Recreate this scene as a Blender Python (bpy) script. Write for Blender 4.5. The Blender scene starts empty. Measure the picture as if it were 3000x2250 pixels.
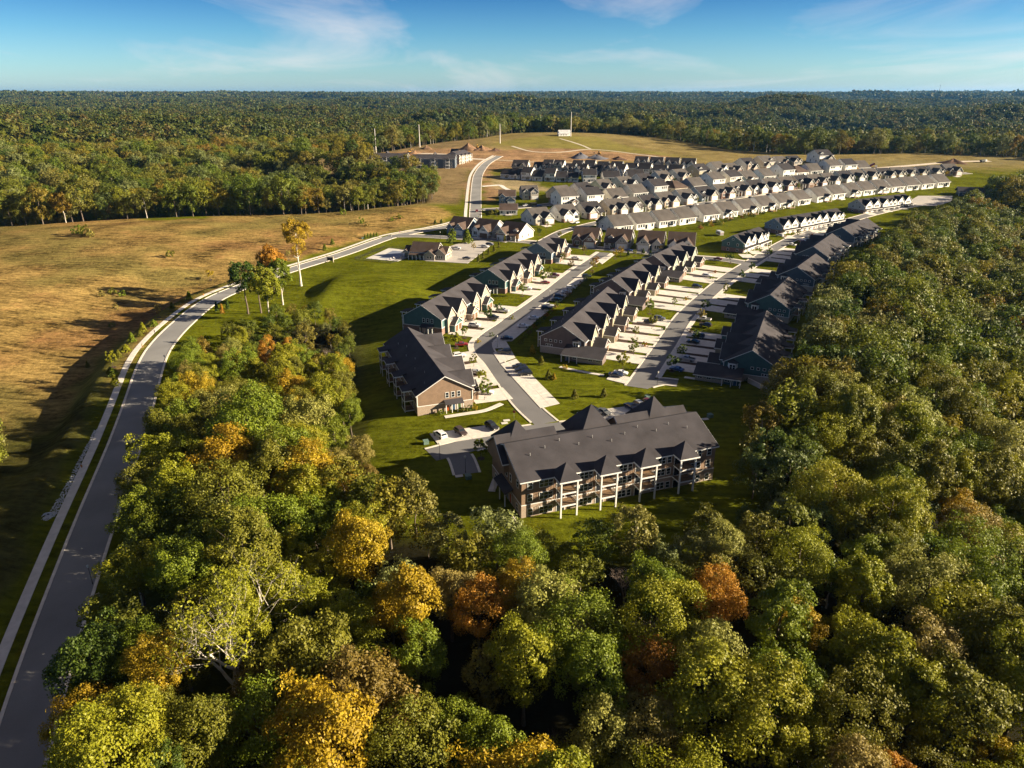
import bpy, math, random
import numpy as np
random.seed(7)
R = math.radians
scene = bpy.context.scene
COL = scene.collection

# ------------------------------------------------------------------ camera
CAM_H, PITCH, FPX = 83.0, R(22.2), 2080.0          # metres, radians, focal length for a 3000 px wide frame
cam_data = bpy.data.cameras.new('camera')
cam = bpy.data.objects.new('camera', cam_data)
COL.objects.link(cam)
cam.location = (0, 0, CAM_H)
cam.rotation_euler = (R(90) - PITCH, 0, 0)
cam_data.sensor_width = 36.0
cam_data.lens = 36.0 * FPX / 3000.0
cam_data.clip_start = 1.0
cam_data.clip_end = 80000.0
scene.camera = cam

# ------------------------------------------------------------------ light
SUN_EL, SUN_AZ = R(19.0), R(94.0)                   # azimuth clockwise from +Y
sun_dir = (math.sin(SUN_AZ) * math.cos(SUN_EL), math.cos(SUN_AZ) * math.cos(SUN_EL), math.sin(SUN_EL))
sun_data = bpy.data.lights.new('sun', 'SUN')
sun_data.energy = 5.0
sun_data.angle = R(0.5)
sun_data.color = (1.0, 0.84, 0.60)
sun = bpy.data.objects.new('sun', sun_data)
COL.objects.link(sun)
from mathutils import Vector, Matrix
sun.rotation_euler = Vector(sun_dir).to_track_quat('Z', 'Y').to_euler()
sun.location = (300, 0, 300)

world = bpy.data.worlds.new('World')
scene.world = world
world.use_nodes = True
wt = world.node_tree
for n in list(wt.nodes):
    wt.nodes.remove(n)
def wn(t, **k):
    n = wt.nodes.new(t)
    for a, b in k.items():
        setattr(n, a, b)
    return n
wout = wn('ShaderNodeOutputWorld')
wbg = wn('ShaderNodeBackground')
wbg.inputs['Strength'].default_value = 0.05
sky = wn('ShaderNodeTexSky', sky_type='NISHITA')
sky.sun_disc = False
sky.sun_elevation = SUN_EL
sky.sun_rotation = SUN_AZ
sky.altitude = 300
sky.air_density = 1.0
sky.dust_density = 0.6
sky.ozone_density = 2.0
wtc = wn('ShaderNodeTexCoord')
wsep = wn('ShaderNodeSeparateXYZ')
wt.links.new(wtc.outputs['Generated'], wsep.inputs[0])
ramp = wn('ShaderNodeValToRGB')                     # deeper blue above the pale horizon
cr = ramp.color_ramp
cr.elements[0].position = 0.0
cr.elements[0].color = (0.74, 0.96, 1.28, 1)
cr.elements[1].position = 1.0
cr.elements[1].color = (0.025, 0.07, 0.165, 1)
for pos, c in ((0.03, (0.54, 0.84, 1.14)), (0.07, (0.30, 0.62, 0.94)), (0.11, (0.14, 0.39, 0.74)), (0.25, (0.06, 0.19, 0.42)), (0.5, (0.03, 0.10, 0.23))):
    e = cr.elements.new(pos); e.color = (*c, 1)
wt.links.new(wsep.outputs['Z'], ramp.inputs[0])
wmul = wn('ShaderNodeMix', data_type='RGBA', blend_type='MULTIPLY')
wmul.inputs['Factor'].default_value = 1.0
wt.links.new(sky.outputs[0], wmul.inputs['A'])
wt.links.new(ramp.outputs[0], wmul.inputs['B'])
# thin high cloud, laid on a level sheet overhead
wadd = wn('ShaderNodeMath', operation='ADD'); wadd.inputs[1].default_value = 0.10
wt.links.new(wsep.outputs['Z'], wadd.inputs[0])
wdx = wn('ShaderNodeMath', operation='DIVIDE'); wdy = wn('ShaderNodeMath', operation='DIVIDE')
wt.links.new(wsep.outputs['X'], wdx.inputs[0]); wt.links.new(wadd.outputs[0], wdx.inputs[1])
wt.links.new(wsep.outputs['Y'], wdy.inputs[0]); wt.links.new(wadd.outputs[0], wdy.inputs[1])
wcmb = wn('ShaderNodeCombineXYZ')
wt.links.new(wdx.outputs[0], wcmb.inputs[0]); wt.links.new(wdy.outputs[0], wcmb.inputs[1])
wmap = wn('ShaderNodeMapping')
wmap.inputs['Rotation'].default_value = (0, 0, R(-38))
wmap.inputs['Scale'].default_value = (0.62, 0.30, 1)
wmap.inputs['Location'].default_value = (11.5, 4.4, 0)
wt.links.new(wcmb.outputs[0], wmap.inputs[0])
wnoi = wn('ShaderNodeTexNoise')
wnoi.inputs['Scale'].default_value = 1.0
wnoi.inputs['Detail'].default_value = 8.0
wnoi.inputs['Roughness'].default_value = 0.58
wnoi.inputs['Distortion'].default_value = 0.9
wt.links.new(wmap.outputs[0], wnoi.inputs['Vector'])
wcr = wn('ShaderNodeValToRGB')
wcr.color_ramp.elements[0].position = 0.50
wcr.color_ramp.elements[0].color = (0, 0, 0, 1)
wcr.color_ramp.elements[1].position = 0.85
wcr.color_ramp.elements[1].color = (0.6, 0.6, 0.6, 1)
wt.links.new(wnoi.outputs['Fac'], wcr.inputs[0])
wcl = wn('ShaderNodeMix', data_type='RGBA')
wt.links.new(wcr.outputs[0], wcl.inputs['Factor'])
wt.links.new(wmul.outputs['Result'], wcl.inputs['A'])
wcl.inputs['B'].default_value = (6.6, 5.9, 5.6, 1)
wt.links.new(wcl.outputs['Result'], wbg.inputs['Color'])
wt.links.new(wbg.outputs[0], wout.inputs[0])

# ------------------------------------------------------------------ exposure
scene.view_settings.view_transform = 'Standard'
scene.view_settings.look = 'None'
scene.view_settings.exposure = 1.7
scene.view_settings.gamma = 1.0
scene.view_settings.use_curve_mapping = False
scene.cycles.max_bounces = 6
scene.cycles.diffuse_bounces = 2
scene.cycles.glossy_bounces = 2
scene.cycles.transmission_bounces = 3
scene.cycles.transparent_max_bounces = 6
scene.cycles.volume_bounces = 0

# ------------------------------------------------------------------ materials
MATS = {}
def new_mat(name):
    m = bpy.data.materials.new(name)
    m.use_nodes = True
    nt = m.node_tree
    bsdf = nt.nodes['Principled BSDF']
    return m, nt, bsdf
def mat(name, col, rough=0.85, scale=3.0, var=0.25, bump=0.0, metal=0.0, spec=0.3, detail=4.0, col2=None):
    """plain coloured surface with a mottled procedural variation"""
    if name in MATS:
        return MATS[name]
    m, nt, b = new_mat(name)
    tc = nt.nodes.new('ShaderNodeTexCoord')
    noi = nt.nodes.new('ShaderNodeTexNoise')
    noi.inputs['Scale'].default_value = scale
    noi.inputs['Detail'].default_value = detail
    nt.links.new(tc.outputs['Object'], noi.inputs['Vector'])
    rp = nt.nodes.new('ShaderNodeValToRGB')
    a = [c * (1 - var) for c in col]
    c2 = col2 or [min(1, c * (1 + var)) for c in col]
    rp.color_ramp.elements[0].position = 0.3
    rp.color_ramp.elements[0].color = (*a, 1)
    rp.color_ramp.elements[1].position = 0.7
    rp.color_ramp.elements[1].color = (*c2, 1)
    nt.links.new(noi.outputs['Fac'], rp.inputs[0])
    nt.links.new(rp.outputs[0], b.inputs['Base Color'])
    b.inputs['Roughness'].default_value = rough
    b.inputs['Metallic'].default_value = metal
    b.inputs['Specular IOR Level'].default_value = spec
    if bump:
        bp = nt.nodes.new('ShaderNodeBump')
        bp.inputs['Strength'].default_value = bump
        nt.links.new(noi.outputs['Fac'], bp.inputs['Height'])
        nt.links.new(bp.outputs[0], b.inputs['Normal'])
    MATS[name] = m
    return m
def siding(name, col, board=0.18, vertical=False):
    """lap siding: a faint line at each board edge"""
    if name in MATS:
        return MATS[name]
    m, nt, b = new_mat(name)
    tc = nt.nodes.new('ShaderNodeTexCoord')
    wv = nt.nodes.new('ShaderNodeTexWave')
    wv.wave_type = 'BANDS'
    wv.bands_direction = 'X' if vertical else 'Z'
    wv.wave_profile = 'SAW'
    wv.inputs['Scale'].default_value = 0.314 / board
    nt.links.new(tc.outputs['Object'], wv.inputs['Vector'])
    noi = nt.nodes.new('ShaderNodeTexNoise'); noi.inputs['Scale'].default_value = 0.6
    nt.links.new(tc.outputs['Object'], noi.inputs['Vector'])
    mx = nt.nodes.new('ShaderNodeMath'); mx.operation = 'MULTIPLY_ADD'
    nt.links.new(wv.outputs['Fac'], mx.inputs[0]); mx.inputs[1].default_value = 0.22
    nt.links.new(noi.outputs['Fac'], mx.inputs[2])
    rp = nt.nodes.new('ShaderNodeValToRGB')
    rp.color_ramp.elements[0].position = 0.35; rp.color_ramp.elements[0].color = (*[c * 0.8 for c in col], 1)
    rp.color_ramp.elements[1].position = 0.85; rp.color_ramp.elements[1].color = (*[min(1, c * 1.15) for c in col], 1)
    nt.links.new(mx.outputs[0], rp.inputs[0])
    nt.links.new(rp.outputs[0], b.inputs['Base Color'])
    b.inputs['Roughness'].default_value = 0.7
    bp = nt.nodes.new('ShaderNodeBump'); bp.inputs['Strength'].default_value = 0.4; bp.inputs['Distance'].default_value = 0.03
    nt.links.new(wv.outputs['Fac'], bp.inputs['Height']); nt.links.new(bp.outputs[0], b.inputs['Normal'])
    MATS[name] = m
    return m
def brick(name, c1, c2, mortar):
    if name in MATS:
        return MATS[name]
    m, nt, b = new_mat(name)
    tc = nt.nodes.new('ShaderNodeTexCoord')
    sp = nt.nodes.new('ShaderNodeSeparateXYZ'); cb = nt.nodes.new('ShaderNodeCombineXYZ'); ad = nt.nodes.new('ShaderNodeMath')
    nt.links.new(tc.outputs['Object'], sp.inputs[0])
    nt.links.new(sp.outputs['X'], ad.inputs[0]); nt.links.new(sp.outputs['Y'], ad.inputs[1])
    nt.links.new(ad.outputs[0], cb.inputs['X']); nt.links.new(sp.outputs['Z'], cb.inputs['Y'])
    br = nt.nodes.new('ShaderNodeTexBrick')
    br.inputs['Scale'].default_value = 2.2
    br.inputs['Color1'].default_value = (*c1, 1); br.inputs['Color2'].default_value = (*c2, 1)
    br.inputs['Mortar'].default_value = (*mortar, 1); br.inputs['Mortar Size'].default_value = 0.015
    nt.links.new(cb.outputs[0], br.inputs['Vector'])
    nt.links.new(br.outputs['Color'], b.inputs['Base Color'])
    b.inputs['Roughness'].default_value = 0.9
    MATS[name] = m
    return m
def shingle(name, col):
    """asphalt shingles: fine speckle in courses plus broad weathering"""
    if name in MATS:
        return MATS[name]
    m, nt, b = new_mat(name)
    tc = nt.nodes.new('ShaderNodeTexCoord')
    n1 = nt.nodes.new('ShaderNodeTexNoise'); n1.inputs['Scale'].default_value = 5.0; n1.inputs['Detail'].default_value = 6
    n2 = nt.nodes.new('ShaderNodeTexNoise'); n2.inputs['Scale'].default_value = 0.25; n2.inputs['Detail'].default_value = 3
    wv = nt.nodes.new('ShaderNodeTexWave'); wv.bands_direction = 'Z'; wv.wave_profile = 'SAW'; wv.inputs['Scale'].default_value = 2.2
    for n in (n1, n2, wv):
        nt.links.new(tc.outputs['Object'], n.inputs['Vector'])
    a1 = nt.nodes.new('ShaderNodeMath'); a1.operation = 'MULTIPLY_ADD'; a1.inputs[1].default_value = 0.5
    nt.links.new(n1.outputs['Fac'], a1.inputs[0]); nt.links.new(n2.outputs['Fac'], a1.inputs[2])
    a2 = nt.nodes.new('ShaderNodeMath'); a2.operation = 'MULTIPLY_ADD'; a2.inputs[1].default_value = 0.12
    nt.links.new(wv.outputs['Fac'], a2.inputs[0]); nt.links.new(a1.outputs[0], a2.inputs[2])
    rp = nt.nodes.new('ShaderNodeValToRGB')
    rp.color_ramp.elements[0].position = 0.5; rp.color_ramp.elements[0].color = (*[c * 0.72 for c in col], 1)
    rp.color_ramp.elements[1].position = 1.05; rp.color_ramp.elements[1].color = (*[c * 1.3 for c in col], 1)
    nt.links.new(a2.outputs[0], rp.inputs[0]); nt.links.new(rp.outputs[0], b.inputs['Base Color'])
    b.inputs['Roughness'].default_value = 0.92
    b.inputs['Specular IOR Level'].default_value = 0.15
    MATS[name] = m
    return m
def glass(name, col):
    if name in MATS:
        return MATS[name]
    m, nt, b = new_mat(name)
    b.inputs['Base Color'].default_value = (*col, 1)
    b.inputs['Roughness'].default_value = 0.08
    b.inputs['Specular IOR Level'].default_value = 0.8
    MATS[name] = m
    return m

# ------------------------------------------------------------------ terrain shape
def sstep(a, b, x):
    t = np.clip((x - a) / (b - a), 0, 1)
    return t * t * (3 - 2 * t)
def ray(px, py):
    u = (px - 1500) / FPX; v = -(py - 1125) / FPX
    return (u, math.cos(PITCH) + v * math.sin(PITCH), -math.sin(PITCH) + v * math.cos(PITCH))
def at_z(px, py, z):
    d = ray(px, py); t = (z - CAM_H) / d[2]
    return (d[0] * t, d[1] * t)
# the through road, surveyed as image point + height (it runs downhill towards the valley)
TR = [(43, 2250, -9.0), (133, 1952, -6.6), (209, 1726, -4.8), (290, 1500, -3.2), (366, 1303, -1.8), (407, 1182, -1.0), (445, 1062, -.4),
      (482, 1001, -.1), (541, 941, 0), (614, 884, 0), (700, 844, 0), (838, 795, 0), (1010, 742, 0), (1135, 697, 0), (1200, 683, 0), (1259, 673, 0),
      (1322, 663, 0), (1372, 652, 0)]
TRW = [(*at_z(a, b, z), z) for a, b, z in TR]
d0 = np.array(TRW[0]) - np.array(TRW[1])
TRW = [tuple(np.array(TRW[0]) + d0 * 5 / 2), tuple(np.array(TRW[0]) + d0)] + TRW
def smooth_poly(pts, n=4):
    """Catmull-Rom through the points"""
    P = [np.array(p, float) for p in pts]
    P = [2 * P[0] - P[1]] + P + [2 * P[-1] - P[-2]]
    out = []
    for i in range(1, len(P) - 2):
        for k in range(n):
            t = k / n
            out.append(0.5 * ((2 * P[i]) + (-P[i-1] + P[i+1]) * t + (2*P[i-1] - 5*P[i] + 4*P[i+1] - P[i+2]) * t*t + (-P[i-1] + 3*P[i] - 3*P[i+1] + P[i+2]) * t**3))
    out.append(P[-2])
    return np.array(out)
TRS = smooth_poly(TRW, 4)
def poly_dist(x, y, line):
    """distance to an open polyline, side (+ = left of travel), interpolated third coordinate"""
    best = np.full(x.shape, 1e18); side = np.zeros(x.shape); zz = np.zeros(x.shape)
    for i in range(len(line) - 1):
        a, b = line[i], line[i+1]
        dx, dy = b[0] - a[0], b[1] - a[1]
        L2 = dx*dx + dy*dy + 1e-9
        t = np.clip(((x - a[0]) * dx + (y - a[1]) * dy) / L2, 0, 1)
        qx, qy = x - (a[0] + t*dx), y - (a[1] + t*dy)
        d2 = qx*qx + qy*qy
        m = d2 < best
        best = np.where(m, d2, best)
        side = np.where(m, np.sign(dx * qy - dy * qx), side)
        if len(a) > 2:
            zz = np.where(m, a[2] + t * (b[2] - a[2]), zz)
    return np.sqrt(best), side, zz
def in_poly(x, y, poly):
    ins = np.zeros(x.shape, bool)
    n = len(poly)
    for i in range(n):
        x1, y1 = poly[i]; x2, y2 = poly[(i+1) % n]
        c = ((y1 > y) != (y2 > y)) & (x < (x2 - x1) * (y - y1) / (y2 - y1 + 1e-12) + x1)
        ins ^= c
    return ins
def out_dist(x, y, poly):
    d, _, _ = poly_dist(x, y, list(poly) + [poly[0]])
    return np.where(in_poly(x, y, poly), -d, d)
# land that has been levelled for building, mown or grazed; woods fall away outside it
DEV = [(-36, 166), (-27, 138), (-5, 116), (30, 115), (46, 124), (53, 148), (65, 177), (86, 194), (109, 246), (159, 334), (243, 438), (345, 540), (440, 610), (560, 690),
       (600, 780), (480, 860), (330, 830), (250, 900), (215, 1000), (150, 1110), (20, 1110), (-40, 960), (-150, 830), (-215, 780), (-190, 720), (-120, 690),
       (-62, 640), (-60, 560), (-110, 520), (-230, 500), (-330, 470), (-420, 470), (-420, 320), (-300, 240), (-200, 205), (-140, 180), (-122, 150), (-112, 110), (-103, 75), (-90, 30), (-50, 20),
       (-58, 58), (-67, 85), (-75, 112), (-84, 140), (-95, 175), (-104, 210), (-106, 240), (-98, 266), (-84, 282), (-68, 278), (-56, 254), (-47, 203)]
def hgt(x, y):
    x = np.asarray(x, float); y = np.asarray(y, float)
    z = 0.06 * np.clip(y - 480, 0, 330)
    z = z + 14 * np.exp(-((x - 60) / 190) ** 2 - ((y - 1030) / 150) ** 2)
    z = z + 5 * np.exp(-((x + 70) / 120) ** 2 - ((y - 900) / 70) ** 2)
    d = out_dist(x, y, DEV)
    r = np.hypot(x, y)
    far = sstep(120, 900, d)
    hollow = 8.5 * np.exp(-((x + 68) / 24) ** 2 - ((y - 205) / 80) ** 2)
    near_drop = 17 * sstep(2, 62, d)
    z = z - near_drop * (1 - sstep(0.0, 3.0, hollow)) - hollow
    ridge = (np.sin(x * 0.016 + 0.9 * np.sin(y * 0.009)) * np.cos(y * 0.013 + 0.7 * np.sin(x * 0.007))) * 14
    roll = ridge * (1 - sstep(1500, 3500, r)) + (1 - 0.55 * sstep(1800, 5000, r)) * (np.sin(x * 0.0041 + 1.3) * np.cos(y * 0.0037 + 0.4) * 20 + np.sin(x * 0.0093 - y * 0.0061 + 2.0) * 13
            + np.sin(x * 0.0017 + y * 0.0023) * 14 + np.sin(y * 0.0121 + x * 0.003) * 8)
    z = z + roll * far
    z = z + sstep(1800, 9000, r) * 30 + sstep(7000, 15000, r) * 16 * (1 + 0.5 * np.sin(x * 0.0011 + 0.7))
    z = z + 5.0 * sstep(-93, -80, x) * (1 - sstep(-66, -28, x)) * np.exp(-((y - 316) / 24) ** 2)
    # field left of the through road: a bank down from the road, then a low hill
    td, side, tz = poly_dist(x, y, TRS)
    left = (side > 0) & (x < 20) & (y < 560)
    yw = sstep(110, 200, y) * (1 - sstep(330, 400, y))
    bank = -6.6 * sstep(12, 24, td) * (1 - sstep(30, 105, td)) * yw
    crest = 6.0 * np.exp(-((x + 235) / 110) ** 2 - ((y - 445) / 60) ** 2) + 3.0 * np.exp(-((x + 80) / 50) ** 2 - ((y - 520) / 26) ** 2)
    z = z + np.where(left, bank + crest, 0)
    w = 1 - sstep(8, 22, td)
    return z * (1 - w) + tz * w + np.where(y > 480, (0.06 * np.clip(y - 480, 0, 330)) * w, 0)
def H1(x, y):
    return float(hgt(np.array([x]), np.array([y]))[0])
def at(px, py, dz=0.0):
    """image point of the survey -> point on the ground (or dz above it)"""
    d = ray(px, py)
    t = np.geomspace(50, 9000, 1400)
    X, Y, Z = d[0]*t, d[1]*t, CAM_H + d[2]*t
    s = Z - hgt(X, Y) - dz
    i = int(np.argmax(s < 0))
    if s[i] >= 0:
        i = len(t) - 1
    if i == 0:
        i = 1
    f = s[i-1] / (s[i-1] - s[i] + 1e-12)
    tt = t[i-1] + f * (t[i] - t[i-1])
    x, y = d[0]*tt, d[1]*tt
    return (x, y, H1(x, y))

# ------------------------------------------------------------------ geometry helpers
class Geo:
    def __init__(self):
        self.v = []; self.f = []; self.mi = []
    def face(self, pts, m=0):
        i = len(self.v)
        self.v += [tuple(p) for p in pts]
        self.f.append(tuple(range(i, i + len(pts)))); self.mi.append(m)
    def box(self, x0, y0, z0, x1, y1, z1, m=0):
        i = len(self.v)
        self.v += [(x0,y0,z0),(x1,y0,z0),(x1,y1,z0),(x0,y1,z0),(x0,y0,z1),(x1,y0,z1),(x1,y1,z1),(x0,y1,z1)]
        for q in ((0,3,2,1),(4,5,6,7),(0,1,5,4),(1,2,6,5),(2,3,7,6),(3,0,4,7)):
            self.f.append(tuple(i + k for k in q)); self.mi.append(m)
        return self
    def prism(self, pts, off, m=0):
        """closed polygon swept along off"""
        n = len(pts); i = len(self.v)
        self.v += [tuple(p) for p in pts] + [(p[0]+off[0], p[1]+off[1], p[2]+off[2]) for p in pts]
        self.f.append(tuple(range(i + n - 1, i - 1, -1))); self.mi.append(m)
        self.f.append(tuple(range(i + n, i + 2*n))); self.mi.append(m)
        for k in range(n):
            a, b = i + k, i + (k+1) % n
            self.f.append((a, b, b + n, a + n)); self.mi.append(m)
        return self
    def tube(self, p0, p1, r0, r1, n=6, m=0, cap=True):
        p0 = Vector(p0); p1 = Vector(p1); d = (p1 - p0)
        if d.length < 1e-6: return self
        d.normalize()
        u = d.orthogonal().normalized(); w = d.cross(u)
        i = len(self.v)
        for p, r in ((p0, r0), (p1, r1)):
            for k in range(n):
                a = 2 * math.pi * k / n
                self.v.append(tuple(p + u * (math.cos(a) * r) + w * (math.sin(a) * r)))
        for k in range(n):
            self.f.append((i + k, i + (k+1) % n, i + n + (k+1) % n, i + n + k)); self.mi.append(m)
        if cap:
            self.f.append(tuple(range(i + n - 1, i - 1, -1))); self.mi.append(m)
            self.f.append(tuple(range(i + n, i + 2*n))); self.mi.append(m)
        return self
    def mesh(self, name, mats=None, smooth=False):
        me = bpy.data.meshes.new(name)
        me.from_pydata(self.v, [], self.f)
        if mats:
            for m in mats: me.materials.append(m)
            if len(mats) > 1:
                me.polygons.foreach_set('material_index', self.mi)
        else:
            me.materials.append(None)
        if smooth:
            me.polygons.foreach_set('use_smooth', [True] * len(me.polygons))
        me.update()
        return me
def link(name, me, parent=None, loc=(0,0,0), rz=0.0, m=None, scale=None):
    o = bpy.data.objects.new(name, me)
    COL.objects.link(o)
    o.location = loc
    if rz: o.rotation_euler = (0, 0, rz)
    if scale is not None: o.scale = scale if hasattr(scale, '__len__') else (scale,)*3
    if parent is not None: o.parent = parent
    if m is not None:
        if not me.materials: me.materials.append(None)
        o.material_slots[0].link = 'OBJECT'
        o.material_slots[0].material = m
    return o
def tag(o, label=None, cat=None, group=None, kind=None):
    if label: o['label'] = label
    if cat: o['category'] = cat
    if group: o['group'] = group
    if kind: o['kind'] = kind
    return o
def empty(name, loc, rz=0.0, scale=None):
    o = bpy.data.objects.new(name, None)
    COL.objects.link(o)
    o.empty_display_size = 0.5
    o.location = loc; o.rotation_euler = (0, 0, rz)
    if scale is not None: o.scale = scale if hasattr(scale, '__len__') else (scale,)*3
    return o
class Spec:
    """parts list of a thing in its own frame; put() places one more copy of the thing with shared meshes"""
    def __init__(self):
        self.parts = []
    def add(self, name, me, loc=(0,0,0), rz=0.0, key=None, kids=(), scale=None, label=None):
        self.parts.append((name, me, loc, rz, key, kids, scale, label))
    def geo(self, name, g, key, smooth=False, loc=(0,0,0), rz=0.0, kids=(), label=None):
        self.add(name, g.mesh(name, None, smooth), loc, rz, key, kids, None, label)
    def put(self, name, loc, rz, pal, label, cat, group=None, scale=None):
        root = empty(name, loc, rz, scale)
        tag(root, label, cat, group)
        for (n, me, l, r, key, kids, sc, lab) in self.parts:
            o = link(n, me, root, l, r, pal.get(key) if key else None, sc)
            if lab: o['label'] = lab
            for (kn, kme, kl, kr, kkey) in kids:
                link(kn, kme, o, kl, kr, pal.get(kkey) if kkey else None)
        return root
# ================================================================== ground
def P2(px, py):
    p = at(px, py); return (p[0], p[1])
FIELD = [P2(*p) for p in [(-250, 622), (0, 638), (250, 643), (450, 646), (600, 640), (700, 627), (860, 609), (1050, 600), (1250, 596), (1330, 628), (1300, 655), (1200, 672), (1110, 688),
         (1000, 722), (900, 750), (800, 782), (680, 825), (580, 868), (500, 925), (440, 985), (390, 1060), (330, 1130), (240, 1200), (100, 1270), (-80, 1330), (-600, 1330), (-700, 640)]]
DIRT = [P2(*p) for p in [(1060, 462), (1130, 448), (1280, 436), (1420, 430), (1480, 440), (1620, 434), (1800, 440), (1960, 458), (1960, 478), (1820, 470), (1650, 476), (1560, 488),
        (1480, 492), (1440, 500), (1440, 545), (1500, 550), (1420, 600), (1412, 520), (1370, 590), (1360, 540), (1392, 500), (1380, 492), (1250, 492), (1120, 486)]]
DIRT2 = [P2(*p) for p in [(1440, 520), (1500, 505), (1560, 535), (1620, 560), (1520, 560), (1450, 552)]]
MEADOW = [P2(*p) for p in [(1440, 424), (1540, 402), (1640, 396), (1760, 402), (1800, 418), (1900, 440), (2000, 458), (2060, 468), (1900, 452), (1700, 436), (1560, 432)]]
FARFIELD = [P2(*p) for p in [(2480, 478), (2520, 470), (2740, 470), (2850, 470), (3100, 455), (3100, 475), (2860, 490), (2700, 490), (2560, 492)]]
def build_ground():
    ang = np.radians(np.arange(-84, 84.01, 0.36))
    rr = [70.0]
    while rr[-1] < 32000:
        r = rr[-1]
        rr.append(r + (2.0 if r < 420 else (2.0 + (r - 420) * 0.012)))
    rr = np.array(rr)
    A, RR = np.meshgrid(ang, rr)
    X = RR * np.sin(A); Y = -90 + RR * np.cos(A)
    shp = X.shape
    x, y = X.ravel(), Y.ravel()
    z = hgt(x, y)
    nr, na = shp
    idx = np.arange(nr * na).reshape(shp)
    q = np.stack([idx[:-1, :-1].ravel(), idx[:-1, 1:].ravel(), idx[1:, 1:].ravel(), idx[1:, :-1].ravel()], 1)
    me = bpy.data.meshes.new('ground')
    me.vertices.add(len(x)); me.vertices.foreach_set('co', np.stack([x, y, z], 1).ravel())
    me.loops.add(q.size); me.loops.foreach_set('vertex_index', q.ravel()[:].astype(np.int32))
    me.polygons.add(len(q)); me.polygons.foreach_set('loop_start', np.arange(0, q.size, 4, dtype=np.int32))
    me.polygons.foreach_set('use_smooth', np.ones(len(q), bool))
    me.update(); me.validate()
    # what grows or lies on the land
    d = out_dist(x, y, DEV)
    wob = np.sin(x * 0.31 + 1.7 * np.sin(y * 0.13)) * 1.6 + np.sin(y * 0.27 + x * 0.11) * 1.6
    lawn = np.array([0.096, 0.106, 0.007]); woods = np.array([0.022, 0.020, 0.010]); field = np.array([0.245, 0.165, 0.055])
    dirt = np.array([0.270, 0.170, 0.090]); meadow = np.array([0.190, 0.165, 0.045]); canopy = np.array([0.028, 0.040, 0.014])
    col = np.tile(lawn, (len(x), 1)); nz = np.full(len(x), 0.75)
    def put(w, c, n):
        nonlocal col, nz
        w = np.clip(w, 0, 1)
        col = col * (1 - w[:, None]) + np.array(c) * w[:, None]
        nz = nz * (1 - w) + n * w
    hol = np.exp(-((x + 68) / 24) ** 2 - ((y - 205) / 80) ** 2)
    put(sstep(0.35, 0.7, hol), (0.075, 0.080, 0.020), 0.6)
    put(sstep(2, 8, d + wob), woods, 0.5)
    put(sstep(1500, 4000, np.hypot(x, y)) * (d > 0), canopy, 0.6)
    td, side, _ = poly_dist(x, y, TRS)
    f = sstep(-3, 4, -out_dist(x, y, FIELD) + wob) * (side > 0)
    put(f, field, 1.25)
    pt = np.sin(x * .021 + 2 * np.sin(y * .017)) * np.cos(y * .031 + 1.3 * np.sin(x * .023)) + .6 * np.sin(x * .083 + y * .061) * np.sin(y * .11 - x * .04)
    put(f * sstep(.1, .9, pt) * .75, (0.150, 0.125, 0.038), 1.1)
    put(f * sstep(.2, 1.0, -pt) * .6, (0.185, 0.095, 0.040), 1.3)
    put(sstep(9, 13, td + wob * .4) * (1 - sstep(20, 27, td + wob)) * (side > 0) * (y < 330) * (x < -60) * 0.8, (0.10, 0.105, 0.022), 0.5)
    put(sstep(9.5, 14, td + wob * .5) * (side > 0) * (x < -60) * (1 - sstep(170, 215, y + wob * 3)), (0.070, 0.066, 0.018), 0.9)  # rough scrub verge, with the tree shade over it painted into the colour
    put(sstep(5.5, 9, td + wob * .4) * (side < 0) * (x < -40) * (1 - sstep(170, 200, y)), (0.06, 0.062, 0.014), 0.6)  # verge along the wood edge, darkened in colour to stand for its shade
    put(sstep(690, 760, y + wob * 6) * (d < 3), (0.205, 0.160, 0.062), 0.7)
    put((1 - sstep(-44, -38, x)) * sstep(545, 570, y) * (d < 6), (0.20, 0.145, 0.07), 0.7)
    put(sstep(-4, 4, -out_dist(x, y, DIRT) + wob), dirt, 0.9)
    put(sstep(-4, 4, -out_dist(x, y, DIRT2) + wob), (0.30, 0.24, 0.13), 0.8)
    put(sstep(-6, 6, -out_dist(x, y, MEADOW) + wob), meadow, 0.5)
    put(sstep(-6, 6, -out_dist(x, y, FARFIELD) + wob), (0.20, 0.165, 0.07), 0.5)
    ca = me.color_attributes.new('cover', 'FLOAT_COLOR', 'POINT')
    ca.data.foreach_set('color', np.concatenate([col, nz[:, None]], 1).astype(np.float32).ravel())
    m, nt, b = new_mat('ground_cover')
    at_ = nt.nodes.new('ShaderNodeAttribute'); at_.attribute_name = 'cover'
    tc = nt.nodes.new('ShaderNodeTexCoord')
    def noise(scale, det, mp=None, rough=0.6):
        n = nt.nodes.new('ShaderNodeTexNoise'); n.inputs['Scale'].default_value = scale; n.inputs['Detail'].default_value = det; n.inputs['Roughness'].default_value = rough
        src = tc.outputs['Object']
        if mp:
            mm = nt.nodes.new('ShaderNodeMapping'); mm.inputs['Scale'].default_value = mp[0]; mm.inputs['Rotation'].default_value = (0, 0, mp[1])
            nt.links.new(src, mm.inputs[0]); src = mm.outputs[0]
        nt.links.new(src, n.inputs['Vector'])
        return n
    n1 = noise(0.55, 6, None, 0.7); n2 = noise(0.045, 5); n3 = noise(0.30, 5, ((0.35, 1.6, 1), R(-18)), 0.7)
    def math_(op, a, b_):
        k = nt.nodes.new('ShaderNodeMath'); k.operation = op
        for i, v in enumerate((a, b_)):
            if isinstance(v, (int, float)): k.inputs[i].default_value = v
            else: nt.links.new(v, k.inputs[i])
        return k.outputs[0]
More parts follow.
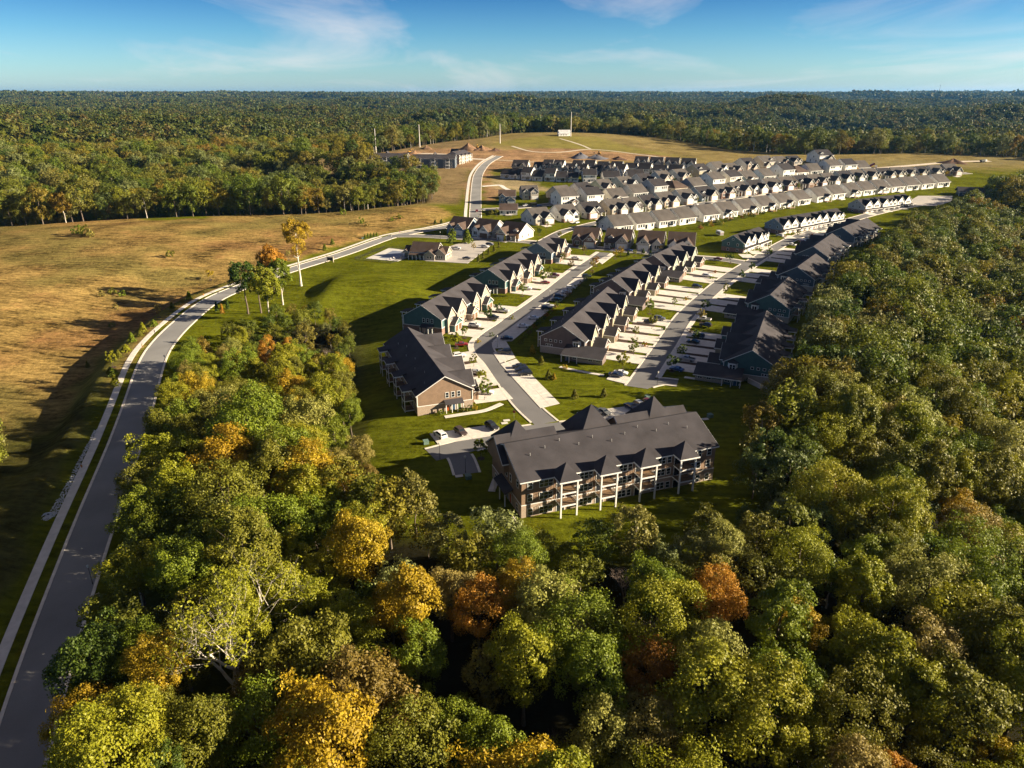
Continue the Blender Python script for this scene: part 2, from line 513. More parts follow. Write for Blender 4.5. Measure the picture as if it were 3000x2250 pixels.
    s = math_('ADD', math_('MULTIPLY', n1.outputs['Fac'], 0.9), math_('ADD', math_('MULTIPLY', n2.outputs['Fac'], 0.9), math_('MULTIPLY', n3.outputs['Fac'], 1.1)))
    s = math_('SUBTRACT', s, 1.45)                       # about -0.6 .. 0.6
    s = math_('MULTIPLY', s, math_('ADD', math_('MULTIPLY', at_.outputs['Alpha'], 1.9), 0.35))
    s = math_('ADD', s, 1.0)
    s = math_('MAXIMUM', s, 0.15)
    vm = nt.nodes.new('ShaderNodeVectorMath'); vm.operation = 'SCALE'
    nt.links.new(at_.outputs['Color'], vm.inputs[0]); nt.links.new(s, vm.inputs['Scale'])
    # straw-coloured patches in the grass
    mix = nt.nodes.new('ShaderNodeMix'); mix.data_type = 'RGBA'
    n4 = noise(0.11, 5, None, 0.65)
    rp = nt.nodes.new('ShaderNodeValToRGB'); rp.color_ramp.elements[0].position = 0.55; rp.color_ramp.elements[1].position = 0.8
    rp.color_ramp.elements[1].color = (0.55, 0.55, 0.55, 1)
    nt.links.new(n4.outputs['Fac'], rp.inputs[0]); nt.links.new(rp.outputs[0], mix.inputs['Factor'])
    nt.links.new(vm.outputs[0], mix.inputs['A'])
    vm2 = nt.nodes.new('ShaderNodeVectorMath'); vm2.operation = 'MULTIPLY'; vm2.inputs[1].default_value = (1.45, 1.05, 1.3)
    nt.links.new(vm.outputs[0], vm2.inputs[0]); nt.links.new(vm2.outputs[0], mix.inputs['B'])
    nt.links.new(mix.outputs['Result'], b.inputs['Base Color'])
    b.inputs['Roughness'].default_value = 1.0; b.inputs['Specular IOR Level'].default_value = 0.0
    bp = nt.nodes.new('ShaderNodeBump'); bp.inputs['Strength'].default_value = 0.9; bp.inputs['Distance'].default_value = 0.5
    nb = math_('ADD', n1.outputs['Fac'], math_('MULTIPLY', n3.outputs['Fac'], 1.5))
    nt.links.new(math_('MULTIPLY', nb, at_.outputs['Alpha']), bp.inputs['Height']); nt.links.new(bp.outputs[0], b.inputs['Normal'])
    me.materials.append(m)
    o = link('ground', me); o['kind'] = 'structure'
build_ground()

# ------------------------------------------------------------------ roads, pavements, pads
def asphalt(name, col):
    m, nt, b = new_mat(name)
    tc = nt.nodes.new('ShaderNodeTexCoord')
    n1 = nt.nodes.new('ShaderNodeTexNoise'); n1.inputs['Scale'].default_value = 0.09; n1.inputs['Detail'].default_value = 7
    n2 = nt.nodes.new('ShaderNodeTexNoise'); n2.inputs['Scale'].default_value = 6.0; n2.inputs['Detail'].default_value = 3
    for n in (n1, n2): nt.links.new(tc.outputs['Object'], n.inputs['Vector'])
    ad = nt.nodes.new('ShaderNodeMath'); ad.operation = 'MULTIPLY_ADD'; ad.inputs[1].default_value = 0.35
    nt.links.new(n2.outputs['Fac'], ad.inputs[0]); nt.links.new(n1.outputs['Fac'], ad.inputs[2])
    rp = nt.nodes.new('ShaderNodeValToRGB')
    rp.color_ramp.elements[0].position = 0.45; rp.color_ramp.elements[0].color = (*[c * .82 for c in col], 1)
    rp.color_ramp.elements[1].position = 0.9; rp.color_ramp.elements[1].color = (*[c * 1.18 for c in col], 1)
    nt.links.new(ad.outputs[0], rp.inputs[0]); nt.links.new(rp.outputs[0], b.inputs['Base Color'])
    b.inputs['Roughness'].default_value = 0.85
    MATS[name] = m
    return m
M_ASPH = asphalt('asphalt_worn', (0.150, 0.146, 0.148))
M_ASPH2 = asphalt('asphalt_pale', (0.215, 0.212, 0.208))
M_CONC = mat('concrete', (0.62, 0.58, 0.53), 0.9, 0.6, 0.12, 0.1)
M_KERB = mat('kerb_concrete', (0.68, 0.62, 0.54), 0.9, 0.9, 0.14)
def ribbon(name, line, offs, lift, m, kind='structure', side_drop=0.25):
    """strip along a ground line between two lateral offsets, draped on the land with a real thickness"""
    L = np.array([(p[0], p[1]) for p in line])
    out = []
    for i in range(len(L) - 1):                           # resample to about 3 m
        n = max(1, int(np.linalg.norm(L[i+1] - L[i]) / 3.0))
        for k in range(n): out.append(L[i] + (L[i+1] - L[i]) * k / n)
    out.append(L[-1]); L = np.array(out)
    T = np.gradient(L, axis=0); T /= np.linalg.norm(T, axis=1)[:, None] + 1e-9
    N = np.stack([-T[:, 1], T[:, 0]], 1)
    nl = max(2, int(abs(offs[1] - offs[0]) / 2.2) + 1)
    g = Geo(); rows = []
    for s in np.linspace(offs[0], offs[1], nl):
        Q = L + N * s
        Z = hgt(Q[:, 0], Q[:, 1]) + lift
        rows.append([(a, b, c) for (a, b), c in zip(Q, Z)])
    lo = [(a, b, c - side_drop) for a, b, c in rows[0]]; hi = [(a, b, c - side_drop) for a, b, c in rows[-1]]
    rows = [lo] + rows + [hi]
    n = len(L)
    for r in rows: g.v += r
    for j in range(len(rows) - 1):
        for i in range(n - 1):
            a = j * n + i
            g.f.append((a, a + 1, a + n + 1, a + n)); g.mi.append(0)
    g.f.append(tuple(j * n for j in range(len(rows)))); g.mi.append(0)
    g.f.append(tuple(j * n + n - 1 for j in range(len(rows) - 1, -1, -1))); g.mi.append(0)
    me = g.mesh(name, [m]); 
    o = link(name, me); o['kind'] = kind
    return o
def line_px(pts, n=4, flat=False):
    return smooth_poly([at(*p)[:2] for p in pts], n)
def patch(name, pts, lift, m, px=True, kind='structure', drop=0.3):
    """flat-ish paved patch from a survey outline"""
    Q = [at(*p) for p in pts] if px else [(p[0], p[1], H1(p[0], p[1])) for p in pts]
    g = Geo()
    top = [(a, b, c + lift) for a, b, c in Q]; bot = [(a, b, c - drop) for a, b, c in Q]
    n = len(top); g.v = top + bot
    g.f.append(tuple(range(n))); g.mi.append(0)
    for k in range(n):
        g.f.append((k, k + n, (k + 1) % n + n, (k + 1) % n)); g.mi.append(0)
    me = g.mesh(name, [m])
    import bmesh
    bm = bmesh.new(); bm.from_mesh(me); bmesh.ops.recalc_face_normals(bm, faces=bm.faces)
    bmesh.ops.triangulate(bm, faces=[f for f in bm.faces if len(f.verts) > 4]); bm.to_mesh(me); bm.free()
    o = link(name, me); o['kind'] = kind
    return o
STREETS = []
def street(name, line, half, m=M_ASPH, lift=0.05, kerb=True):
    ribbon(name, line, (-half, half), lift, m)
    if kerb: STREETS.append((line, half, lift))
def masked_ribbon(name, line, offs, lift, m, own):
    """ribbon that stops where it would run across another street"""
    L = np.array([(p[0], p[1]) for p in line]); out = []
    for i in range(len(L) - 1):
        n = max(1, int(np.linalg.norm(L[i+1] - L[i]) / 1.5))
        for k in range(n): out.append(L[i] + (L[i+1] - L[i]) * k / n)
    out.append(L[-1]); L = np.array(out)
    T = np.gradient(L, axis=0); T /= np.linalg.norm(T, axis=1)[:, None] + 1e-9
    Q = L + np.stack([-T[:, 1], T[:, 0]], 1) * (offs[0] + offs[1]) / 2
    ok = np.ones(len(L), bool)
    for (ol, oh, _) in STREETS:
        if ol is own: continue
        d, _, _ = poly_dist(Q[:, 0], Q[:, 1], [tuple(p) for p in ol])
        ok &= d > oh + 0.1
    run = []
    for i in range(len(L) + 1):
        if i < len(L) and ok[i]: run.append(L[i])
        else:
            if len(run) > 3: ribbon(name, run, offs, lift, m)
            run = []
RD_T = [(p[0], p[1]) for p in TRS]
street('through_road', RD_T, 3.9, M_ASPH2)
RD_C = line_px([(1600, 1240), (1560, 1205), (1528, 1171), (1488, 1117), (1449, 1063), (1424, 1036), (1415, 1008), (1438, 981), (1478, 954), (1514, 927), (1554, 900), (1617, 853), (1683, 800), (1730, 769), (1772, 740)])
RD_D = line_px([(1262, 1333), (1380, 1303), (1472, 1283), (1545, 1265), (1651, 1253), (1760, 1239), (1868, 1220), (2012, 1205)])
RD_D2 = line_px([(1330, 1315), (1352, 1345), (1368, 1388)])
RD_G = line_px([(1866, 1135), (1906, 1076), (1954, 1005), (2005, 928), (2074, 862), (2141, 808), (2222, 757), (2285, 718), (2340, 692), (2415, 668), (2500, 642), (2600, 616), (2700, 598)])
RD_G2 = line_px([(1880, 1130), (1935, 1118), (1985, 1122)])
RD_E = line_px([(1135, 692), (1230, 692), (1334, 698), (1420, 701), (1508, 706), (1600, 714), (1682, 722), (1798, 732), (1926, 744), (2020, 753), (2110, 760), (2190, 772)])
RD_F = line_px([(1585, 712), (1625, 690), (1660, 675), (1720, 660), (1790, 645), (1900, 625), (2040, 600), (2140, 582), (2260, 564), (2400, 543), (2560, 524), (2700, 514), (2840, 507)])
RD_B = line_px([(1385, 668), (1392, 645), (1393, 620), (1394, 576), (1397, 531), (1403, 508), (1418, 486), (1435, 472), (1463, 457)])
RD_H = line_px([(1396, 614), (1460, 612), (1530, 607), (1620, 597), (1720, 581), (1830, 562), (1950, 541), (2060, 525), (2160, 511), (2280, 496), (2400, 488)])
RD_K = line_px([(1440, 468), (1520, 472), (1640, 478), (1740, 472), (1760, 466)])
street('street', RD_C, 3.3, lift=0.050); street('street', RD_D, 3.5, lift=0.056); street('street', RD_D2, 2.8, lift=0.046)
street('street', RD_G, 3.4, lift=0.050); street('street', RD_G2, 2.6, lift=0.044)
street('street', RD_E, 3.6, lift=0.061); street('street', RD_F, 3.4, lift=0.054); street('street', RD_B, 3.9, M_ASPH2, lift=0.066); street('street', RD_H, 3.4, lift=0.058)
for (l_, h_, f_) in STREETS:
    for s_ in (-1, 1): masked_ribbon('kerb', l_, (s_ * h_, s_ * (h_ + 0.6)), f_ + 0.10, M_KERB, l_)
ribbon('site_track', RD_K, (-3, 3), 0.06, mat('track_gravel', (0.36, 0.27, 0.17), 0.95, 0.4, 0.2))
for (l_, o_, f_) in ((RD_T, (6.6, 8.5), .10), (RD_B, (6.0, 8.2), .12), (RD_E, (4.4, 5.9), .13), (RD_C[12:], (3.7, 5.3), .14), (RD_G[:28], (-5.2, -3.8), .14)):
    masked_ribbon('sidewalk', l_, o_, f_, M_CONC, None if l_ is not RD_T else RD_T)
for pts in ([(1500, 428), (1560, 444), (1640, 446), (1720, 438), (1800, 443), (1900, 456), (2000, 468)], [(1640, 406), (1700, 424), (1730, 437)]):
    ribbon('footpath', line_px(pts), (-1.6, 1.6), 0.10, mat('path_gravel', (0.50, 0.45, 0.36), 0.95, 0.5, 0.15))
ribbon('site_track', line_px([(1060, 466), (1130, 456), (1200, 450), (1300, 452), (1340, 462), (1430, 468)]), (-3.2, 3.2), 0.08, mat('pale_gravel', (0.55, 0.47, 0.38), 0.95, 0.4, 0.2))
ribbon('site_track', line_px([(2470, 503), (2560, 494), (2680, 484), (2800, 474), (2900, 472)]), (-3.5, 3.5), 0.08, MATS['pale_gravel'])
ribbon('gravel_channel', line_px([(1412, 546), (1440, 544), (1465, 543), (1480, 552), (1500, 560)], 5), (-2.0, 2.0), 0.12, mat('white_gravel', (0.68, 0.64, 0.60), 0.95, 0.8, 0.2))
# concrete parking pads and aprons
def slabs(name, quad, nu, nv, lift, gap=0.05):
    """concrete pad cast in separate slabs: a parent sheet with each slab a piece of its own"""
    Q = [np.array(at(*p)[:2]) for p in quad]
    base = patch(name, [tuple(q) for q in Q], lift - 0.06, mat('joint_dark', (0.16, 0.14, 0.12), 0.95), px=False)
    for i in range(nu):
        for j in range(nv):
            def pt(u, v):
                p = (Q[0] * (1-u) + Q[1] * u) * (1-v) + (Q[3] * (1-u) + Q[2] * u) * v
                return p
            c = [pt(i/nu, j/nv), pt((i+1)/nu, j/nv), pt((i+1)/nu, (j+1)/nv), pt(i/nu, (j+1)/nv)]
            ctr = sum(c) / 4
            g = Geo()
            cc = [ctr + (p - ctr) * (1 - gap / np.linalg.norm(p - ctr)) for p in c]
            lf = lift + random.uniform(-.004, .004)
            g.prism([(p[0], p[1], H1(*p) + lf - 0.12) for p in cc], (0, 0, 0.12))
            me = g.mesh('slab', [M_CONC])
            link('slab', me, base)
    return base
slabs('parking_pad', [(1466, 1068), (1583, 1197), (1640, 1183), (1512, 1052)], 9, 2, 0.15)
slabs('parking_pad', [(1444, 1034), (1464, 1064), (1510, 1049), (1496, 1022)], 2, 2, 0.152)
slabs('parking_pad', [(1444, 1022), (1440, 1004), (1480, 996), (1494, 1019)], 2, 2, 0.148)
slabs('parking_pad', [(1442, 1001), (1588, 890), (1628, 893), (1500, 1000)], 8, 2, 0.15)
slabs('parking_pad', [(1604, 880), (1700, 806), (1724, 810), (1640, 886)], 8, 2, 0.15)
slabs('parking_pad', [(1258, 1272), (1283, 1303), (1482, 1271), (1440, 1245)], 8, 2, 0.15)
slabs('parking_pad', [(1689, 1210), (1712, 1237), (1900, 1210), (1880, 1186)], 8, 2, 0.15)
slabs('parking_pad', [(1776, 1112), (1838, 1127), (1852, 1108), (1793, 1092)], 3, 2, 0.15)
patch('parking_lot', [(1250, 765), (1210, 756), (1254, 741), (1300, 729), (1335, 716), (1392, 706), (1420, 705), (1446, 712), (1420, 735), (1370, 772)], 0.10, mat('lot_paving', (0.42, 0.39, 0.36), 0.9, 0.3, 0.1))
patch('parking_lot', [(2645, 600), (2690, 574), (2790, 574), (2790, 590), (2740, 604)], 0.12, MATS['lot_paving'])
patch('sidewalk', [(1748, 763), (1793, 742), (1803, 744), (1764, 774)], 0.13, M_CONC)
for pts in ([(1393, 1237), (1500, 1262), (1517, 1258), (1535, 1245), (1534, 1232), (1510, 1200), (1478, 1160), (1462, 1164), (1492, 1205), (1512, 1232), (1505, 1245), (1490, 1250)],):
    pass
# ================================================================== buildings
M_TRIM = mat('white_trim', (0.72, 0.72, 0.70), 0.6, 2, 0.05)
M_GLASS = glass('window_glass', (0.018, 0.024, 0.032))
M_RAIL = mat('black_rail', (0.03, 0.03, 0.032), 0.5, 4, 0.1)
M_DECK = mat('deck_timber', (0.24, 0.15, 0.08), 0.8, 3, 0.2)
RF_DARK = shingle('shingle_charcoal', (0.050, 0.046, 0.051))
RF_GREY = shingle('shingle_weathered', (0.082, 0.073, 0.068))
RF_BLK = shingle('shingle_black', (0.034, 0.031, 0.034))
RF_BRN = shingle('shingle_brown', (0.078, 0.055, 0.045))
SD = {k: siding('siding_' + k, c) for k, c in {
    'white': (0.74, 0.72, 0.68), 'cream': (0.60, 0.55, 0.46), 'grey': (0.36, 0.37, 0.38), 'bluegrey': (0.16, 0.21, 0.27), 'tan': (0.46, 0.39, 0.30), 'sage': (0.27, 0.29, 0.22),
    'brown': (0.23, 0.152, 0.10), 'teal': (0.055, 0.12, 0.12), 'plum': (0.135, 0.10, 0.095), 'navy': (0.06, 0.085, 0.12), 'khaki': (0.30, 0.27, 0.19), 'wood': (0.62, 0.42, 0.22)}.items()}
BR_TAN = brick('brick_tan', (0.36, 0.27, 0.20), (0.27, 0.20, 0.15), (0.45, 0.40, 0.34))
BR_RED = brick('brick_red', (0.20, 0.10, 0.075), (0.15, 0.085, 0.065), (0.33, 0.29, 0.26))
BR_STONE = brick('brick_stone', (0.42, 0.37, 0.31), (0.31, 0.27, 0.23), (0.5, 0.46, 0.4))
M_GAR_W = mat('garage_white', (0.70, 0.69, 0.66), 0.6, 1, 0.05)
M_GAR_B = mat('garage_brown', (0.15, 0.085, 0.05), 0.6, 1, 0.1)
DOORS = {k: mat('door_' + k, c, 0.5, 2, 0.08) for k, c in {'orange': (0.42, 0.09, 0.02), 'blue': (0.05, 0.10, 0.17), 'green': (0.07, 0.11, 0.03), 'dark': (0.035, 0.03, 0.03), 'red': (0.25, 0.03, 0.02)}.items()}
MCACHE = {}
def cached(key, fn):
    if key not in MCACHE: MCACHE[key] = fn()
    return MCACHE[key]
def m_frame(w, h, bars):
    def f():
        g = Geo(); t = 0.11
        g.box(-w/2 - t, -0.07, -t, w/2 + t, 0.02, 0); g.box(-w/2 - t, -0.07, h, w/2 + t, 0.02, h + t)
        g.box(-w/2 - t, -0.07, 0, -w/2, 0.02, h); g.box(w/2, -0.07, 0, w/2 + t, 0.02, h)
        for b in range(1, bars):
            x = -w/2 + w * b / bars
            g.box(x - .04, -0.06, 0, x + .04, 0.02, h)
        if h > 1.0: g.box(-w/2, -0.055, h * .5 - .03, w/2, 0.015, h * .5 + .03)
        return g.mesh('frame', [M_TRIM])
    return cached(('fr', w, h, bars), f)
def m_pane(w, h):
    return cached(('pn', w, h), lambda: Geo().box(-w/2, -0.03, 0, w/2, 0.015, h).mesh('pane', [M_GLASS]))
def m_window(w, h, bars):
    """pane and frame in one mesh, for houses too far off to show more"""
    def f():
        g = Geo(); t = 0.12
        g.box(-w/2, -0.03, 0, w/2, 0.015, h, 0)
        g.box(-w/2 - t, -0.07, -t, w/2 + t, 0.02, 0, 1); g.box(-w/2 - t, -0.07, h, w/2 + t, 0.02, h + t, 1)
        g.box(-w/2 - t, -0.07, 0, -w/2, 0.02, h, 1); g.box(w/2, -0.07, 0, w/2 + t, 0.02, h, 1)
        for b in range(1, bars):
            x = -w/2 + w * b / bars; g.box(x - .05, -0.06, 0, x + .05, 0.02, h, 1)
        return g.mesh('window', [M_GLASS, M_TRIM])
    return cached(('wn', w, h, bars), f)
FACE = {'-y': 0.0, '+x': R(90), '+y': R(180), '-x': R(-90)}
def window(S, x, y, z, face, w=1.0, h=1.5, bars=1, near=False):
    if near:
        S.add('window', m_pane(w, h), (x, y, z), FACE[face], None, [('frame', m_frame(w, h, bars), (0,0,0), 0, None)])
    else:
        S.add('window', m_window(w, h, bars), (x, y, z), FACE[face])
def panel_door(S, name, x, y, z, face, w, h, key, rows=4, cols=4, handle=True):
    def f():
        g = Geo(); g.box(-w/2, -0.05, 0, w/2, 0.02, h)
        for i in range(cols):
            for j in range(rows):
                a = -w/2 + w * (i + .12) / cols; b = -w/2 + w * (i + .88) / cols
                c = h * (j + .12) / rows; d = h * (j + .88) / rows
                g.box(a, -0.075, c, b, -0.05, d)
        return g.mesh(name)
    def fr():
        g = Geo(); t = .13
        g.box(-w/2 - t, -.06, 0, -w/2, .02, h + t); g.box(w/2, -.06, 0, w/2 + t, .02, h + t); g.box(-w/2, -.06, h, w/2, .02, h + t)
        return g.mesh('frame', [M_TRIM])
    S.add(name, cached((name, w, h, rows, cols), f), (x, y, z), FACE[face], key, [('frame', cached(('df', w, h), fr), (0,0,0), 0, None)])
def slab_roof(g, p0, p1, p2, p3, t=0.16):
    """roof plane with thickness; p0-p1 eave, p2-p3 ridge"""
    n = (Vector(p1) - Vector(p0)).cross(Vector(p3) - Vector(p0)).normalized()
    if n.z < 0: n = -n
    o = n * -t
    g.prism([p0, p1, p2, p3], tuple(o))
def gable(g, tr, axis, c, a0, a1, hw, ez, rz, ov=0.45, end0=True, end1=True):
    """gable roof into g, white rake and eave boards into tr. axis 'x'/'y' = ridge direction; c = ridge offset on the other axis"""
    s = (rz - ez) / hw
    b0 = a0 - (ov if end0 else 0); b1 = a1 + (ov if end1 else 0)
    z_e = ez - s * ov
    def P(a, o, z):
        return (a, c + o, z) if axis == 'x' else (c + o, a, z)
    for sg in (-1, 1):
        slab_roof(g, P(b0, sg * (hw + ov), z_e + .16), P(b1, sg * (hw + ov), z_e + .16), P(b1, 0, rz + .16), P(b0, 0, rz + .16))
        if tr is None: continue
        e = sg * (hw + ov)
        q = [P(b0 + .01, e + sg * .03, z_e - .16), P(b0 + .01, e + sg * .03, z_e + .10), P(b0 + .01, e - sg * .06, z_e + .10), P(b0 + .01, e - sg * .06, z_e - .16)]
        off = (b1 - b0 - .02, 0, 0) if axis == 'x' else (0, b1 - b0 - .02, 0)
        tr.prism(q, off)
        for end, a, dr in ((end0, b0, -1), (end1, b1, 1)):
            if not end: continue
            q = [P(a, e, z_e - .13), P(a, e, z_e + .09), P(a, 0, rz + .09), P(a, 0, rz - .15)]
            tr.prism(q, (dr * .07, 0, 0) if axis == 'x' else (0, dr * .07, 0))
def gable_wall(g, axis, c, a0, a1, hw, z0, ez, rz):
    pts = [(-hw, z0), (hw, z0), (hw, ez), (0, rz), (-hw, ez)]
    if axis == 'x': g.prism([(a0, c + o, z) for o, z in pts], (a1 - a0, 0, 0))
    else: g.prism([(c + o, a0, z) for o, z in pts], (0, a1 - a0, 0))
def hip(g, x0, y0, x1, y1, ez, pz, ov=0.4, ridge=0.0):
    """pyramid roof, or hipped with a ridge along x"""
    cx, cy = (x0 + x1) / 2, (y0 + y1) / 2
    A = [(x0 - ov, y0 - ov, ez), (x1 + ov, y0 - ov, ez), (x1 + ov, y1 + ov, ez), (x0 - ov, y1 + ov, ez)]
    a, b = (cx - ridge, cy, pz), (cx + ridge, cy, pz)
    i = len(g.v)
    low = [(p[0], p[1], p[2] - .18) for p in A]
    g.v += A + low + [a, b]
    for q in ((0, 1, 9, 8), (1, 2, 9), (2, 3, 8, 9), (3, 0, 8), (0, 4, 5, 1), (1, 5, 6, 2), (2, 6, 7, 3), (3, 7, 4, 0), (7, 6, 5, 4)):
        g.f.append(tuple(i + k for k in q)); g.mi.append(0)
def shed(g, axis_face, a0, a1, inner, outer, z_in, z_out, t=0.16):
    """lean-to plane; axis_face 'x': slopes along x between inner and outer, spans y a0..a1"""
    if axis_face == 'x': slab_roof(g, (outer, a0, z_out), (outer, a1, z_out), (inner, a1, z_in), (inner, a0, z_in), t)
    else: slab_roof(g, (a0, outer, z_out), (a1, outer, z_out), (a1, inner, z_in), (a0, inner, z_in), t)
def post(S, x, y, z0, z1, w=0.2, name='post'):
    h = round(z1 - z0, 2)
    S.add(name, cached(('post', w, h), lambda: Geo().box(-w/2, -w/2, 0, w/2, w/2, h).mesh('post', [M_TRIM])), (x, y, z0))
def railing(S, x, y, z, face, w, h=1.0):
    def f():
        g = Geo()
        g.box(-w/2, -.03, h - .06, w/2, .03, h); g.box(-w/2, -.03, .08, w/2, .03, .13)
        n = int(w / 0.28)
        for i in range(n + 1):
            a = -w/2 + w * i / n; g.box(a - .02, -.02, .1, a + .02, .02, h)
        return g.mesh('railing', [M_RAIL])
    S.add('railing', cached(('rl', round(w, 2), h), f), (x, y, z), FACE[face])
def furniture(S, x, y, z, seed):
    """balcony table and two chairs"""
    def f():
        g = Geo(); g.tube((0, 0, 0), (0, 0, .7), .05, .05, 6); g.tube((0, 0, .7), (0, 0, .74), .42, .42, 10)
        return g.mesh('patio_table', [mat('patio_table', (0.25, 0.16, 0.09), 0.6)])
    def c():
        g = Geo(); g.box(-.25, -.25, .4, .25, .25, .46); g.box(-.25, .21, .46, .25, .26, .95)
        for a in (-.22, .22):
            for b in (-.22, .22): g.box(a - .02, b - .02, 0, a + .02, b + .02, .4)
        return g.mesh('patio_chair', [mat('patio_chair', (0.06, 0.06, 0.06), 0.6)])
    return cached('ptab', f), cached('pch', c)
def balcony(S, cx, yw, out, zs, w, d, roof_z, style, sg=-1, near=False):
    """balcony tower on a rear wall in the plane x = out*? ; placed on face -y when called for the front block, so kept generic: wall plane y=yw, out to y=yw-d"""
    y0 = yw - d
    for i, z in enumerate(zs):
        S.add('balcony_deck', cached(('bd', w, d), lambda: Geo().box(-w/2 + .05, -d + .05, -.1, w/2 - .05, 0, 0).mesh('balcony_deck', [M_DECK])), (cx, yw - .01, z), 0, None, [('deck_edge', cached(('be', w, d), lambda: Geo().box(-w/2, -d, -.32, w/2, -d + .05, .05).box(-w/2, -d + .05, -.24, -w/2 + .05, 0, .03).box(w/2 - .05, -d + .05, -.24, w/2, 0, .03).mesh('deck_edge', [M_TRIM])), (0, 0, 0), 0, None)])
        if i or z > 1.5:
            railing(S, cx, y0 + .06, z, '-y', w - .2)
            railing(S, cx - w/2 + .06, yw - d/2, z, '-x', d - .2); railing(S, cx + w/2 - .06, yw - d/2, z, '+x', d - .2)
    for s in (-1, 1):
        post(S, cx + s * (w/2 - .1), y0 + .1, zs[0] - .6, roof_z - .05, 0.32)

# ---------------------------------------------------------------- big block with balcony towers, facing the viewer
def front_block():
    S = Spec(); L, D, EZ, RZ, B = 47.5, 19.0, 8.9, 13.0, -1.5
    g = Geo(); tr = Geo(); rf = Geo(); br = Geo()
    hw = D / 2
    w2 = Geo(); gable_wall(w2, 'x', hw, 0.0, L, hw - .02, B, EZ, RZ - .1)
    S.geo('wall', w2, 'wall')
    bb = Geo(); bb.box(-.06, -.06, B, L + .06, D + .06, 2.9)
    S.geo('brick_base', bb, 'brick')
    bt = Geo(); bt.box(-.09, -.09, 2.92, L + .09, D + .09, 3.08); S.geo('band', bt, 'trim')
    gable(rf, tr, 'x', hw, 0, L, hw, EZ, RZ, .5)
    # street side: raised cross wings with pyramid roofs
    for (x0, x1, pz) in ((0.5, 8.3, 15.6), (18.2, 27.8, 16.6), (35.6, 43.6, 16.2)):
        wy = Geo(); wy.box(x0 + .3, hw + 1.0, EZ, x1 - .3, D + .4, EZ + 1.1); S.geo('wing_wall', wy, 'wall')
        hip(rf, x0, hw + .9, x1, D + 1.0, EZ + 1.2, pz, .4)
    # secondary stepped gables at the left end and centre
    for (x0, x1) in ((-1.2, 13.0), (28.5, 47.0)):
        gable(rf, tr, 'x', hw + 4.0, x0, x1, 5.6, EZ + .3, RZ + .3, .3, True, False)
        wv = Geo(); gable_wall(wv, 'x', hw + 4.0, x0 + .1, x1, 5.5, EZ - 2, EZ + .25, RZ + .1); S.geo('gable_wall', wv, 'wall')
    S.geo('roof', rf, 'roof'); S.geo('trim', tr, 'trim')
    # left end porch
    pr = Geo(); shed(pr, 'x', 5.0, 12.6, -.02, -2.0, 4.3, 3.3); S.geo('porch_roof', pr, 'roof')
    for y in (5.4, 8.8, 12.2): post(S, -1.8, y, -.4, 3.25, .2)
    for y, k in ((6.4, 'orange'), (8.6, 'blue'), (10.8, 'green')): panel_door(S, 'door', -.07, y, .2, '-x', 1.0, 2.2, 'd_' + k, 3, 2)
    for y in (6.6, 9.2, 11.8): window(S, -.01, y, 5.4, '-x', .95, 1.7, 1, True)
    for y in (2.4, 16.2):
        window(S, -.08, y, .6, '-x', 1.0, 1.5, 1, True); window(S, -.01, y, 6.2, '-x', 1.0, 1.5, 1, True)
    # balcony towers on the near side
    for cx in (9.6, 18.9, 28.5, 38.4):
        balcony(S, cx, -.06, 0, [-.35, 2.95, 5.9], 3.9, 2.9, EZ - .1, '')
        h = Geo(); hip(h, cx - 2.1, -3.1, cx + 2.1, 1.3, EZ + .05, EZ + 3.2, .35); S.geo('balcony_roof', h, 'roof')
        ft = Geo(); ft.box(cx - 2.52, -3.53, EZ - .32, cx + 2.52, -3.43, EZ - .02); ft.box(cx - 2.52, -3.43, EZ - .32, cx - 2.42, -.5, EZ - .02); ft.box(cx + 2.42, -3.43, EZ - .32, cx + 2.52, -.5, EZ - .02)
        S.geo('fascia', ft, 'trim')
        for z in (-.3, 2.98, 5.92):
            panel_door(S, 'patio_door', cx - .7, (-.06 if z < 2.9 else 0), z, '-y', 1.8, 2.15, 'glass', 1, 2)
            for s in (-1, 1):
                if z < 2.9: pass
        for s in (-1, 1):
            for z, yy in ((.35, -.07), (3.75, -.01), (6.7, -.01)):
                window(S, cx + s * 3.05, yy, z, '-y', .95, 1.5, 1, True)
    for x in (1.9, 5.0):
        for z, yy in ((.35, -.07), (3.75, -.01), (6.7, -.01)): window(S, x, yy, z, '-y', 1.0 if x < 3 else 1.9, 1.6, 1 if x < 3 else 2, True)
    for x in (14.3, 23.7, 33.4):
        for z, yy in ((.35, -.07), (3.75, -.01), (6.7, -.01)): window(S, x, yy, z, '-y', 1.9, 1.6, 2, True)
    for x in (43.2, 45.8):
        for z, yy in ((.35, -.07), (3.75, -.01), (6.7, -.01)): window(S, x, yy, z, '-y', 1.0, 1.6, 1, True)
    # street side openings and right end
    for k in range(9):
        for z, yy in ((.35, .07), (3.75, .01), (6.7, .01)): window(S, 3 + k * 5.2, D + yy, z, '+y', 1.4, 1.5, 2)
    for y in (4, 9.5, 15):
        for z, xx in ((.35, .07), (3.75, .01), (6.7, .01)): window(S, L + xx, y, z, '+x', 1.0, 1.5)
    for k in range(11):
        x = 4 + k * 3.9; y = 5.5 + (k * 7 % 5) * .6; z = EZ + (y / hw) * (RZ - EZ)
        S.add('vent_pipe', cached('vent', lambda: Geo().tube((0,0,-.2),(0,0,.75),.09,.09,6).mesh('vent_pipe', [mat('vent_metal', (0.35,0.34,0.33), .5)])), (x, y, z))
    return S
ANG_A = R(20.2)
pal = {'wall': SD['brown'], 'brick': BR_TAN, 'roof': RF_DARK, 'trim': M_TRIM, 'glass': M_GLASS, 'deck': M_DECK}
pal.update({'d_' + k: v for k, v in DOORS.items()})
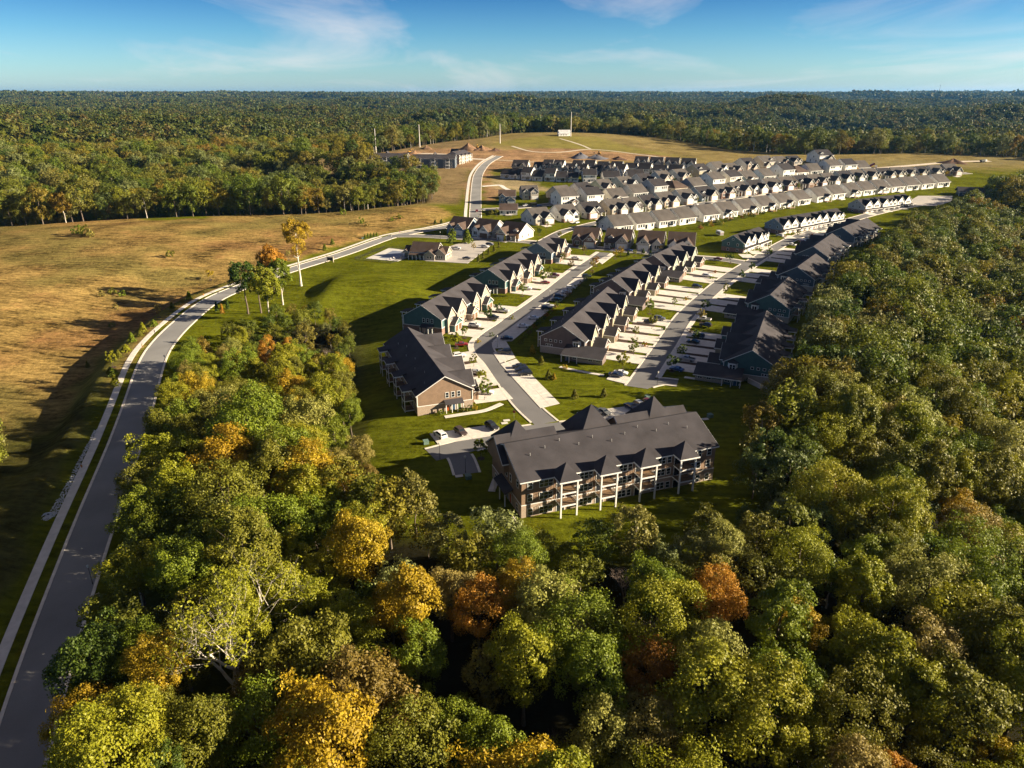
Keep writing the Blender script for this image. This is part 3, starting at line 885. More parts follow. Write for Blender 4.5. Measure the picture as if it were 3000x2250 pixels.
APT = front_block().put('apartment_block', (2.0, 128.3, 0), ANG_A, pal, 'three-storey brown apartment block with four balcony towers, closest to the woods in front', 'apartment block')

# ---------------------------------------------------------------- condominium rows
def condo(L, sd, style, yg, near=False, nb=4):
    """ridge along y; garages face +x*sd; balconies on the other side. style 'door' or 'bay' for the near end wall"""
    S = Spec(); hw, EZ, RZ, B = 8.0, 5.9, 10.6, -4.0
    fx = '+x' if sd > 0 else '-x'; bx = '-x' if sd > 0 else '+x'
    X = lambda v: v * sd
    def bxg(g, x0, y0, z0, x1, y1, z1): g.box(min(X(x0), X(x1)), y0, z0, max(X(x0), X(x1)), y1, z1)
    w = Geo(); gable_wall(w, 'y', 0, 0, L, hw - .02, B, EZ, RZ - .1)
    for (yc, wd, rz) in yg:
        a = Geo(); gable_wall(w, 'x', yc, min(X(6.5), X(9.2)), max(X(6.5), X(9.2)), wd/2, 0, min(EZ, rz - wd * .38), rz - .08)
    S.geo('wall', w, 'wall')
    b = Geo(); bxg(b, -8.06, -.06, B, 8.06, L + .06, 2.3)
    S.geo('brick_base', b, 'brick')
    band = Geo(); bxg(band, -8.1, -.1, 2.32, 8.1, L + .1, 2.48)
    for y in (-.02, L + .02):
        for x in (-8.0, 8.0): bxg(band, x - .12, y - .12, 2.4, x + .12, y + .12, EZ)
    S.geo('band', band, 'trim')
    rf, tr = Geo(), Geo()
    gable(rf, tr, 'y', 0, 0, L, hw, EZ, RZ, .5)
    for (yc, wd, rz) in yg:
        lo, hi = min(X(.3), X(9.3)), max(X(.3), X(9.3))
        gable(rf, tr, 'x', yc, lo, hi, wd/2, min(EZ, rz - wd * .38), rz, .35, sd < 0, sd > 0)
    S.geo('roof', rf, 'roof'); S.geo('trim', tr, 'trim')
    # brick or sided fronts, garages
    for k, (yc, wd, rz) in enumerate(yg):
        fr = Geo(); gable_wall(fr, 'x', yc, min(X(9.2), X(9.28)), max(X(9.2), X(9.28)), wd/2 - .02, 0, min(EZ, rz - wd * .38) - .02, rz - .12); S.geo('front_facing', fr, 'front')
        for o in ((-.75, .75) if wd < 8 else (-1.4, 0, 1.4)): window(S, X(9.3), yc + o, 4.0, fx, .95, 1.45, 1, near)
    n = max(2, int(L / 13)); gx = 13.4 if style == 'bay' else 11.2
    for k in range(n):
        yc = L * (k + .5) / n + (1.2 if style == 'bay' else 0)
        wv = Geo(); gable_wall(wv, 'x', yc, min(X(7), X(gx)), max(X(7), X(gx)), 3.3, -.3, 2.9, 4.9); S.geo('garage_wall', wv, 'front' if k % 2 else 'wall')
        gr, gtr = Geo(), Geo()
        gable(gr, gtr, 'x', yc, min(X(7), X(gx)), max(X(7), X(gx)), 3.3, 2.9, 5.0, .35, sd < 0, sd > 0); S.geo('garage_roof', gr, 'roof'); S.geo('garage_trim', gtr, 'trim')
        panel_door(S, 'garage_door', X(gx + .02), yc - 1.45, 0, fx, 2.5, 2.3, 'garage', 4, 4); panel_door(S, 'garage_door', X(gx + .02), yc + 1.45, 0, fx, 2.5, 2.3, 'garage', 4, 4)
        pz = Geo(); shed(pz, 'x', yc + 3.6, yc + 6.2, X(8.02), X(10.2), 3.5, 2.9); S.geo('porch_roof', pz, 'roof')
        post(S, X(10.0), yc + 3.9, 0, 2.8, .2); post(S, X(10.0), yc + 5.9, 0, 2.8, .2)
        panel_door(S, 'door', X(8.08), yc + 4.9, .15, fx, 1.0, 2.1, 'd_dark', 3, 2)
    # balconies at the back
    for k in range(nb):
        yc = L * (k + .5) / nb
        for z in (-3.2, -.1, 2.85):
            bd = Geo(); bxg(bd, -8.1, yc - 1.85, z - .12, -10.85, yc + 1.85, z); S.geo('balcony_deck', bd, 'deck')
            be = Geo(); bxg(be, -10.85, yc - 1.9, z - .26, -10.92, yc + 1.9, z + .03); bxg(be, -8.1, yc - 1.9, z - .26, -10.85, yc - 1.85, z + .03); S.geo('deck_edge', be, 'trim')
            if z > -3: railing(S, X(-10.8), yc, z, bx, 3.5)
            if z > -3 and near: railing(S, X(-9.4), yc - 1.8, z, '-y', 2.4)
        for s in (-1, 1): post(S, X(-10.75), yc + s * 1.75, -4.2, EZ - .1, .2)
        h = Geo(); shed(h, 'x', yc - 2.2, yc + 2.2, X(-7.4), X(-11.3), EZ + .75, EZ + .05); S.geo('balcony_roof', h, 'roof')
        ft = Geo(); bxg(ft, -11.22, yc - 2.2, EZ - .3, -11.32, yc + 2.2, EZ + .02); bxg(ft, -8.6, yc - 2.28, EZ - .2, -11.22, yc - 2.2, EZ + .1); S.geo('fascia', ft, 'trim')
        for z in (-3.1, 0, 2.95):
            window(S, X(-8.08 if z < 2.3 else -8.0), yc, z + .1, bx, 1.8, 2.0, 2)
            window(S, X(-8.08 if z < 2.3 else -8.0), yc + 3.6, z + .9, bx, 1.0, 1.4)
    # end wall towards the viewer
    if style == 'door':
        for x in (.6, 2.3, 4.0): window(S, X(x), -.01, 4.0, '-y', .85, 1.5, 1, near)
        pr = Geo(); shed(pr, 'y', min(X(-.4), X(5.0)), max(X(-.4), X(5.0)), -.02, -1.9, 3.4, 2.55); S.geo('porch_roof', pr, 'roof')
        for x in (-.2, 1.5, 3.1, 4.8): post(S, X(x), -1.75, -.3, 2.5, .18)
        for x, k in ((.6, 'd_orange'), (2.3, 'd_blue'), (4.0, 'd_green')): panel_door(S, 'door', X(x), -.07, 0, '-y', 1.0, 2.1, k, 3, 2)
        window(S, X(-6.6), -.07, -2.6, '-y', 1.4, 1.3, 2, near)
    else:
        for x in (-6, -4.2, -2.4, -.6): window(S, X(x), -.01, 4.4, '-y', .75, .65, 1, near)
        for x in (-5.6, -4.75, -3.9): window(S, X(x), -.01, 2.7 , '-y', .62, .6, 1, near)
        # corner bay and low porch wing
        by = Geo(); c = X(5.2); by.prism([(c - 1.5, 0, 3.0), (c - .9, -1.1, 3.0), (c + .9, -1.1, 3.0), (c + 1.5, 0, 3.0)], (0, 0, 2.9)); S.geo('bay', by, 'trim')
        br_ = Geo(); i = len(br_.v); br_.v += [(c - 1.9, .2, 5.9), (c - 1.1, -1.5, 5.9), (c + 1.1, -1.5, 5.9), (c + 1.9, .2, 5.9), (c, .1, 6.9)]; br_.f += [(0,1,4),(1,2,4),(2,3,4),(3,2,1,0),(3,0,4)]; br_.mi += [0]*5; S.geo('bay_roof', br_, 'roof')
        for x in (-.45, .45): window(S, c + x, -1.11, 3.8, '-y', .7, 1.5, 1, near)
        wg = Geo(); bxg(wg, 2.5, -.05, -.4, 15.6, -4.6, 2.5); S.geo('wing_wall', wg, 'wall')
        wbk = Geo(); bxg(wbk, 7.0, -4.62, -.4, 15.66, -4.68, 1.2); S.geo('wing_brick', wbk, 'brick')
        wr = Geo(); shed(wr, 'y', min(X(1.6), X(16.1)), max(X(1.6), X(16.1)), .3, -6.6, 4.4, 2.55); S.geo('wing_roof', wr, 'roof')
        wt_ = Geo(); bxg(wt_, 1.6, -6.62, 2.25, 16.1, -6.55, 2.55); S.geo('wing_trim', wt_, 'trim')
        for x in (1.9, 4.6, 7.3): post(S, X(x), -6.3, -.3, 2.4, .22)
        for x in (5.9, 11.5, 14.2): window(S, X(x), -4.62 if x < 7 else -4.69, .9, '-y', 1.3, 1.1, 2, near)
        panel_door(S, 'door', X(3.6), -4.63, 0, '-y', 1.0, 2.1, 'd_blue', 3, 2)
    for k in range(int(L / 6)):
        x = -3.5 if k % 2 else -5; z = EZ + (1 - abs(x) / hw) * (RZ - EZ)
        S.add('vent_pipe', MCACHE['vent'], (X(x), 3 + k * 6, z))
    return S
def gabs(L, n, small):
    out = []
    for k in range(n):
        c = L * (k + .5) / n
        if small: out += [(c - L / n * .24, 6.6, 9.2), (c + L / n * .16, 8.6, 10.1)]
        else: out.append((c, 7.6, 9.9))
    return out
def palc(wall, brk, front, gar, roof=RF_DARK):
    p = {'wall': SD[wall], 'brick': brk, 'front': front, 'garage': gar, 'roof': roof, 'trim': M_TRIM, 'deck': M_DECK, 'glass': M_GLASS}
    p.update({'d_' + k: v for k, v in DOORS.items()})
    return p
def place_condo(P, axis, L, sd, style, n, small, pal, label, near=False, nb=4):
    rz = -math.atan2(axis[0], axis[1])
    return condo(L, sd, style, gabs(L, n, small), near, nb).put('condominium_row', (P[0], P[1], 0), rz, pal, label, 'condominium', 'condominium rows of the estate')
LA = (-.343, .939); LB = (.36, .933)
def ofs(p, ax, across): return (p[0] + ax[1] * across, p[1] - ax[0] * across)
place_condo(ofs((-26.6, 180.5), LA, 8.3), LA, 47, 1, 'door', 2, True, palc('brown', BR_TAN, SD['brown'], M_GAR_B), 'brown condominium row with orange, blue and green doors under its end gable', True)
place_condo(ofs((-41.3, 258), LB, 8.3), LB, 46, 1, 'door', 2, True, palc('teal', BR_RED, BR_TAN, M_GAR_B), 'teal condominium row with brick gables, directly behind the brown one on the curving street', True)
place_condo(ofs((-18.3, 316.5), LB, 8.3), LB, 48, 1, 'door', 2, True, palc('teal', BR_RED, BR_TAN, M_GAR_B), 'teal condominium row, middle one of three along the curving street')
place_condo(ofs((5.5, 377), LB, 8.3), LB, 28, 1, 'door', 1, True, palc('bluegrey', BR_RED, BR_TAN, M_GAR_B), 'short blue-grey condominium row at the cross street, farthest along the curving street', nb=2)
CA = (.385, .923); CB = (.46, .888); CC = (.54, .842)
place_condo(ofs((9.6, 233), CA, 8.2), CA, 56, 1, 'bay', 4, False, palc('plum', BR_STONE, SD['khaki'], M_GAR_B), 'plum-sided condominium row with pointed gables, between the two streets nearest the lawn', True)
place_condo(ofs((35, 299), CB, 8.2), CB, 44, 1, 'bay', 3, False, palc('plum', BR_STONE, SD['khaki'], M_GAR_B), 'plum-sided condominium row, middle of the three between the two streets')
place_condo(ofs((62, 348), CC, 8.2), CC, 40, 1, 'bay', 3, False, palc('plum', BR_STONE, SD['sage'], M_GAR_B), 'plum-sided condominium row at the cross street, behind the other two plum rows')
RA = (.397, .918)
place_condo((73.6, 205), RA, 46, -1, 'bay', 4, False, palc('teal', BR_STONE, SD['khaki'], M_GAR_B), 'large teal condominium row beside the right-hand woods, closest to the lawn', True, 5)
place_condo((101, 270), (.52, .854), 33, -1, 'bay', 3, False, palc('teal', BR_STONE, SD['khaki'], M_GAR_B), 'teal condominium row by the woods, second from the lawn', False, 3)
place_condo((129.5, 318), (.565, .825), 34, -1, 'bay', 3, False, palc('navy', BR_STONE, SD['khaki'], M_GAR_B), 'navy-grey condominium row by the woods, third from the lawn', False, 3)
place_condo((155, 364.5), (.56, .828), 44, -1, 'door', 2, True, palc('navy', BR_STONE, SD['khaki'], M_GAR_B), 'navy-grey condominium row by the woods, fourth from the lawn', False, 4)
place_condo((194, 421), (.66, .75), 46, -1, 'door', 2, True, palc('navy', BR_STONE, SD['khaki'], M_GAR_B), 'navy-grey condominium row half hidden by treetops, last of the wood-side rows', False, 4)

# ---------------------------------------------------------------- townhouse terraces
def terrace(n):
    S = Spec(); mw, D, EZ, RZ = 17.0, 13.0, 5.6, 9.4
    for k in range(n):
        x0 = k * mw; dy = -.7 * (k % 2); dz = .25 * (k % 2)
        w = Geo(); gable_wall(w, 'x', D/2 + dy, x0, x0 + mw, D/2, -1, EZ + dz, RZ + dz - .1)
        rf, tr = Geo(), Geo(); gable(rf, tr, 'x', D/2 + dy, x0, x0 + mw, D/2, EZ + dz, RZ + dz, .4, k == 0 or k % 2 == 1, k == n - 1 or k % 2 == 1)
        fr = Geo()
        for (o, wd) in (((3.8, 6.2), (9.2, 4.2), (13.6, 4.2)) if k % 2 else ((4.2, 7.0), (12.2, 7.0))):
            gable_wall(fr, 'y', x0 + o, dy - .7, dy + 2, wd/2, 2.9, EZ + dz, EZ + dz + wd * .48)
            gable(rf, tr, 'y', x0 + o, dy - .7, dy + D/2, wd/2, EZ + dz, EZ + dz + wd * .48 + .1, .3, True, False)
            for s in ((-1.5, 0, 1.5) if wd > 6.5 else ((-1.1, 1.1) if wd > 5 else (-.7, .7))): window(S, x0 + o + s, dy - .71, 3.9, '-y', .95, 1.6)
        S.geo('wall', w, 'wall'); S.geo('front_gables', fr, 'front'); S.geo('roof', rf, 'roof'); S.geo('trim', tr, 'trim')
        b = Geo(); b.box(x0 - (.05 if k == 0 else -.02), dy - .05, -1, x0 + mw + (.05 if k == n-1 else -.02), dy + D + .05, 2.4); S.geo('brick_base', b, 'brick')
        ca = Geo(); shed(ca, 'y', x0 + .1, x0 + mw - .1, dy + .02, dy - 2.4, 3.6, 2.7); S.geo('porch_roof', ca, 'roof')
        fa = Geo(); fa.box(x0 + .1, dy - 2.45, 2.4, x0 + mw - .1, dy - 2.38, 2.66); S.geo('fascia', fa, 'trim')
        for x in (.4, 5.8, 11.2, 16.6): post(S, x0 + x, dy - 2.2, -.2, 2.5, .26)
        for x in (3.1, 8.5, 13.9): panel_door(S, 'garage_door', x0 + x + .5, dy - .06, .05, '-y', 2.6, 2.2, 'garage', 4, 4)
        for x in (1.0, 6.3, 11.7): panel_door(S, 'door', x0 + x, dy - .06, .05, '-y', .9, 2.1, 'd_dark', 3, 2)
        for x in (3, 8.5, 14): window(S, x0 + x, dy + D + .01, 3.6, '+y', 1.4, 1.4, 2)
    for y, z in ((3.5, 3.6), (9, 3.6), (3.5, .5), (9, .5)): window(S, -.06 if z < 2 else -.01, y, z, '-x', 1.0, 1.3)
    window(S, -.01, D/2, 6.6, '-x', .9, .9)
    return S
def place_terrace(pxa, pxb, n, pal, label):
    a, b = at(*pxa), at(*pxb)
    ang = math.atan2(b[1] - a[1], b[0] - a[0]); L = math.hypot(b[0] - a[0], b[1] - a[1])
    z = min(a[2], b[2])
    terrace(n).put('townhouse_terrace', (a[0], a[1], z), ang, pal, label, 'terrace', 'townhouse terraces across from the wood-side rows', (L / (n * 17.0), 1, 1))
place_terrace((2176, 742), (2245, 716), 2, palc('teal', BR_RED, SD['white'], M_GAR_W, RF_BLK), 'short terrace with a teal end wall over brick, beside the green slope')
place_terrace((2289, 687), (2468, 650), 4, palc('bluegrey', BR_RED, SD['white'], M_GAR_W, RF_BLK), 'long white-gabled terrace with a blue-grey end wall, middle of the right street')
place_terrace((2529, 626), (2668, 600), 3, palc('grey', BR_RED, SD['white'], M_GAR_W, RF_BLK), 'terrace with white gables and a pale blue end wall, farthest along the right street')

# ---------------------------------------------------------------- single houses
def house(kind, mir, storeys, back):
    S = Spec(); W, D = 12.6, 14.0
    EZ = 3.0 if storeys == 1 else 5.6
    RZ = EZ + (4.3 if storeys == 1 else 3.9)
    if kind == 'plain': RZ = EZ + 3.6
    m = -1 if mir else 1
    w, rf, tr = Geo(), Geo(), Geo()
    if kind == 'hip':
        w.box(-W/2, -D/2, -1.2, W/2, D/2, EZ); hip(rf, -W/2, -D/2, W/2, D/2, EZ + .1, EZ + 3.8, .45, 2.0)
    else:
        gable_wall(w, 'x', 0, -W/2, W/2, D/2, -1.2, EZ, RZ - .1)
        gable(rf, tr, 'x', 0, -W/2, W/2, D/2, EZ, RZ, .45)
    S.geo('wall', w, 'wall')
    fy = -D/2
    fr, fb = Geo(), Geo()
    gx, gw, gp = m * 2.9, 6.2, 2.6
    gz = EZ if storeys == 1 else (EZ if kind == 'a' else 3.0)
    rise = gw * .42
    gable_wall(fr, 'y', gx, fy - gp, fy + 1, gw/2, -.6, gz, gz + rise)
    gable(rf, tr, 'y', gx, fy - gp, fy + 5.5, gw/2, gz, gz + rise + .1, .35, True, False)
    fb.box(gx - gw/2 - .05, fy - gp - .05, -.6, gx + gw/2 + .05, fy + .5, 1.1 if kind != 'c' else 2.9)
    panel_door(S, 'garage_door', gx, fy - gp - .06, 0, '-y', 4.8, 2.25, 'garage', 4, 8)
    if storeys == 2 and kind == 'a':
        for s in (-1.5, 0, 1.5): window(S, gx + s, fy - gp - .01, 3.9, '-y', .95, 1.4)
    else:
        for s in (-.8, 0, .8): window(S, gx + s, fy - gp - .01, gz + .35, '-y', .55, .75)
    sx = -m * 3.6
    if kind in ('a', 'b'):
        sw = 4.4; gable_wall(fr, 'y', sx, fy - 1.0, fy + 1, sw/2, -.6, EZ, EZ + sw * .42)
        gable(rf, tr, 'y', sx, fy - 1.0, fy + 4.5, sw/2, EZ, EZ + sw * .42 + .1, .3, True, False)
        for s in (-.55, .55): window(S, sx + s, fy - 1.01, .9, '-y', .9, 1.5)
        if storeys == 2:
            for s in (-.55, .55): window(S, sx + s, fy - 1.01, 3.8, '-y', .9, 1.4)
        panel_door(S, 'door', -m * .6, fy - .01, 0, '-y', 1.0, 2.1, 'd_dark', 3, 2)
    else:
        pr = Geo(); shed(pr, 'y', min(-m * .2, -m * 6.3), max(-m * .2, -m * 6.3), fy - .02, fy - 2.4, 3.1, 2.6); S.geo('porch_roof', pr, 'roof')
        for x in (.4, 3.2, 6.0): post(S, -m * x, fy - 2.2, -.4, 2.5, .24)
        dm = Geo(); gable_wall(dm, 'y', sx, fy + 1.2, fy + 4, 1.1, EZ, EZ + 1.6, EZ + 2.1); S.geo('dormer', dm, 'wall')
        gable(rf, tr, 'y', sx, fy + 1.2, fy + 4.4, 1.2, EZ + 1.5, EZ + 2.2, .2, True, False)
        window(S, sx, fy + 1.19, EZ + .75, '-y', 1.4, .7, 2)
        for s in (-1.6, 1.2): window(S, sx + s, fy - .01, .9, '-y', 1.2, 1.4, 2)
        panel_door(S, 'door', -m * 1.2, fy - .01, 0, '-y', 1.0, 2.1, 'd_dark', 3, 2)
    # back
    by = D/2
    if back == 'porch':
        px_ = m * 2.6
        gable(rf, tr, 'y', px_, by - 3, by + 2.8, 2.3, 2.8, 4.0, .25, False, True)
        bg = Geo(); gable_wall(bg, 'y', px_, by + 2.5, by + 2.75, 2.25, 2.55, 2.8, 3.9); S.geo('porch_gable', bg, 'front')
        for s in (-2.1, 2.1): post(S, px_ + s, by + 2.6, -1.2, 2.7, .24)
        dk = Geo(); dk.box(px_ - 2.3, by + .02, -.25, px_ + 2.3, by + 3, -.02); S.geo('deck', dk, 'deck')
        st = Geo()
        for k in range(6): st.box(px_ + 2.3 + k * .3, by + 1.2, -.5 - k * .18, px_ + 2.6 + k * .3, by + 2.4, -.42 - k * .18)
        S.geo('deck_stair', st, 'deck')
    elif back == 'patio':
        dk = Geo(); dk.box(-2.5, by + .02, -.5, 2.2, by + 3.2, -.02); S.geo('patio', dk, 'conc')
    elif back == 'balcony':
        rc = Geo(); rc.box(m * 2.4 - 1.5, by + .01, .1, m * 2.4 + 1.5, by + .04, 2.4); S.geo('recess', rc, 'glass')
        railing(S, m * 2.4, by + .1, .1, '+y', 3.0)
        dk = Geo(); dk.box(m * 2.4 - 1.6, by + .02, -.12, m * 2.4 + 1.6, by + .7, .08); S.geo('balcony_deck', dk, 'trim')
    for x in (-4.6, -2.9, -1.2, 4.9):
        window(S, x * m, by + .01, .85, '+y', 1.0, 1.45)
        if storeys == 2: window(S, x * m, by + .01, 3.7, '+y', 1.0, 1.4)
    panel_door(S, 'patio_door', m * .6, by + .01, 0, '+y', 1.7, 2.1, 'glass', 1, 2)
    for s in (-1, 1):
        f = '-x' if s < 0 else '+x'
        for y in (-3.5, 2.5): window(S, s * (W/2 + .01), y, .9, f, .9, 1.3)
        if storeys == 2: window(S, s * (W/2 + .01), -.5, 3.8, f, .9, 1.2)
    S.geo('front_wing', fr, 'front'); S.geo('brick_base', fb, 'brick'); S.geo('roof', rf, 'roof')
    if tr.v: S.geo('trim', tr, 'trim')
    S.add('vent_pipe', MCACHE['vent'], (m * 2, 2.5, RZ - 2.2))
    return S
HS = {}
def hspec(*k):
    if k not in HS: HS[k] = house(*k)
    return HS[k]
WALLS = ['white', 'cream', 'grey', 'tan', 'white', 'bluegrey', 'sage', 'cream', 'khaki', 'grey', 'white']
WORD = {'white': 'white', 'cream': 'cream', 'grey': 'grey', 'tan': 'tan', 'bluegrey': 'blue-grey', 'sage': 'sage-green', 'khaki': 'khaki', 'wood': 'bare timber'}
RFW = {RF_GREY.name: 'grey', RF_BLK.name: 'black', RF_BRN.name: 'brown'}
ORD = ['first', 'second', 'third', 'fourth', 'fifth', 'sixth', 'seventh', 'eighth', 'ninth', 'tenth', 'eleventh', 'twelfth', 'thirteenth', 'fourteenth', 'fifteenth', 'sixteenth', 'seventeenth', 'eighteenth',
       'nineteenth', 'twentieth', 'twenty-first', 'twenty-second', 'twenty-third', 'twenty-fourth', 'twenty-fifth', 'twenty-sixth', 'twenty-seventh', 'twenty-eighth']
HOUSE_POS = []; HOUSE_LAB = []
hr = random.Random(3)
def hpal(wall, roof, garage):
    fr = hr.choice([BR_STONE, BR_TAN, SD[wall], SD['white'], SD[wall], BR_RED])
    return {'wall': SD[wall], 'front': fr, 'brick': hr.choice([BR_STONE, BR_TAN, BR_RED]), 'roof': roof, 'trim': M_TRIM, 'garage': garage, 'deck': M_DECK, 'conc': M_CONC, 'glass': M_GLASS, 'd_dark': hr.choice([DOORS['dark'], DOORS['red'], DOORS['blue']])}
def row(line, xs, toward, kinds, storeys, roofs, where, walls=None, drive=True, dzc=2.2, size=1.0):
    """houses along a survey line; toward: fronts face the viewer's side of the row"""
    P = [at(*p, dzc)[:2] for p in line]
    lx = [p[0] for p in line]
    pts = []
    for x in xs:
        k = max(0, min(len(lx) - 2, int(np.searchsorted(lx, x) - 1)))
        y = line[k][1] + (line[k+1][1] - line[k][1]) * (x - lx[k]) / (lx[k+1] - lx[k])
        pts.append(np.array(at(x, y, dzc)[:2]))
    T = np.gradient(np.array(pts), axis=0) if len(pts) > 2 else np.array([pts[-1] - pts[0]] * len(pts))
    if len(pts) > 4:
        K = T.copy()
        for i in range(len(T)): K[i] = T[max(0, i-2):i+3].mean(0)
        T = K
    for i, p in enumerate(pts):
        t = T[i] / np.linalg.norm(T[i])
        n = np.array([t[1], -t[0]])
        if not toward: n = -n
        rz = math.atan2(n[1], n[0]) + R(90)
        st = storeys[i % len(storeys)]; kd = kinds[i % len(kinds)]
        wall = (walls or WALLS)[(i * 7 + len(xs)) % len(walls or WALLS)] if not walls or len(walls) != len(xs) else walls[i]
        roof = roofs[i % len(roofs)]
        gap = min([np.linalg.norm(p - pts[j]) for j in (i-1, i+1) if 0 <= j < len(pts)] + [30])
        sc = size * min(1.15, max(.74, (gap - 2.6) / 12.7))
        bk = hr.choice(['porch', 'patio', 'balcony', 'plain'])
        lab = f"{WORD[wall]} house, {RFW[roof.name]} roof, {ORD[i]} from left {where}"
        S = hspec(kd, hr.random() < .5, st, bk)
        S.put('house', (p[0], p[1], H1(*p) + .15), rz, hpal(wall, roof, M_GAR_W if hr.random() < .85 else M_GAR_B), lab, 'house', 'detached houses of the estate', (sc, min(1.28, max(1.05, sc * 1.22)), min(1.3, max(1.12, sc * 1.2))))
        HOUSE_POS.append((p[0], p[1], rz, sc))
        if drive: HOUSE_LAB.append((p[0], p[1], rz, sc, f'{ORD[i]} house {where}'))
        if drive:
            f = np.array([math.sin(rz), -math.cos(rz)]); s = np.array([math.cos(rz), math.sin(rz)])
            for mm in (1,):
                c0 = p + f * 9 * sc
                q = [c0 - s * 3, c0 + s * 3, c0 + f * 6 + s * 2.6, c0 + f * 6 - s * 2.6]
                patch('driveway', [tuple(a) for a in q], 0.12, M_CONC, px=False)
G_, K_, N_ = RF_GREY, RF_BLK, RF_BRN
row([(1360, 670), (1433, 677), (1510, 686)], [1360, 1434, 1512], True, ['b', 'b', 'c'], [1], [RF_BRN, RF_BRN, RF_BRN], 'in the row facing the clubhouse car park', ['bluegrey', 'grey', 'cream'])
row([(1720, 703), (1815, 708), (1910, 714), (1995, 718)], [1720, 1815, 1908, 1996], True, ['b', 'c', 'a', 'b'], [1], [RF_BRN, RF_BRN, RF_BRN, RF_BRN], 'in the row facing the plum condominiums', ['tan', 'grey', 'cream', 'grey'])
row([(1801, 663), (1930, 648), (2057, 631), (2223, 604), (2329, 586), (2429, 570), (2516, 559), (2605, 549), (2779, 532)],
    [1803, 1867, 1932, 1990, 2058, 2113, 2168, 2222, 2275, 2328, 2384, 2430, 2480, 2520, 2562, 2605, 2648, 2692, 2738], False, ['b', 'c', 'a'], [1], [G_], 'in the row backing onto the terraces', ['cream', 'white', 'grey', 'bluegrey', 'cream', 'white', 'grey'])
row([(1574, 640), (1653, 630), (1723, 622), (1841, 607), (1936, 592), (2051, 574), (2151, 560), (2248, 549), (2339, 539), (2413, 531), (2535, 518), (2657, 509), (2803, 502)],
    [1572, 1650, 1722, 1789, 1842, 1888, 1938, 1997, 2051, 2104, 2151, 2200, 2248, 2293, 2337, 2377, 2415, 2462, 2500, 2538, 2580, 2618, 2655, 2690, 2730, 2772], True, ['b', 'a', 'c', 'b', 'c', 'a'], [1], [G_, G_, K_], 'in the long middle row, front sunlit')
row([(1653, 591), (1725, 587), (1796, 580), (1852, 568), (1977, 553), (2083, 540), (2180, 525), (2288, 512), (2369, 503), (2510, 494)],
    [1653, 1725, 1796, 1856, 1914, 1974, 2028, 2083, 2132, 2180, 2232, 2288, 2330, 2372, 2426, 2472, 2512], False, ['plain', 'plain', 'b', 'b', 'plain', 'hip', 'c'], [2, 2, 1, 1, 2, 1, 1], [G_, K_, G_, G_, K_, N_, G_], 'in the row behind the middle row',
    ['white', 'white', 'cream', 'grey', 'grey', 'tan', 'bluegrey', 'white', 'cream', 'bluegrey', 'white', 'white', 'white', 'white', 'white', 'white', 'wood'])
row([(1640, 572), (1762, 552), (1934, 526), (2042, 514), (2123, 503), (2234, 488), (2316, 484)], [1640, 1700, 1762, 1822, 1880, 1934, 1986, 2042, 2092, 2132, 2180, 2232, 2276, 2316], True, ['b', 'a', 'b', 'c'], [1, 1, 1, 1, 1, 1, 1, 2, 2, 1, 2, 2, 2, 2],
    [G_, K_, G_], 'in the second row from the building site', size=.95)
row([(1488, 512), (1572, 519), (1725, 524), (1860, 521)], [1490, 1517, 1549, 1580, 1615, 1646, 1678, 1725, 1788, 1858], False, ['plain', 'b'], [1, 1, 2, 1, 2, 1, 1, 2, 1, 1], [K_], 'in the dark-roofed row by the bare lot', ['white', 'bluegrey', 'navy' if False else 'grey', 'white', 'white', 'tan', 'white'], False)
row([(1525, 492), (1640, 496), (1820, 508)], [1527, 1580, 1608, 1640, 1673, 1707, 1748, 1784, 1820], True, ['b', 'a'], [1, 1, 2, 2, 1], [K_], 'in the second dark-roofed row', ['white', 'grey', 'bluegrey', 'white', 'cream'], False)
row([(1694, 486), (1850, 494), (1981, 504)], [1694, 1730, 1768, 1808, 1850, 1891, 1935, 1981], False, ['plain', 'b'], [1], [K_], 'in the third dark-roofed row', ['white', 'white', 'grey', 'white', 'bluegrey'], False)
row([(1863, 477), (2017, 485)], [1880, 1924, 1970, 2017], True, ['b'], [1], [K_], 'in the short row below the wood edge', ['white', 'white', 'grey'], False)
for (px_, py_, k, st, wall, roof, face, lab) in (
    (1486, 586, 'b', 2, 'bluegrey', N_, 0, 'blue-grey two-storey house with a tall gable, alone beside the straight road'),
    (1490, 616, 'plain', 1, 'white', N_, 180, 'low white house with a brown roof and small porch at the straight road'),
    (1549, 572, 'a', 2, 'grey', G_, 10, 'grey two-storey house with white columns across the side street from the parked trucks'),
    (2121, 500, 'plain', 1, 'white', K_, 200, 'small white house at the end of the wood-edge lane'),
    (1190, 519, 'hip', 1, 'tan', N_, 0, 'low brown-roofed house surrounded by the woods near the straight road'),
    (2400, 470, 'plain', 2, 'white', K_, 20, 'tall white farmhouse half hidden among trees beyond the estate'),
    (2615, 416, 'plain', 1, 'white', G_, 15, 'lone house with a pale roof in the far right woods')):
    p = at(px_, py_, 2.0)
    hspec(k, False, st, 'patio').put('house', (p[0], p[1], p[2] + .15), R(face), hpal(wall, roof, M_GAR_W), lab, 'house', None, 1.35 if px_ in (1190, 2400, 2615) else 1.0)
    HOUSE_POS.append((p[0], p[1], 0, 1.3))
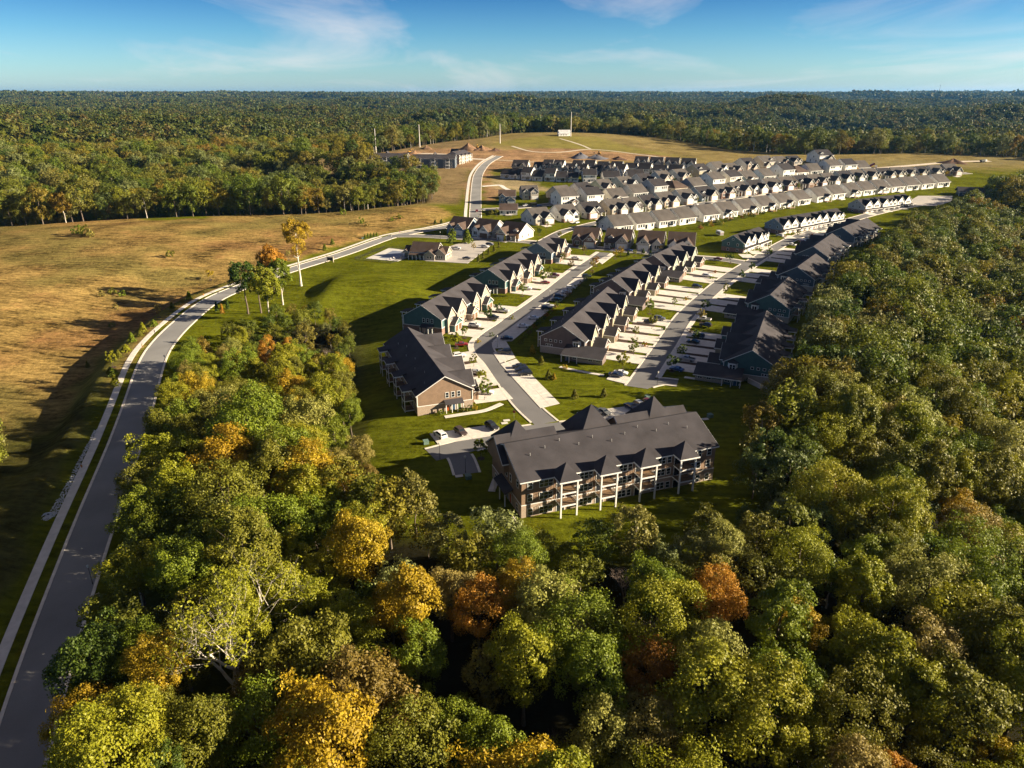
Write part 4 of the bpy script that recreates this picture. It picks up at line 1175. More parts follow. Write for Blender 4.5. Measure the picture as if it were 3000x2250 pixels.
# ---------------------------------------------------------------- flats at the building site
def flats(L):
    S = Spec(); D, EZ, RZ = 15.0, 9.0, 12.4
    w, rf, tr = Geo(), Geo(), Geo()
    gable_wall(w, 'x', D/2, 0, L, D/2, -2, EZ, RZ - .1); gable(rf, tr, 'x', D/2, 0, L, D/2, EZ, RZ, .5)
    gable(rf, tr, 'y', L * .5, D/2, D + .5, 4, EZ, RZ + 1.6, .3, False, True)
    S.geo('wall', w, 'wall'); S.geo('roof', rf, 'roof'); S.geo('trim', tr, 'trim')
    n = max(3, int(L / 11))
    for k in range(n):
        cx = L * (k + .5) / n
        for s in (-1, 1): post(S, cx + s * 1.9, -2.4, -1, EZ, .32)
        for z in (0, 3, 6):
            bd = Geo(); bd.box(cx - 2.1, -2.5, z - .25, cx + 2.1, -.02, z); S.geo('balcony_deck', bd, 'trim')
            window(S, cx, -.01, z + .1, '-y', 1.8, 2.1, 2)
            for s in (-1, 1): window(S, cx + s * 3.6, -.01, z + .8, '-y', 1.3, 1.5, 2)
        br = Geo(); hip(br, cx - 2, -2.5, cx + 2, .8, EZ + .05, EZ + 1.5, .3); S.geo('balcony_roof', br, 'roof')
    for y in (3.5, 7.5, 11.5):
        for z in (.8, 3.8, 6.8): window(S, L + .01, y, z, '+x', 1.2, 1.5); window(S, -.01, y, z, '-x', 1.2, 1.5)
    return S
def place_flats(a, b, wall, label):
    A, B = at(*a), at(*b)
    ang = math.atan2(B[1] - A[1], B[0] - A[0]); L = math.hypot(B[0] - A[0], B[1] - A[1])
    flats(L).put('flats', (A[0], A[1], min(A[2], B[2])), ang, {'wall': SD[wall], 'roof': RF_DARK, 'trim': M_TRIM}, label, 'apartment block', 'three-storey flats at the building site')
    HOUSE_POS.append(((A[0] + B[0])/2, (A[1] + B[1])/2, 0, 2))
place_flats((1068, 488), (1192, 489), 'navy', 'dark three-storey flats farthest from the straight road at the building site')
place_flats((1208, 492), (1333, 493), 'navy', 'dark three-storey flats between the other two blocks of the building site')
place_flats((1346, 482), (1380, 470), 'tan', 'pale-fronted three-storey flats turned towards the straight road')
# ---------------------------------------------------------------- barn, clubhouse
def barn():
    S = Spec(); w, rf, tr = Geo(), Geo(), Geo()
    gable_wall(w, 'x', 0, -9, 9, 6, -1, 4.5, 8); gable(rf, tr, 'x', 0, -9, 9, 6, 4.5, 8.1, .5)
    lw = Geo(); lw.box(-11, -9.5, -1, 5, -6.02, 2.8); shed(rf, 'y', -11.4, 5.4, -5.9, -10, 4.2, 2.9)
    S.geo('wall', w, 'wall'); S.geo('lean_to', lw, 'wall'); S.geo('roof', rf, 'roof'); S.geo('trim', tr, 'trim')
    panel_door(S, 'door', 9.01, 0, 0, '+x', 4, 3.4, 'garage', 2, 2)
    for x in (-7, -3, 1): window(S, x, -9.51, .8, '-y', 1.2, 1.2)
    return S
p = at(1652, 397)
barn().put('barn', p, R(12), {'wall': SD['white'], 'roof': shingle('roof_pale', (0.42, 0.42, 0.43)), 'trim': M_TRIM, 'garage': M_GAR_W}, 'white barn with a lean-to on the crest of the far meadow', 'barn', None, .85)
HOUSE_POS.append((p[0], p[1], 0, 2))
def clubhouse():
    S = Spec(); w, rf, tr, fr = Geo(), Geo(), Geo(), Geo()
    gable_wall(w, 'x', 0, -8, 8, 6.5, -.5, 4.2, 8.6); gable(rf, tr, 'x', 0, -8, 8, 6.5, 4.2, 8.7, .6)
    gable_wall(w, 'x', .5, -13, -7.9, 4, -.5, 3.4, 6.2); gable(rf, tr, 'x', .5, -13, -7.9, 4, 3.4, 6.3, .4, True, False)
    gable_wall(fr, 'y', -11.3, -6, -3.4, 2.6, 2.9, 3.1, 5.0); gable(rf, tr, 'y', -11.3, -6, 0, 2.6, 3.1, 5.1, .4, True, False)
    gable_wall(w, 'x', -.5, 7.9, 14, 5, -.5, 3.4, 6.8); gable(rf, tr, 'x', -.5, 7.9, 14, 5, 3.4, 6.9, .4, False, True)
    gable_wall(fr, 'y', 10.6, -7.5, -4, 3.4, -.5, 3.4, 6.2); gable(rf, tr, 'y', 10.6, -7.5, 0, 3.4, 3.4, 6.3, .4, True, False)
    gable_wall(fr, 'y', 4.8, -9.5, -6, 3.2, -.5, 3.2, 5.6); gable(rf, tr, 'y', 4.8, -9.5, -2, 3.2, 3.2, 5.7, .4, True, False)
    pr = Geo(); shed(pr, 'y', -8.2, 1.6, -6.4, -10.2, 3.6, 2.9); S.geo('porch_roof', pr, 'roof')
    for x in (-8, -5.6, -3.2, -.8, 1.4): post(S, x, -9.9, -.3, 2.8, .35)
    for x in (-13, -9.6): post(S, x, -5.8, -.3, 3.0, .35)
    S.geo('wall', w, 'wall'); S.geo('gable_wing', fr, 'front'); S.geo('roof', rf, 'roof'); S.geo('trim', tr, 'trim')
    for x in (-6.4, -4, -1.6, .8): window(S, x, -6.51, .5, '-y', 1.5, 1.9, 2); window(S, x, -6.51, 3.2 + .5, '-y', 1.3, .45, 2)
    for x in (4.0, 5.6): window(S, x, -9.51, 1.0, '-y', .9, 1.4)
    for x in (9.4, 10.6, 11.8): window(S, x, -7.51, .9, '-y', .8, 1.6)
    for y in (-3, 0, 3): window(S, 14.01, y, .9, '+x', 1.2, 1.7)
    return S
p = at(1252, 752)
clubhouse().put('clubhouse', p, R(-14), {'wall': SD['khaki'], 'front': BR_STONE, 'roof': RF_BRN, 'trim': M_TRIM}, 'stone-gabled clubhouse with a dark brown roof between pool and car park', 'clubhouse', None, .92)
CLUB = p
# covered pool building at the far end of the right street
def pavilion():
    S = Spec(); rf, tr, w = Geo(), Geo(), Geo()
    gable_wall(w, 'x', 0, -11, 11, 6, -.5, 3.2, 6.0); gable(rf, tr, 'x', 0, -12, 12, 6.5, 3.1, 6.3, .5)
    S.geo('wall', w, 'wall'); S.geo('roof', rf, 'roof'); S.geo('trim', tr, 'trim')
    for x in (-8, -4, 0, 4, 8): window(S, x, -6.01, .9, '-y', 1.6, 1.5, 2)
    for x in (-11.8, -6, 0, 6, 11.8): post(S, x, -7.2, -.5, 3.0, .3)
    return S
p = at(2850, 572)
pavilion().put('pavilion', p, R(-18), {'wall': SD['navy'], 'roof': RF_DARK, 'trim': M_TRIM}, 'dark-roofed long building at the wood edge beside the far small car park', 'pavilion')
HOUSE_POS.append((p[0], p[1], 0, 2))
# ================================================================== trees and shrubs
def foliage(name, c1, c2, trans=0.28):
    """leaf colour varies leaf by leaf and a little from tree to tree"""
    m, nt, b = new_mat(name)
    a = nt.nodes.new('ShaderNodeAttribute'); a.attribute_name = 'leafv'
    oi = nt.nodes.new('ShaderNodeObjectInfo')
    rp = nt.nodes.new('ShaderNodeValToRGB')
    rp.color_ramp.elements[0].color = (*c1, 1); rp.color_ramp.elements[1].color = (*c2, 1)
    nt.links.new(a.outputs['Fac'], rp.inputs[0])
    hs = nt.nodes.new('ShaderNodeHueSaturation')
    mr = nt.nodes.new('ShaderNodeMapRange'); mr.inputs['To Min'].default_value = 0.49; mr.inputs['To Max'].default_value = 0.508
    nt.links.new(oi.outputs['Random'], mr.inputs[0]); nt.links.new(mr.outputs[0], hs.inputs['Hue'])
    nt.links.new(rp.outputs[0], hs.inputs['Color'])
    finish_leaf(nt, b, hs.outputs[0], trans)
    MATS[name] = m
    return m
def finish_leaf(nt, b, col, trans):
    b.inputs['Roughness'].default_value = 0.55; b.inputs['Specular IOR Level'].default_value = 0.25
    nt.links.new(col, b.inputs['Base Color'])
    tr = nt.nodes.new('ShaderNodeBsdfTranslucent'); nt.links.new(col, tr.inputs['Color'])
    mx = nt.nodes.new('ShaderNodeMixShader'); mx.inputs[0].default_value = trans
    out = [n for n in nt.nodes if n.type == 'OUTPUT_MATERIAL'][0]
    nt.links.new(b.outputs[0], mx.inputs[1]); nt.links.new(tr.outputs[0], mx.inputs[2]); nt.links.new(mx.outputs[0], out.inputs['Surface'])
LEAF = {
    'green': ((0.092, 0.128, 0.008), (0.215, 0.255, 0.014)), 'yellow-green': ((0.148, 0.165, 0.008), (0.331, 0.317, 0.016)), 'olive': ((0.097, 0.104, 0.009), (0.228, 0.217, 0.020)),
    'dark green': ((0.034, 0.067, 0.008), (0.097, 0.140, 0.014)), 'golden': ((0.217, 0.146, 0.007), (0.490, 0.348, 0.018)), 'orange': ((0.262, 0.122, 0.010), (0.547, 0.287, 0.030)),
    'rust': ((0.190, 0.085, 0.009), (0.390, 0.185, 0.022)), 'pale grey-green': ((0.142, 0.152, 0.020), (0.376, 0.366, 0.080)), 'tan': ((0.165, 0.134, 0.026), (0.365, 0.299, 0.075)),
    'brown': ((0.108, 0.079, 0.014), (0.245, 0.171, 0.030))}
LM = {k: foliage('leaves_' + k.replace(' ', '_').replace('-', '_'), *v) for k, v in LEAF.items()}
def mixed_foliage(name, cols, use_attr=False, trans=0.3):
    m, nt, b = new_mat(name)
    oi = nt.nodes.new('ShaderNodeObjectInfo'); a = nt.nodes.new('ShaderNodeAttribute'); a.attribute_name = 'leafv'
    t = nt.nodes.new('ShaderNodeAttribute'); t.attribute_name = 'tint'
    rp = nt.nodes.new('ShaderNodeValToRGB'); cr = rp.color_ramp
    n = len(cols)
    cr.elements[0].position = 0; cr.elements[0].color = (*cols[0], 1)
    cr.elements[1].position = 1; cr.elements[1].color = (*cols[-1], 1)
    for i in range(1, n - 1):
        e = cr.elements.new(i / (n - 1)); e.color = (*cols[i], 1)
    if use_attr:
        fr = nt.nodes.new('ShaderNodeMath'); fr.operation = 'ADD'; nt.links.new(oi.outputs['Random'], fr.inputs[0]); nt.links.new(t.outputs['Fac'], fr.inputs[1])
        f2 = nt.nodes.new('ShaderNodeMath'); f2.operation = 'FRACT'; nt.links.new(fr.outputs[0], f2.inputs[0]); nt.links.new(f2.outputs[0], rp.inputs[0])
    else:                                             # species stand in patches: neighbours tend to match
        nz = nt.nodes.new('ShaderNodeTexNoise'); nz.inputs['Scale'].default_value = 0.02; nz.inputs['Detail'].default_value = 2; nt.links.new(oi.outputs['Location'], nz.inputs['Vector'])
        m1 = nt.nodes.new('ShaderNodeMath'); m1.operation = 'MULTIPLY_ADD'; m1.inputs[1].default_value = 1.6; nt.links.new(nz.outputs['Fac'], m1.inputs[0])
        m2 = nt.nodes.new('ShaderNodeMath'); m2.operation = 'MULTIPLY_ADD'; m2.inputs[1].default_value = 0.5; m2.inputs[2].default_value = -0.5; nt.links.new(oi.outputs['Random'], m2.inputs[0])
        nt.links.new(m2.outputs[0], m1.inputs[2]); m3 = nt.nodes.new('ShaderNodeMath'); m3.operation = 'FRACT'; nt.links.new(m1.outputs[0], m3.inputs[0]); nt.links.new(m3.outputs[0], rp.inputs[0])
    mr = nt.nodes.new('ShaderNodeMapRange'); mr.inputs['To Min'].default_value = 0.55; mr.inputs['To Max'].default_value = 1.5
    nt.links.new(a.outputs['Fac'], mr.inputs[0])
    vm = nt.nodes.new('ShaderNodeVectorMath'); vm.operation = 'SCALE'
    nt.links.new(rp.outputs[0], vm.inputs[0]); nt.links.new(mr.outputs[0], vm.inputs['Scale'])
    finish_leaf(nt, b, vm.outputs[0], trans)
    MATS[name] = m
    return m
WOODCOLS = [(0.088, 0.130, 0.010), (0.156, 0.177, 0.012), (0.062, 0.100, 0.010), (0.192, 0.201, 0.014), (0.125, 0.136, 0.014), (0.218, 0.177, 0.014), (0.094, 0.136, 0.010), (0.156, 0.165, 0.016),
            (0.073, 0.112, 0.010), (0.192, 0.153, 0.018), (0.177, 0.195, 0.060), (0.062, 0.100, 0.010), (0.239, 0.147, 0.016), (0.114, 0.147, 0.012), (0.177, 0.183, 0.013), (0.078, 0.118, 0.010)]
FARCOLS = [(0.060, 0.085, 0.012), (0.086, 0.098, 0.014), (0.046, 0.072, 0.012), (0.101, 0.106, 0.014), (0.097, 0.085, 0.016), (0.056, 0.084, 0.012), (0.075, 0.085, 0.015), (0.042, 0.065, 0.012), (0.090, 0.099, 0.014), (0.112, 0.081, 0.016), (0.063, 0.086, 0.012)]
M_MIX = mixed_foliage('woodland_leaves', WOODCOLS)
M_FAR = mixed_foliage('far_woodland_leaves', FARCOLS, True)
M_BARK = mat('bark_grey_brown', (0.13, 0.10, 0.075), 0.95, 2.5, 0.35)
M_BARKP = mat('bark_pale', (0.50, 0.45, 0.38), 0.9, 1.2, 0.3)
M_TWIG = mat('twigs', (0.20, 0.155, 0.13), 0.95, 2.0, 0.25)
def leaf_arrays(rng, C, O, RC, n, size, up=0.35):
    """n leaves round each clump centre C (k,3); O outward directions; RC radii"""
    k = len(C)
    c = np.repeat(C, n, 0); o = np.repeat(O, n, 0); rc = np.repeat(RC, n)
    d = rng.normal(size=(k * n, 3)) + 0.75 * o + np.array([0, 0, up]); d /= np.linalg.norm(d, axis=1)[:, None]
    p = c + d * (rc * rng.uniform(0.45, 1.08, k * n))[:, None]
    nn = d * 0.7 + o * 0.3 + rng.normal(size=d.shape) * 0.55; nn /= np.linalg.norm(nn, axis=1)[:, None]
    t = np.cross(nn, rng.normal(size=nn.shape)); t /= np.linalg.norm(t, axis=1)[:, None] + 1e-9
    b = np.cross(nn, t)
    s = (size * rng.uniform(0.6, 1.35, k * n))[:, None]
    v = np.stack([p - t * s * .5, p + b * s * .32, p + t * s * .5, p - b * s * .32], 1)
    lv = np.clip(np.repeat(rng.uniform(0.1, 0.9, k), n) * .6 + rng.uniform(0, 1, k * n) * .4, 0, 1)
    return v, lv
def quads_mesh(name, V, LV, m=None, tint=None, extra=None):
    nq = len(V); v = V.reshape(-1, 3); f = np.arange(nq * 4, dtype=np.int32)
    ev, ef = (np.zeros((0, 3)), []) if extra is None else extra
    me = bpy.data.meshes.new(name)
    me.vertices.add(len(v) + len(ev)); me.vertices.foreach_set('co', np.concatenate([v, ev]).astype(np.float32).ravel())
    et = np.array(ef, dtype=np.int32).reshape(-1, 4) + len(v) if len(ef) else np.zeros((0, 4), np.int32)
    allq = np.concatenate([f, et.ravel()]).astype(np.int32)
    me.loops.add(len(allq)); me.loops.foreach_set('vertex_index', allq)
    npol = len(allq) // 4
    me.polygons.add(npol); me.polygons.foreach_set('loop_start', np.arange(0, len(allq), 4, dtype=np.int32))
    at_ = me.attributes.new('leafv', 'FLOAT', 'FACE'); lv = np.concatenate([LV, np.full(npol - nq, .25)]).astype(np.float32); at_.data.foreach_set('value', lv)
    if tint is not None:
        a2 = me.attributes.new('tint', 'FLOAT', 'FACE'); a2.data.foreach_set('value', np.asarray(tint, np.float32))
    me.materials.append(m)
    me.update()
    return me
def crown_pts(rng, rx, rzu, rzd, cz, ncl, rough=0.28):
    d = rng.normal(size=(ncl, 3)); d[:, 2] = d[:, 2] * .9 + .25; d /= np.linalg.norm(d, axis=1)[:, None]
    ph = rng.uniform(0, 6.28, 4)
    lump = 1 + rough * (np.sin(d[:, 0] * 3.1 + ph[0]) * np.cos(d[:, 1] * 3.7 + ph[1]) + .6 * np.sin(d[:, 2] * 5 + ph[2] + d[:, 0] * 2))
    r = rng.uniform(0.50, 1.0, ncl) ** .55 * lump
    C = d * r[:, None] * np.array([rx, rx, 1.0]); C[:, 2] = np.where(d[:, 2] > 0, C[:, 2] * rzu, C[:, 2] * rzd) + cz
    return C, d
def crown(name, seed, rx, rzu, rzd, cz, ncl, nlf, leaf, m=None, rcf=0.27):
    rng = np.random.default_rng(seed)
    C, d = crown_pts(rng, rx, rzu, rzd, cz, ncl)
    RC = rx * rcf * rng.uniform(.65, 1.35, ncl)
    V, LV = leaf_arrays(rng, C, d, RC, nlf, leaf)
    return quads_mesh(name, V, LV, m)
def trunk(name, seed, h, r, limbs, spread, m, top=0.8, n=7):
    rg = random.Random(seed); g = Geo()
    p = Vector((0, 0, -0.8)); pts = []
    for i in range(6):
        t = i / 5
        pts.append((Vector((rg.uniform(-.25, .25) * t * 2, rg.uniform(-.25, .25) * t * 2, -0.8 + (h * top + .8) * t)), r * (1 - .75 * t) * (1.35 if i == 0 else 1)))
    for (a, ra), (b, rb) in zip(pts, pts[1:]): g.tube(a, b, ra, rb, n, cap=False)
    for k in range(limbs):
        z = h * rg.uniform(.32, .75); i = min(4, int(z / (h * top) * 5)); base = pts[i][0].lerp(pts[i+1][0], .5)
        a = rg.uniform(0, 6.28); e = base + Vector((math.cos(a), math.sin(a), rg.uniform(.5, 1.1))) * spread * rg.uniform(.55, .95)
        mid = base.lerp(e, .5) + Vector((0, 0, -.3))
        rr = pts[i][1] * .45
        g.tube(base, mid, rr, rr * .65, 5, cap=False); g.tube(mid, e, rr * .65, rr * .2, 5, cap=False)
    return g.mesh(name, [m], True)
def branches(seed, h, r0, depth, kids, ratio, spread, start=0.3, up=0.25, bend=.18):
    """recursive limbs; returns Geo and the list of tips"""
    rg = random.Random(seed); g = Geo(); tips = []
    def grow(p, d, L, r, lev):
        q = p; dd = d.copy(); n = 3 if lev < 3 else 2
        for i in range(n):
            dd = (dd + Vector((rg.uniform(-1, 1), rg.uniform(-1, 1), rg.uniform(-.6, 1))) * bend).normalized()
            e = q + dd * (L / n); r2 = r * (1 - .42 * (i + 1) / n)
            g.tube(q, e, r * (1 - .42 * i / n), r2, 6 if lev < 2 else (4 if lev < 3 else 3), cap=False)
            if lev < depth and i > 0:
                for k in range(kids if i == n - 1 else max(1, kids - 2)):
                    a = Vector((rg.uniform(-1, 1), rg.uniform(-1, 1), rg.uniform(-.5, .9) + up))
                    nd = (dd * (1 - spread) + a.normalized() * spread).normalized()
                    grow(e, nd, L * ratio * rg.uniform(.7, 1.15), r2 * .62, lev + 1)
            q = e
        if lev >= depth - 1: tips.append(q)
    grow(Vector((0, 0, -.8)), Vector((0.02, 0, 1)), h * start, r0, 0)
    return g, tips
# near crowns: 18-22 m trees
PROTO = []
for i, (rx, zu, zd, cz, h) in enumerate([(5.4, 5.8, 4.2, 13.2, 19), (6.2, 6.0, 4.6, 12.8, 19), (4.6, 7.0, 5.2, 13.0, 20), (5.0, 6.2, 4.8, 13.4, 20), (6.8, 5.4, 4.2, 12.0, 18), (4.2, 6.2, 4.6, 13.6, 20), (5.6, 6.8, 5.4, 12.2, 19), (5.2, 5.2, 4.0, 13.6, 19)]):
    PROTO.append((crown('crown', 100 + i, rx, zu, zd, cz, 100, 140, 0.40 if i % 2 else 0.36), trunk('trunk', 50 + i, h, .34, 7, 4.2, M_BARK), rx))
bg, _ = branches(5, 17, .26, 4, 4, .62, .55, .34, .35)
BARE = bg.mesh('crown', [M_TWIG])
bg2, _ = branches(9, 16, .24, 4, 4, .64, .5, .30, .45)
BARE2 = bg2.mesh('crown', [M_TWIG])
SHAPE = ['round', 'broad', 'tall', 'upright', 'spreading', 'slender', 'bulky', 'compact']

# ---------------------------------------------------------------- where trees stand
rng = np.random.default_rng(11)
def frame_px(x, y, z):
    D = y * math.cos(PITCH) + (CAM_H - z) * math.sin(PITCH)
    v = (y * math.sin(PITCH) - (CAM_H - z) * math.cos(PITCH)) / D
    return 1500 + FPX * x / D, 1125 - FPX * v, D
def scatter_pts(n, x0, x1, y0, y1, dmin, ok):
    """dart throwing on a grid"""
    X = rng.uniform(x0, x1, n); Y = rng.uniform(y0, y1, n)
    keep = ok(X, Y); X, Y = X[keep], Y[keep]
    cell = {}; out = []
    for x, y in zip(X, Y):
        c = (int(x // dmin), int(y // dmin)); bad = False
        for i in (-1, 0, 1):
            for j in (-1, 0, 1):
                for (a, b) in cell.get((c[0] + i, c[1] + j), ()):
                    if (a - x) ** 2 + (b - y) ** 2 < dmin * dmin: bad = True; break
                if bad: break
            if bad: break
        if not bad:
            cell.setdefault(c, []).append((x, y)); out.append((x, y))
    return np.array(out)
HP = np.array([(h[0], h[1]) for h in HOUSE_POS])
def clear_of(X, Y, r=14):
    k = np.ones(X.shape, bool)
    for h in HP: k &= (X - h[0]) ** 2 + (Y - h[1]) ** 2 > r * r
    return k
def in_view(X, Y, Z, pad=250):
    D = Y * math.cos(PITCH) + (CAM_H - Z) * math.sin(PITCH)
    u = 1500 + FPX * X / np.maximum(D, 1)
    return (D > 5) & (u > -pad) & (u < 3000 + pad)
def wood_ok(X, Y):
    d = out_dist(X, Y, DEV); td, _, _ = poly_dist(X, Y, TRS)
    Z = hgt(X, Y)
    return (d > 2.5) & (td > 8) & in_view(X, Y, Z, 420) & clear_of(X, Y)
SPECIAL = [(-42, 81, 6.0), (-40, 73, 5.0), (*at(880, 836)[:2], 6)]
near = scatter_pts(30000, -260, 330, 34, 640, 5.3, lambda X, Y: wood_ok(X, Y) & (np.hypot(X, Y) < 640) & ((X > -150) | (Y < 260)))
keep = np.ones(len(near), bool)
for (sx, sy, sr) in SPECIAL: keep &= np.hypot(near[:, 0] - sx, near[:, 1] - sy) > sr
near = near[keep]
nz_ = hgt(near[:, 0], near[:, 1])
edge = out_dist(near[:, 0], near[:, 1], DEV)
hol_ = (near[:, 0] < -30) & (near[:, 1] > 130) & (near[:, 1] < 300) & (near[:, 0] > -112)
nsc = rng.uniform(0.56, 1.04, len(near)) * np.where((near[:, 0] < 62) & (near[:, 0] > -40) & (near[:, 1] < 140), 0.68 + 0.46 * sstep(4, 40, edge), 0.90 + 0.30 * sstep(4, 30, edge)) * np.where(hol_, 1.05 - 0.56 * sstep(150, 262, near[:, 1]), 1.0); near_a = (near[:, 0] > 46) & (near[:, 1] > 112) & (near[:, 1] < 172)
nsc = np.where(near_a, np.minimum(nsc, np.maximum(0.35, (1.0 + (near[:, 0] - 20) * 0.344 - nz_) / 19.5)), nsc)
nidx = rng.integers(0, len(PROTO), len(near)); nrot = rng.uniform(0, 6.28, len(near))
pxs = np.array([frame_px(x, y, z + 13 * s) for (x, y), z, s in zip(near, nz_, nsc)])
vis = (pxs[:, 0] > -330) & (pxs[:, 0] < 3330) & (pxs[:, 1] < 2620)
order = np.argsort(np.where(vis, -nsc / pxs[:, 2] * np.where(hol_, 2.6, 1.0), 1))
N_IND = 292
ind = order[:N_IND]; rest = order[N_IND:]
NAMES = list(LEAF)
def base_colour(x, y, k):
    r = np.random.default_rng(k).random()
    if x < -30 and y > 120:   # wooded hollow by the road
        t = [('golden', .12), ('orange', .04), ('yellow-green', .37), ('green', .17), ('olive', .16), ('tan', .07), ('pale grey-green', .07)]
    elif x < -20:
        t = [('green', .34), ('yellow-green', .30), ('dark green', .12), ('olive', .14), ('golden', .07), ('brown', .03)]
    else:
        t = [('yellow-green', .32), ('olive', .24), ('green', .20), ('golden', .07), ('pale grey-green', .08), ('tan', .04), ('orange', .01), ('brown', .04)]
    for n, w in t:
        if r < w: return n
        r -= w
    return 'olive'
tcol = {int(k): base_colour(*near[k], int(k) + 5) for k in ind}
SALIENT = [(1420, 1790, 'orange'), (1490, 1710, 'golden'), (1560, 1650, 'tan'), (1800, 1880, 'rust'), (1755, 1690, 'orange'), (1430, 1530, 'orange'), (1160, 1590, 'rust'), (1290, 1620, 'tan'), (1060, 1700, 'golden'),
           (1250, 1750, 'golden'), (1240, 2080, 'golden'), (900, 2180, 'golden'), (1090, 2080, 'brown'), (1640, 1570, 'golden'), (1930, 1570, 'golden'), (1730, 2150, 'pale grey-green'), (1560, 2080, 'yellow-green'), (2640, 1890, 'tan'),
           (2560, 2200, 'orange'), (2180, 1690, 'orange'), (2850, 1660, 'tan'), (2800, 1560, 'golden'), (2720, 1760, 'pale grey-green'), (2880, 1850, 'pale grey-green'), (2400, 1640, 'yellow-green'), (2300, 1560, 'yellow-green'),
           (2620, 2000, 'yellow-green'), (2720, 2120, 'yellow-green'), (2060, 1900, 'pale grey-green'), (2950, 2150, 'golden'), (820, 970, 'orange'), (1000, 1090, 'golden'), (1100, 1130, 'orange'), (940, 1050, 'golden'), (1130, 1290, 'tan'),
           (1190, 1350, 'brown'), (1060, 1260, 'golden'), (450, 1560, 'green'), (560, 1650, 'green'), (650, 1210, 'pale grey-green'), (760, 1310, 'green'), (1330, 1500, 'green'), (1180, 1500, 'yellow-green'), (1000, 1450, 'golden'), (40, 1400, 'green')]
for (sx, sy, c) in SALIENT:
    d = [(math.hypot(pxs[k][0] - sx, pxs[k][1] - sy), int(k)) for k in ind]
    tcol[min(d)[1]] = c
bare_set = set()
for (sx, sy) in ((1055, 1080), (1020, 1000), (950, 980), (1750, 1530), (1590, 2060), (2470, 1400), (2760, 1530), (1120, 1230)):
    d = [(math.hypot(pxs[k][0] - sx, pxs[k][1] - sy), int(k)) for k in ind]
    bare_set.add(min(d)[1])
def zone(x, y):
    if x < -112 and y < 260: return 'at the frame edge beyond the sidewalk'
    if x < -30 and y > 175: return 'in the hollow beside the brown condominiums'
    if x < -28 and y > 112: return 'in the wood between road and apartment block'
    if x < -25: return 'in the wood by the lower road'
    if x < 12 and y > 100: return 'just left of the apartment block'
    if x < 20: return 'in the foreground wood below the apartment block'
    if x < 62 and y > 108: return 'along the lawn in front of the balconies'
    if x < 70 and y < 130: return 'in the foreground wood at bottom centre-right'
    if y < 125: return 'in the wood towards the lower right corner'
    if y < 200: return 'in the right wood beside the shaded lawn'
    return 'in the right wood beside the teal condominiums'
used = {}
pos_ind = near[ind]
for k in ind:
    k = int(k); x, y = near[k]; s = nsc[k]
    bare = k in bare_set
    if tcol[k] in ('orange', 'rust') and s > .8: s = .8
    root = empty('broadleaf_tree' if not bare else 'bare_tree', (x, y, nz_[k]), nrot[k], (s, s, s * (0.92 + .2 * ((k * 37) % 10) / 10)))
    cm, tm, rx = PROTO[nidx[k]]
    if bare:
        link('trunk', tm if False else trunk('trunk', k, 9, .26, 3, 2.5, M_TWIG), root); link('crown', BARE if k % 2 else BARE2, root, (0, 0, 0))
        base = f'leafless {"grey" if k % 2 else "pinkish"}-twigged tree beside {tcol[int(ind[np.argsort(np.hypot(pos_ind[:, 0] - x, pos_ind[:, 1] - y))[1]])]} neighbour, {zone(x, y)}'
    else:
        link('trunk', tm, root); link('crown', cm, root, m=LM[tcol[k]])
        dist = np.hypot(pos_ind[:, 0] - x, pos_ind[:, 1] - y); nb = [int(ind[j]) for j in np.argsort(dist)[1:4]]
        size = 'large' if s > 1.08 else ('small' if s < .9 else 'mid-sized')
        base = f'{size} {SHAPE[nidx[k]]} {tcol[k]} tree {zone(x, y)}'
        if base in used:
            nc = [tcol[j] if j not in bare_set else 'bare' for j in nb]
            alt = f'{size} {SHAPE[nidx[k]]} {tcol[k]} tree beside {nc[0]} neighbour, {zone(x, y)}'
            if alt in used: alt = f'{size} {SHAPE[nidx[k]]} {tcol[k]} tree between {nc[0]} and {nc[1]} ones, {zone(x, y)}'
            base = alt if len(alt.split()) <= 16 else base
    used[base] = used.get(base, 0) + 1
    tag(root, base, 'tree', 'trees of the surrounding wood')
# the white-limbed sycamore
def sycamore():
    g, tips = branches(21, 27, .62, 5, 3, .72, .66, .34, .16, .2)
    rg = np.random.default_rng(4)
    T = np.array([tuple(t) for t in tips]); T = T[T[:, 2] > 5]
    sel = rg.permutation(len(T))[:430]
    C = T[sel] + rg.normal(size=(len(sel), 3)) * .35; O = C - np.array([0, 0, 12]); O /= np.linalg.norm(O, axis=1)[:, None]
    V, LV = leaf_arrays(rg, C, O, np.full(len(C), .7), 9, .36)
    root = empty('sycamore_tree', (-42, 81, H1(-42, 81)), R(200), 1.12)
    link('trunk', g.mesh('trunk', [M_BARKP], True), root)
    link('crown', quads_mesh('crown', V, LV), root, m=LM['yellow-green'])
    tag(root, 'large sycamore with bare white limbs and sparse yellow leaves beside the lower road', 'tree')
sycamore()
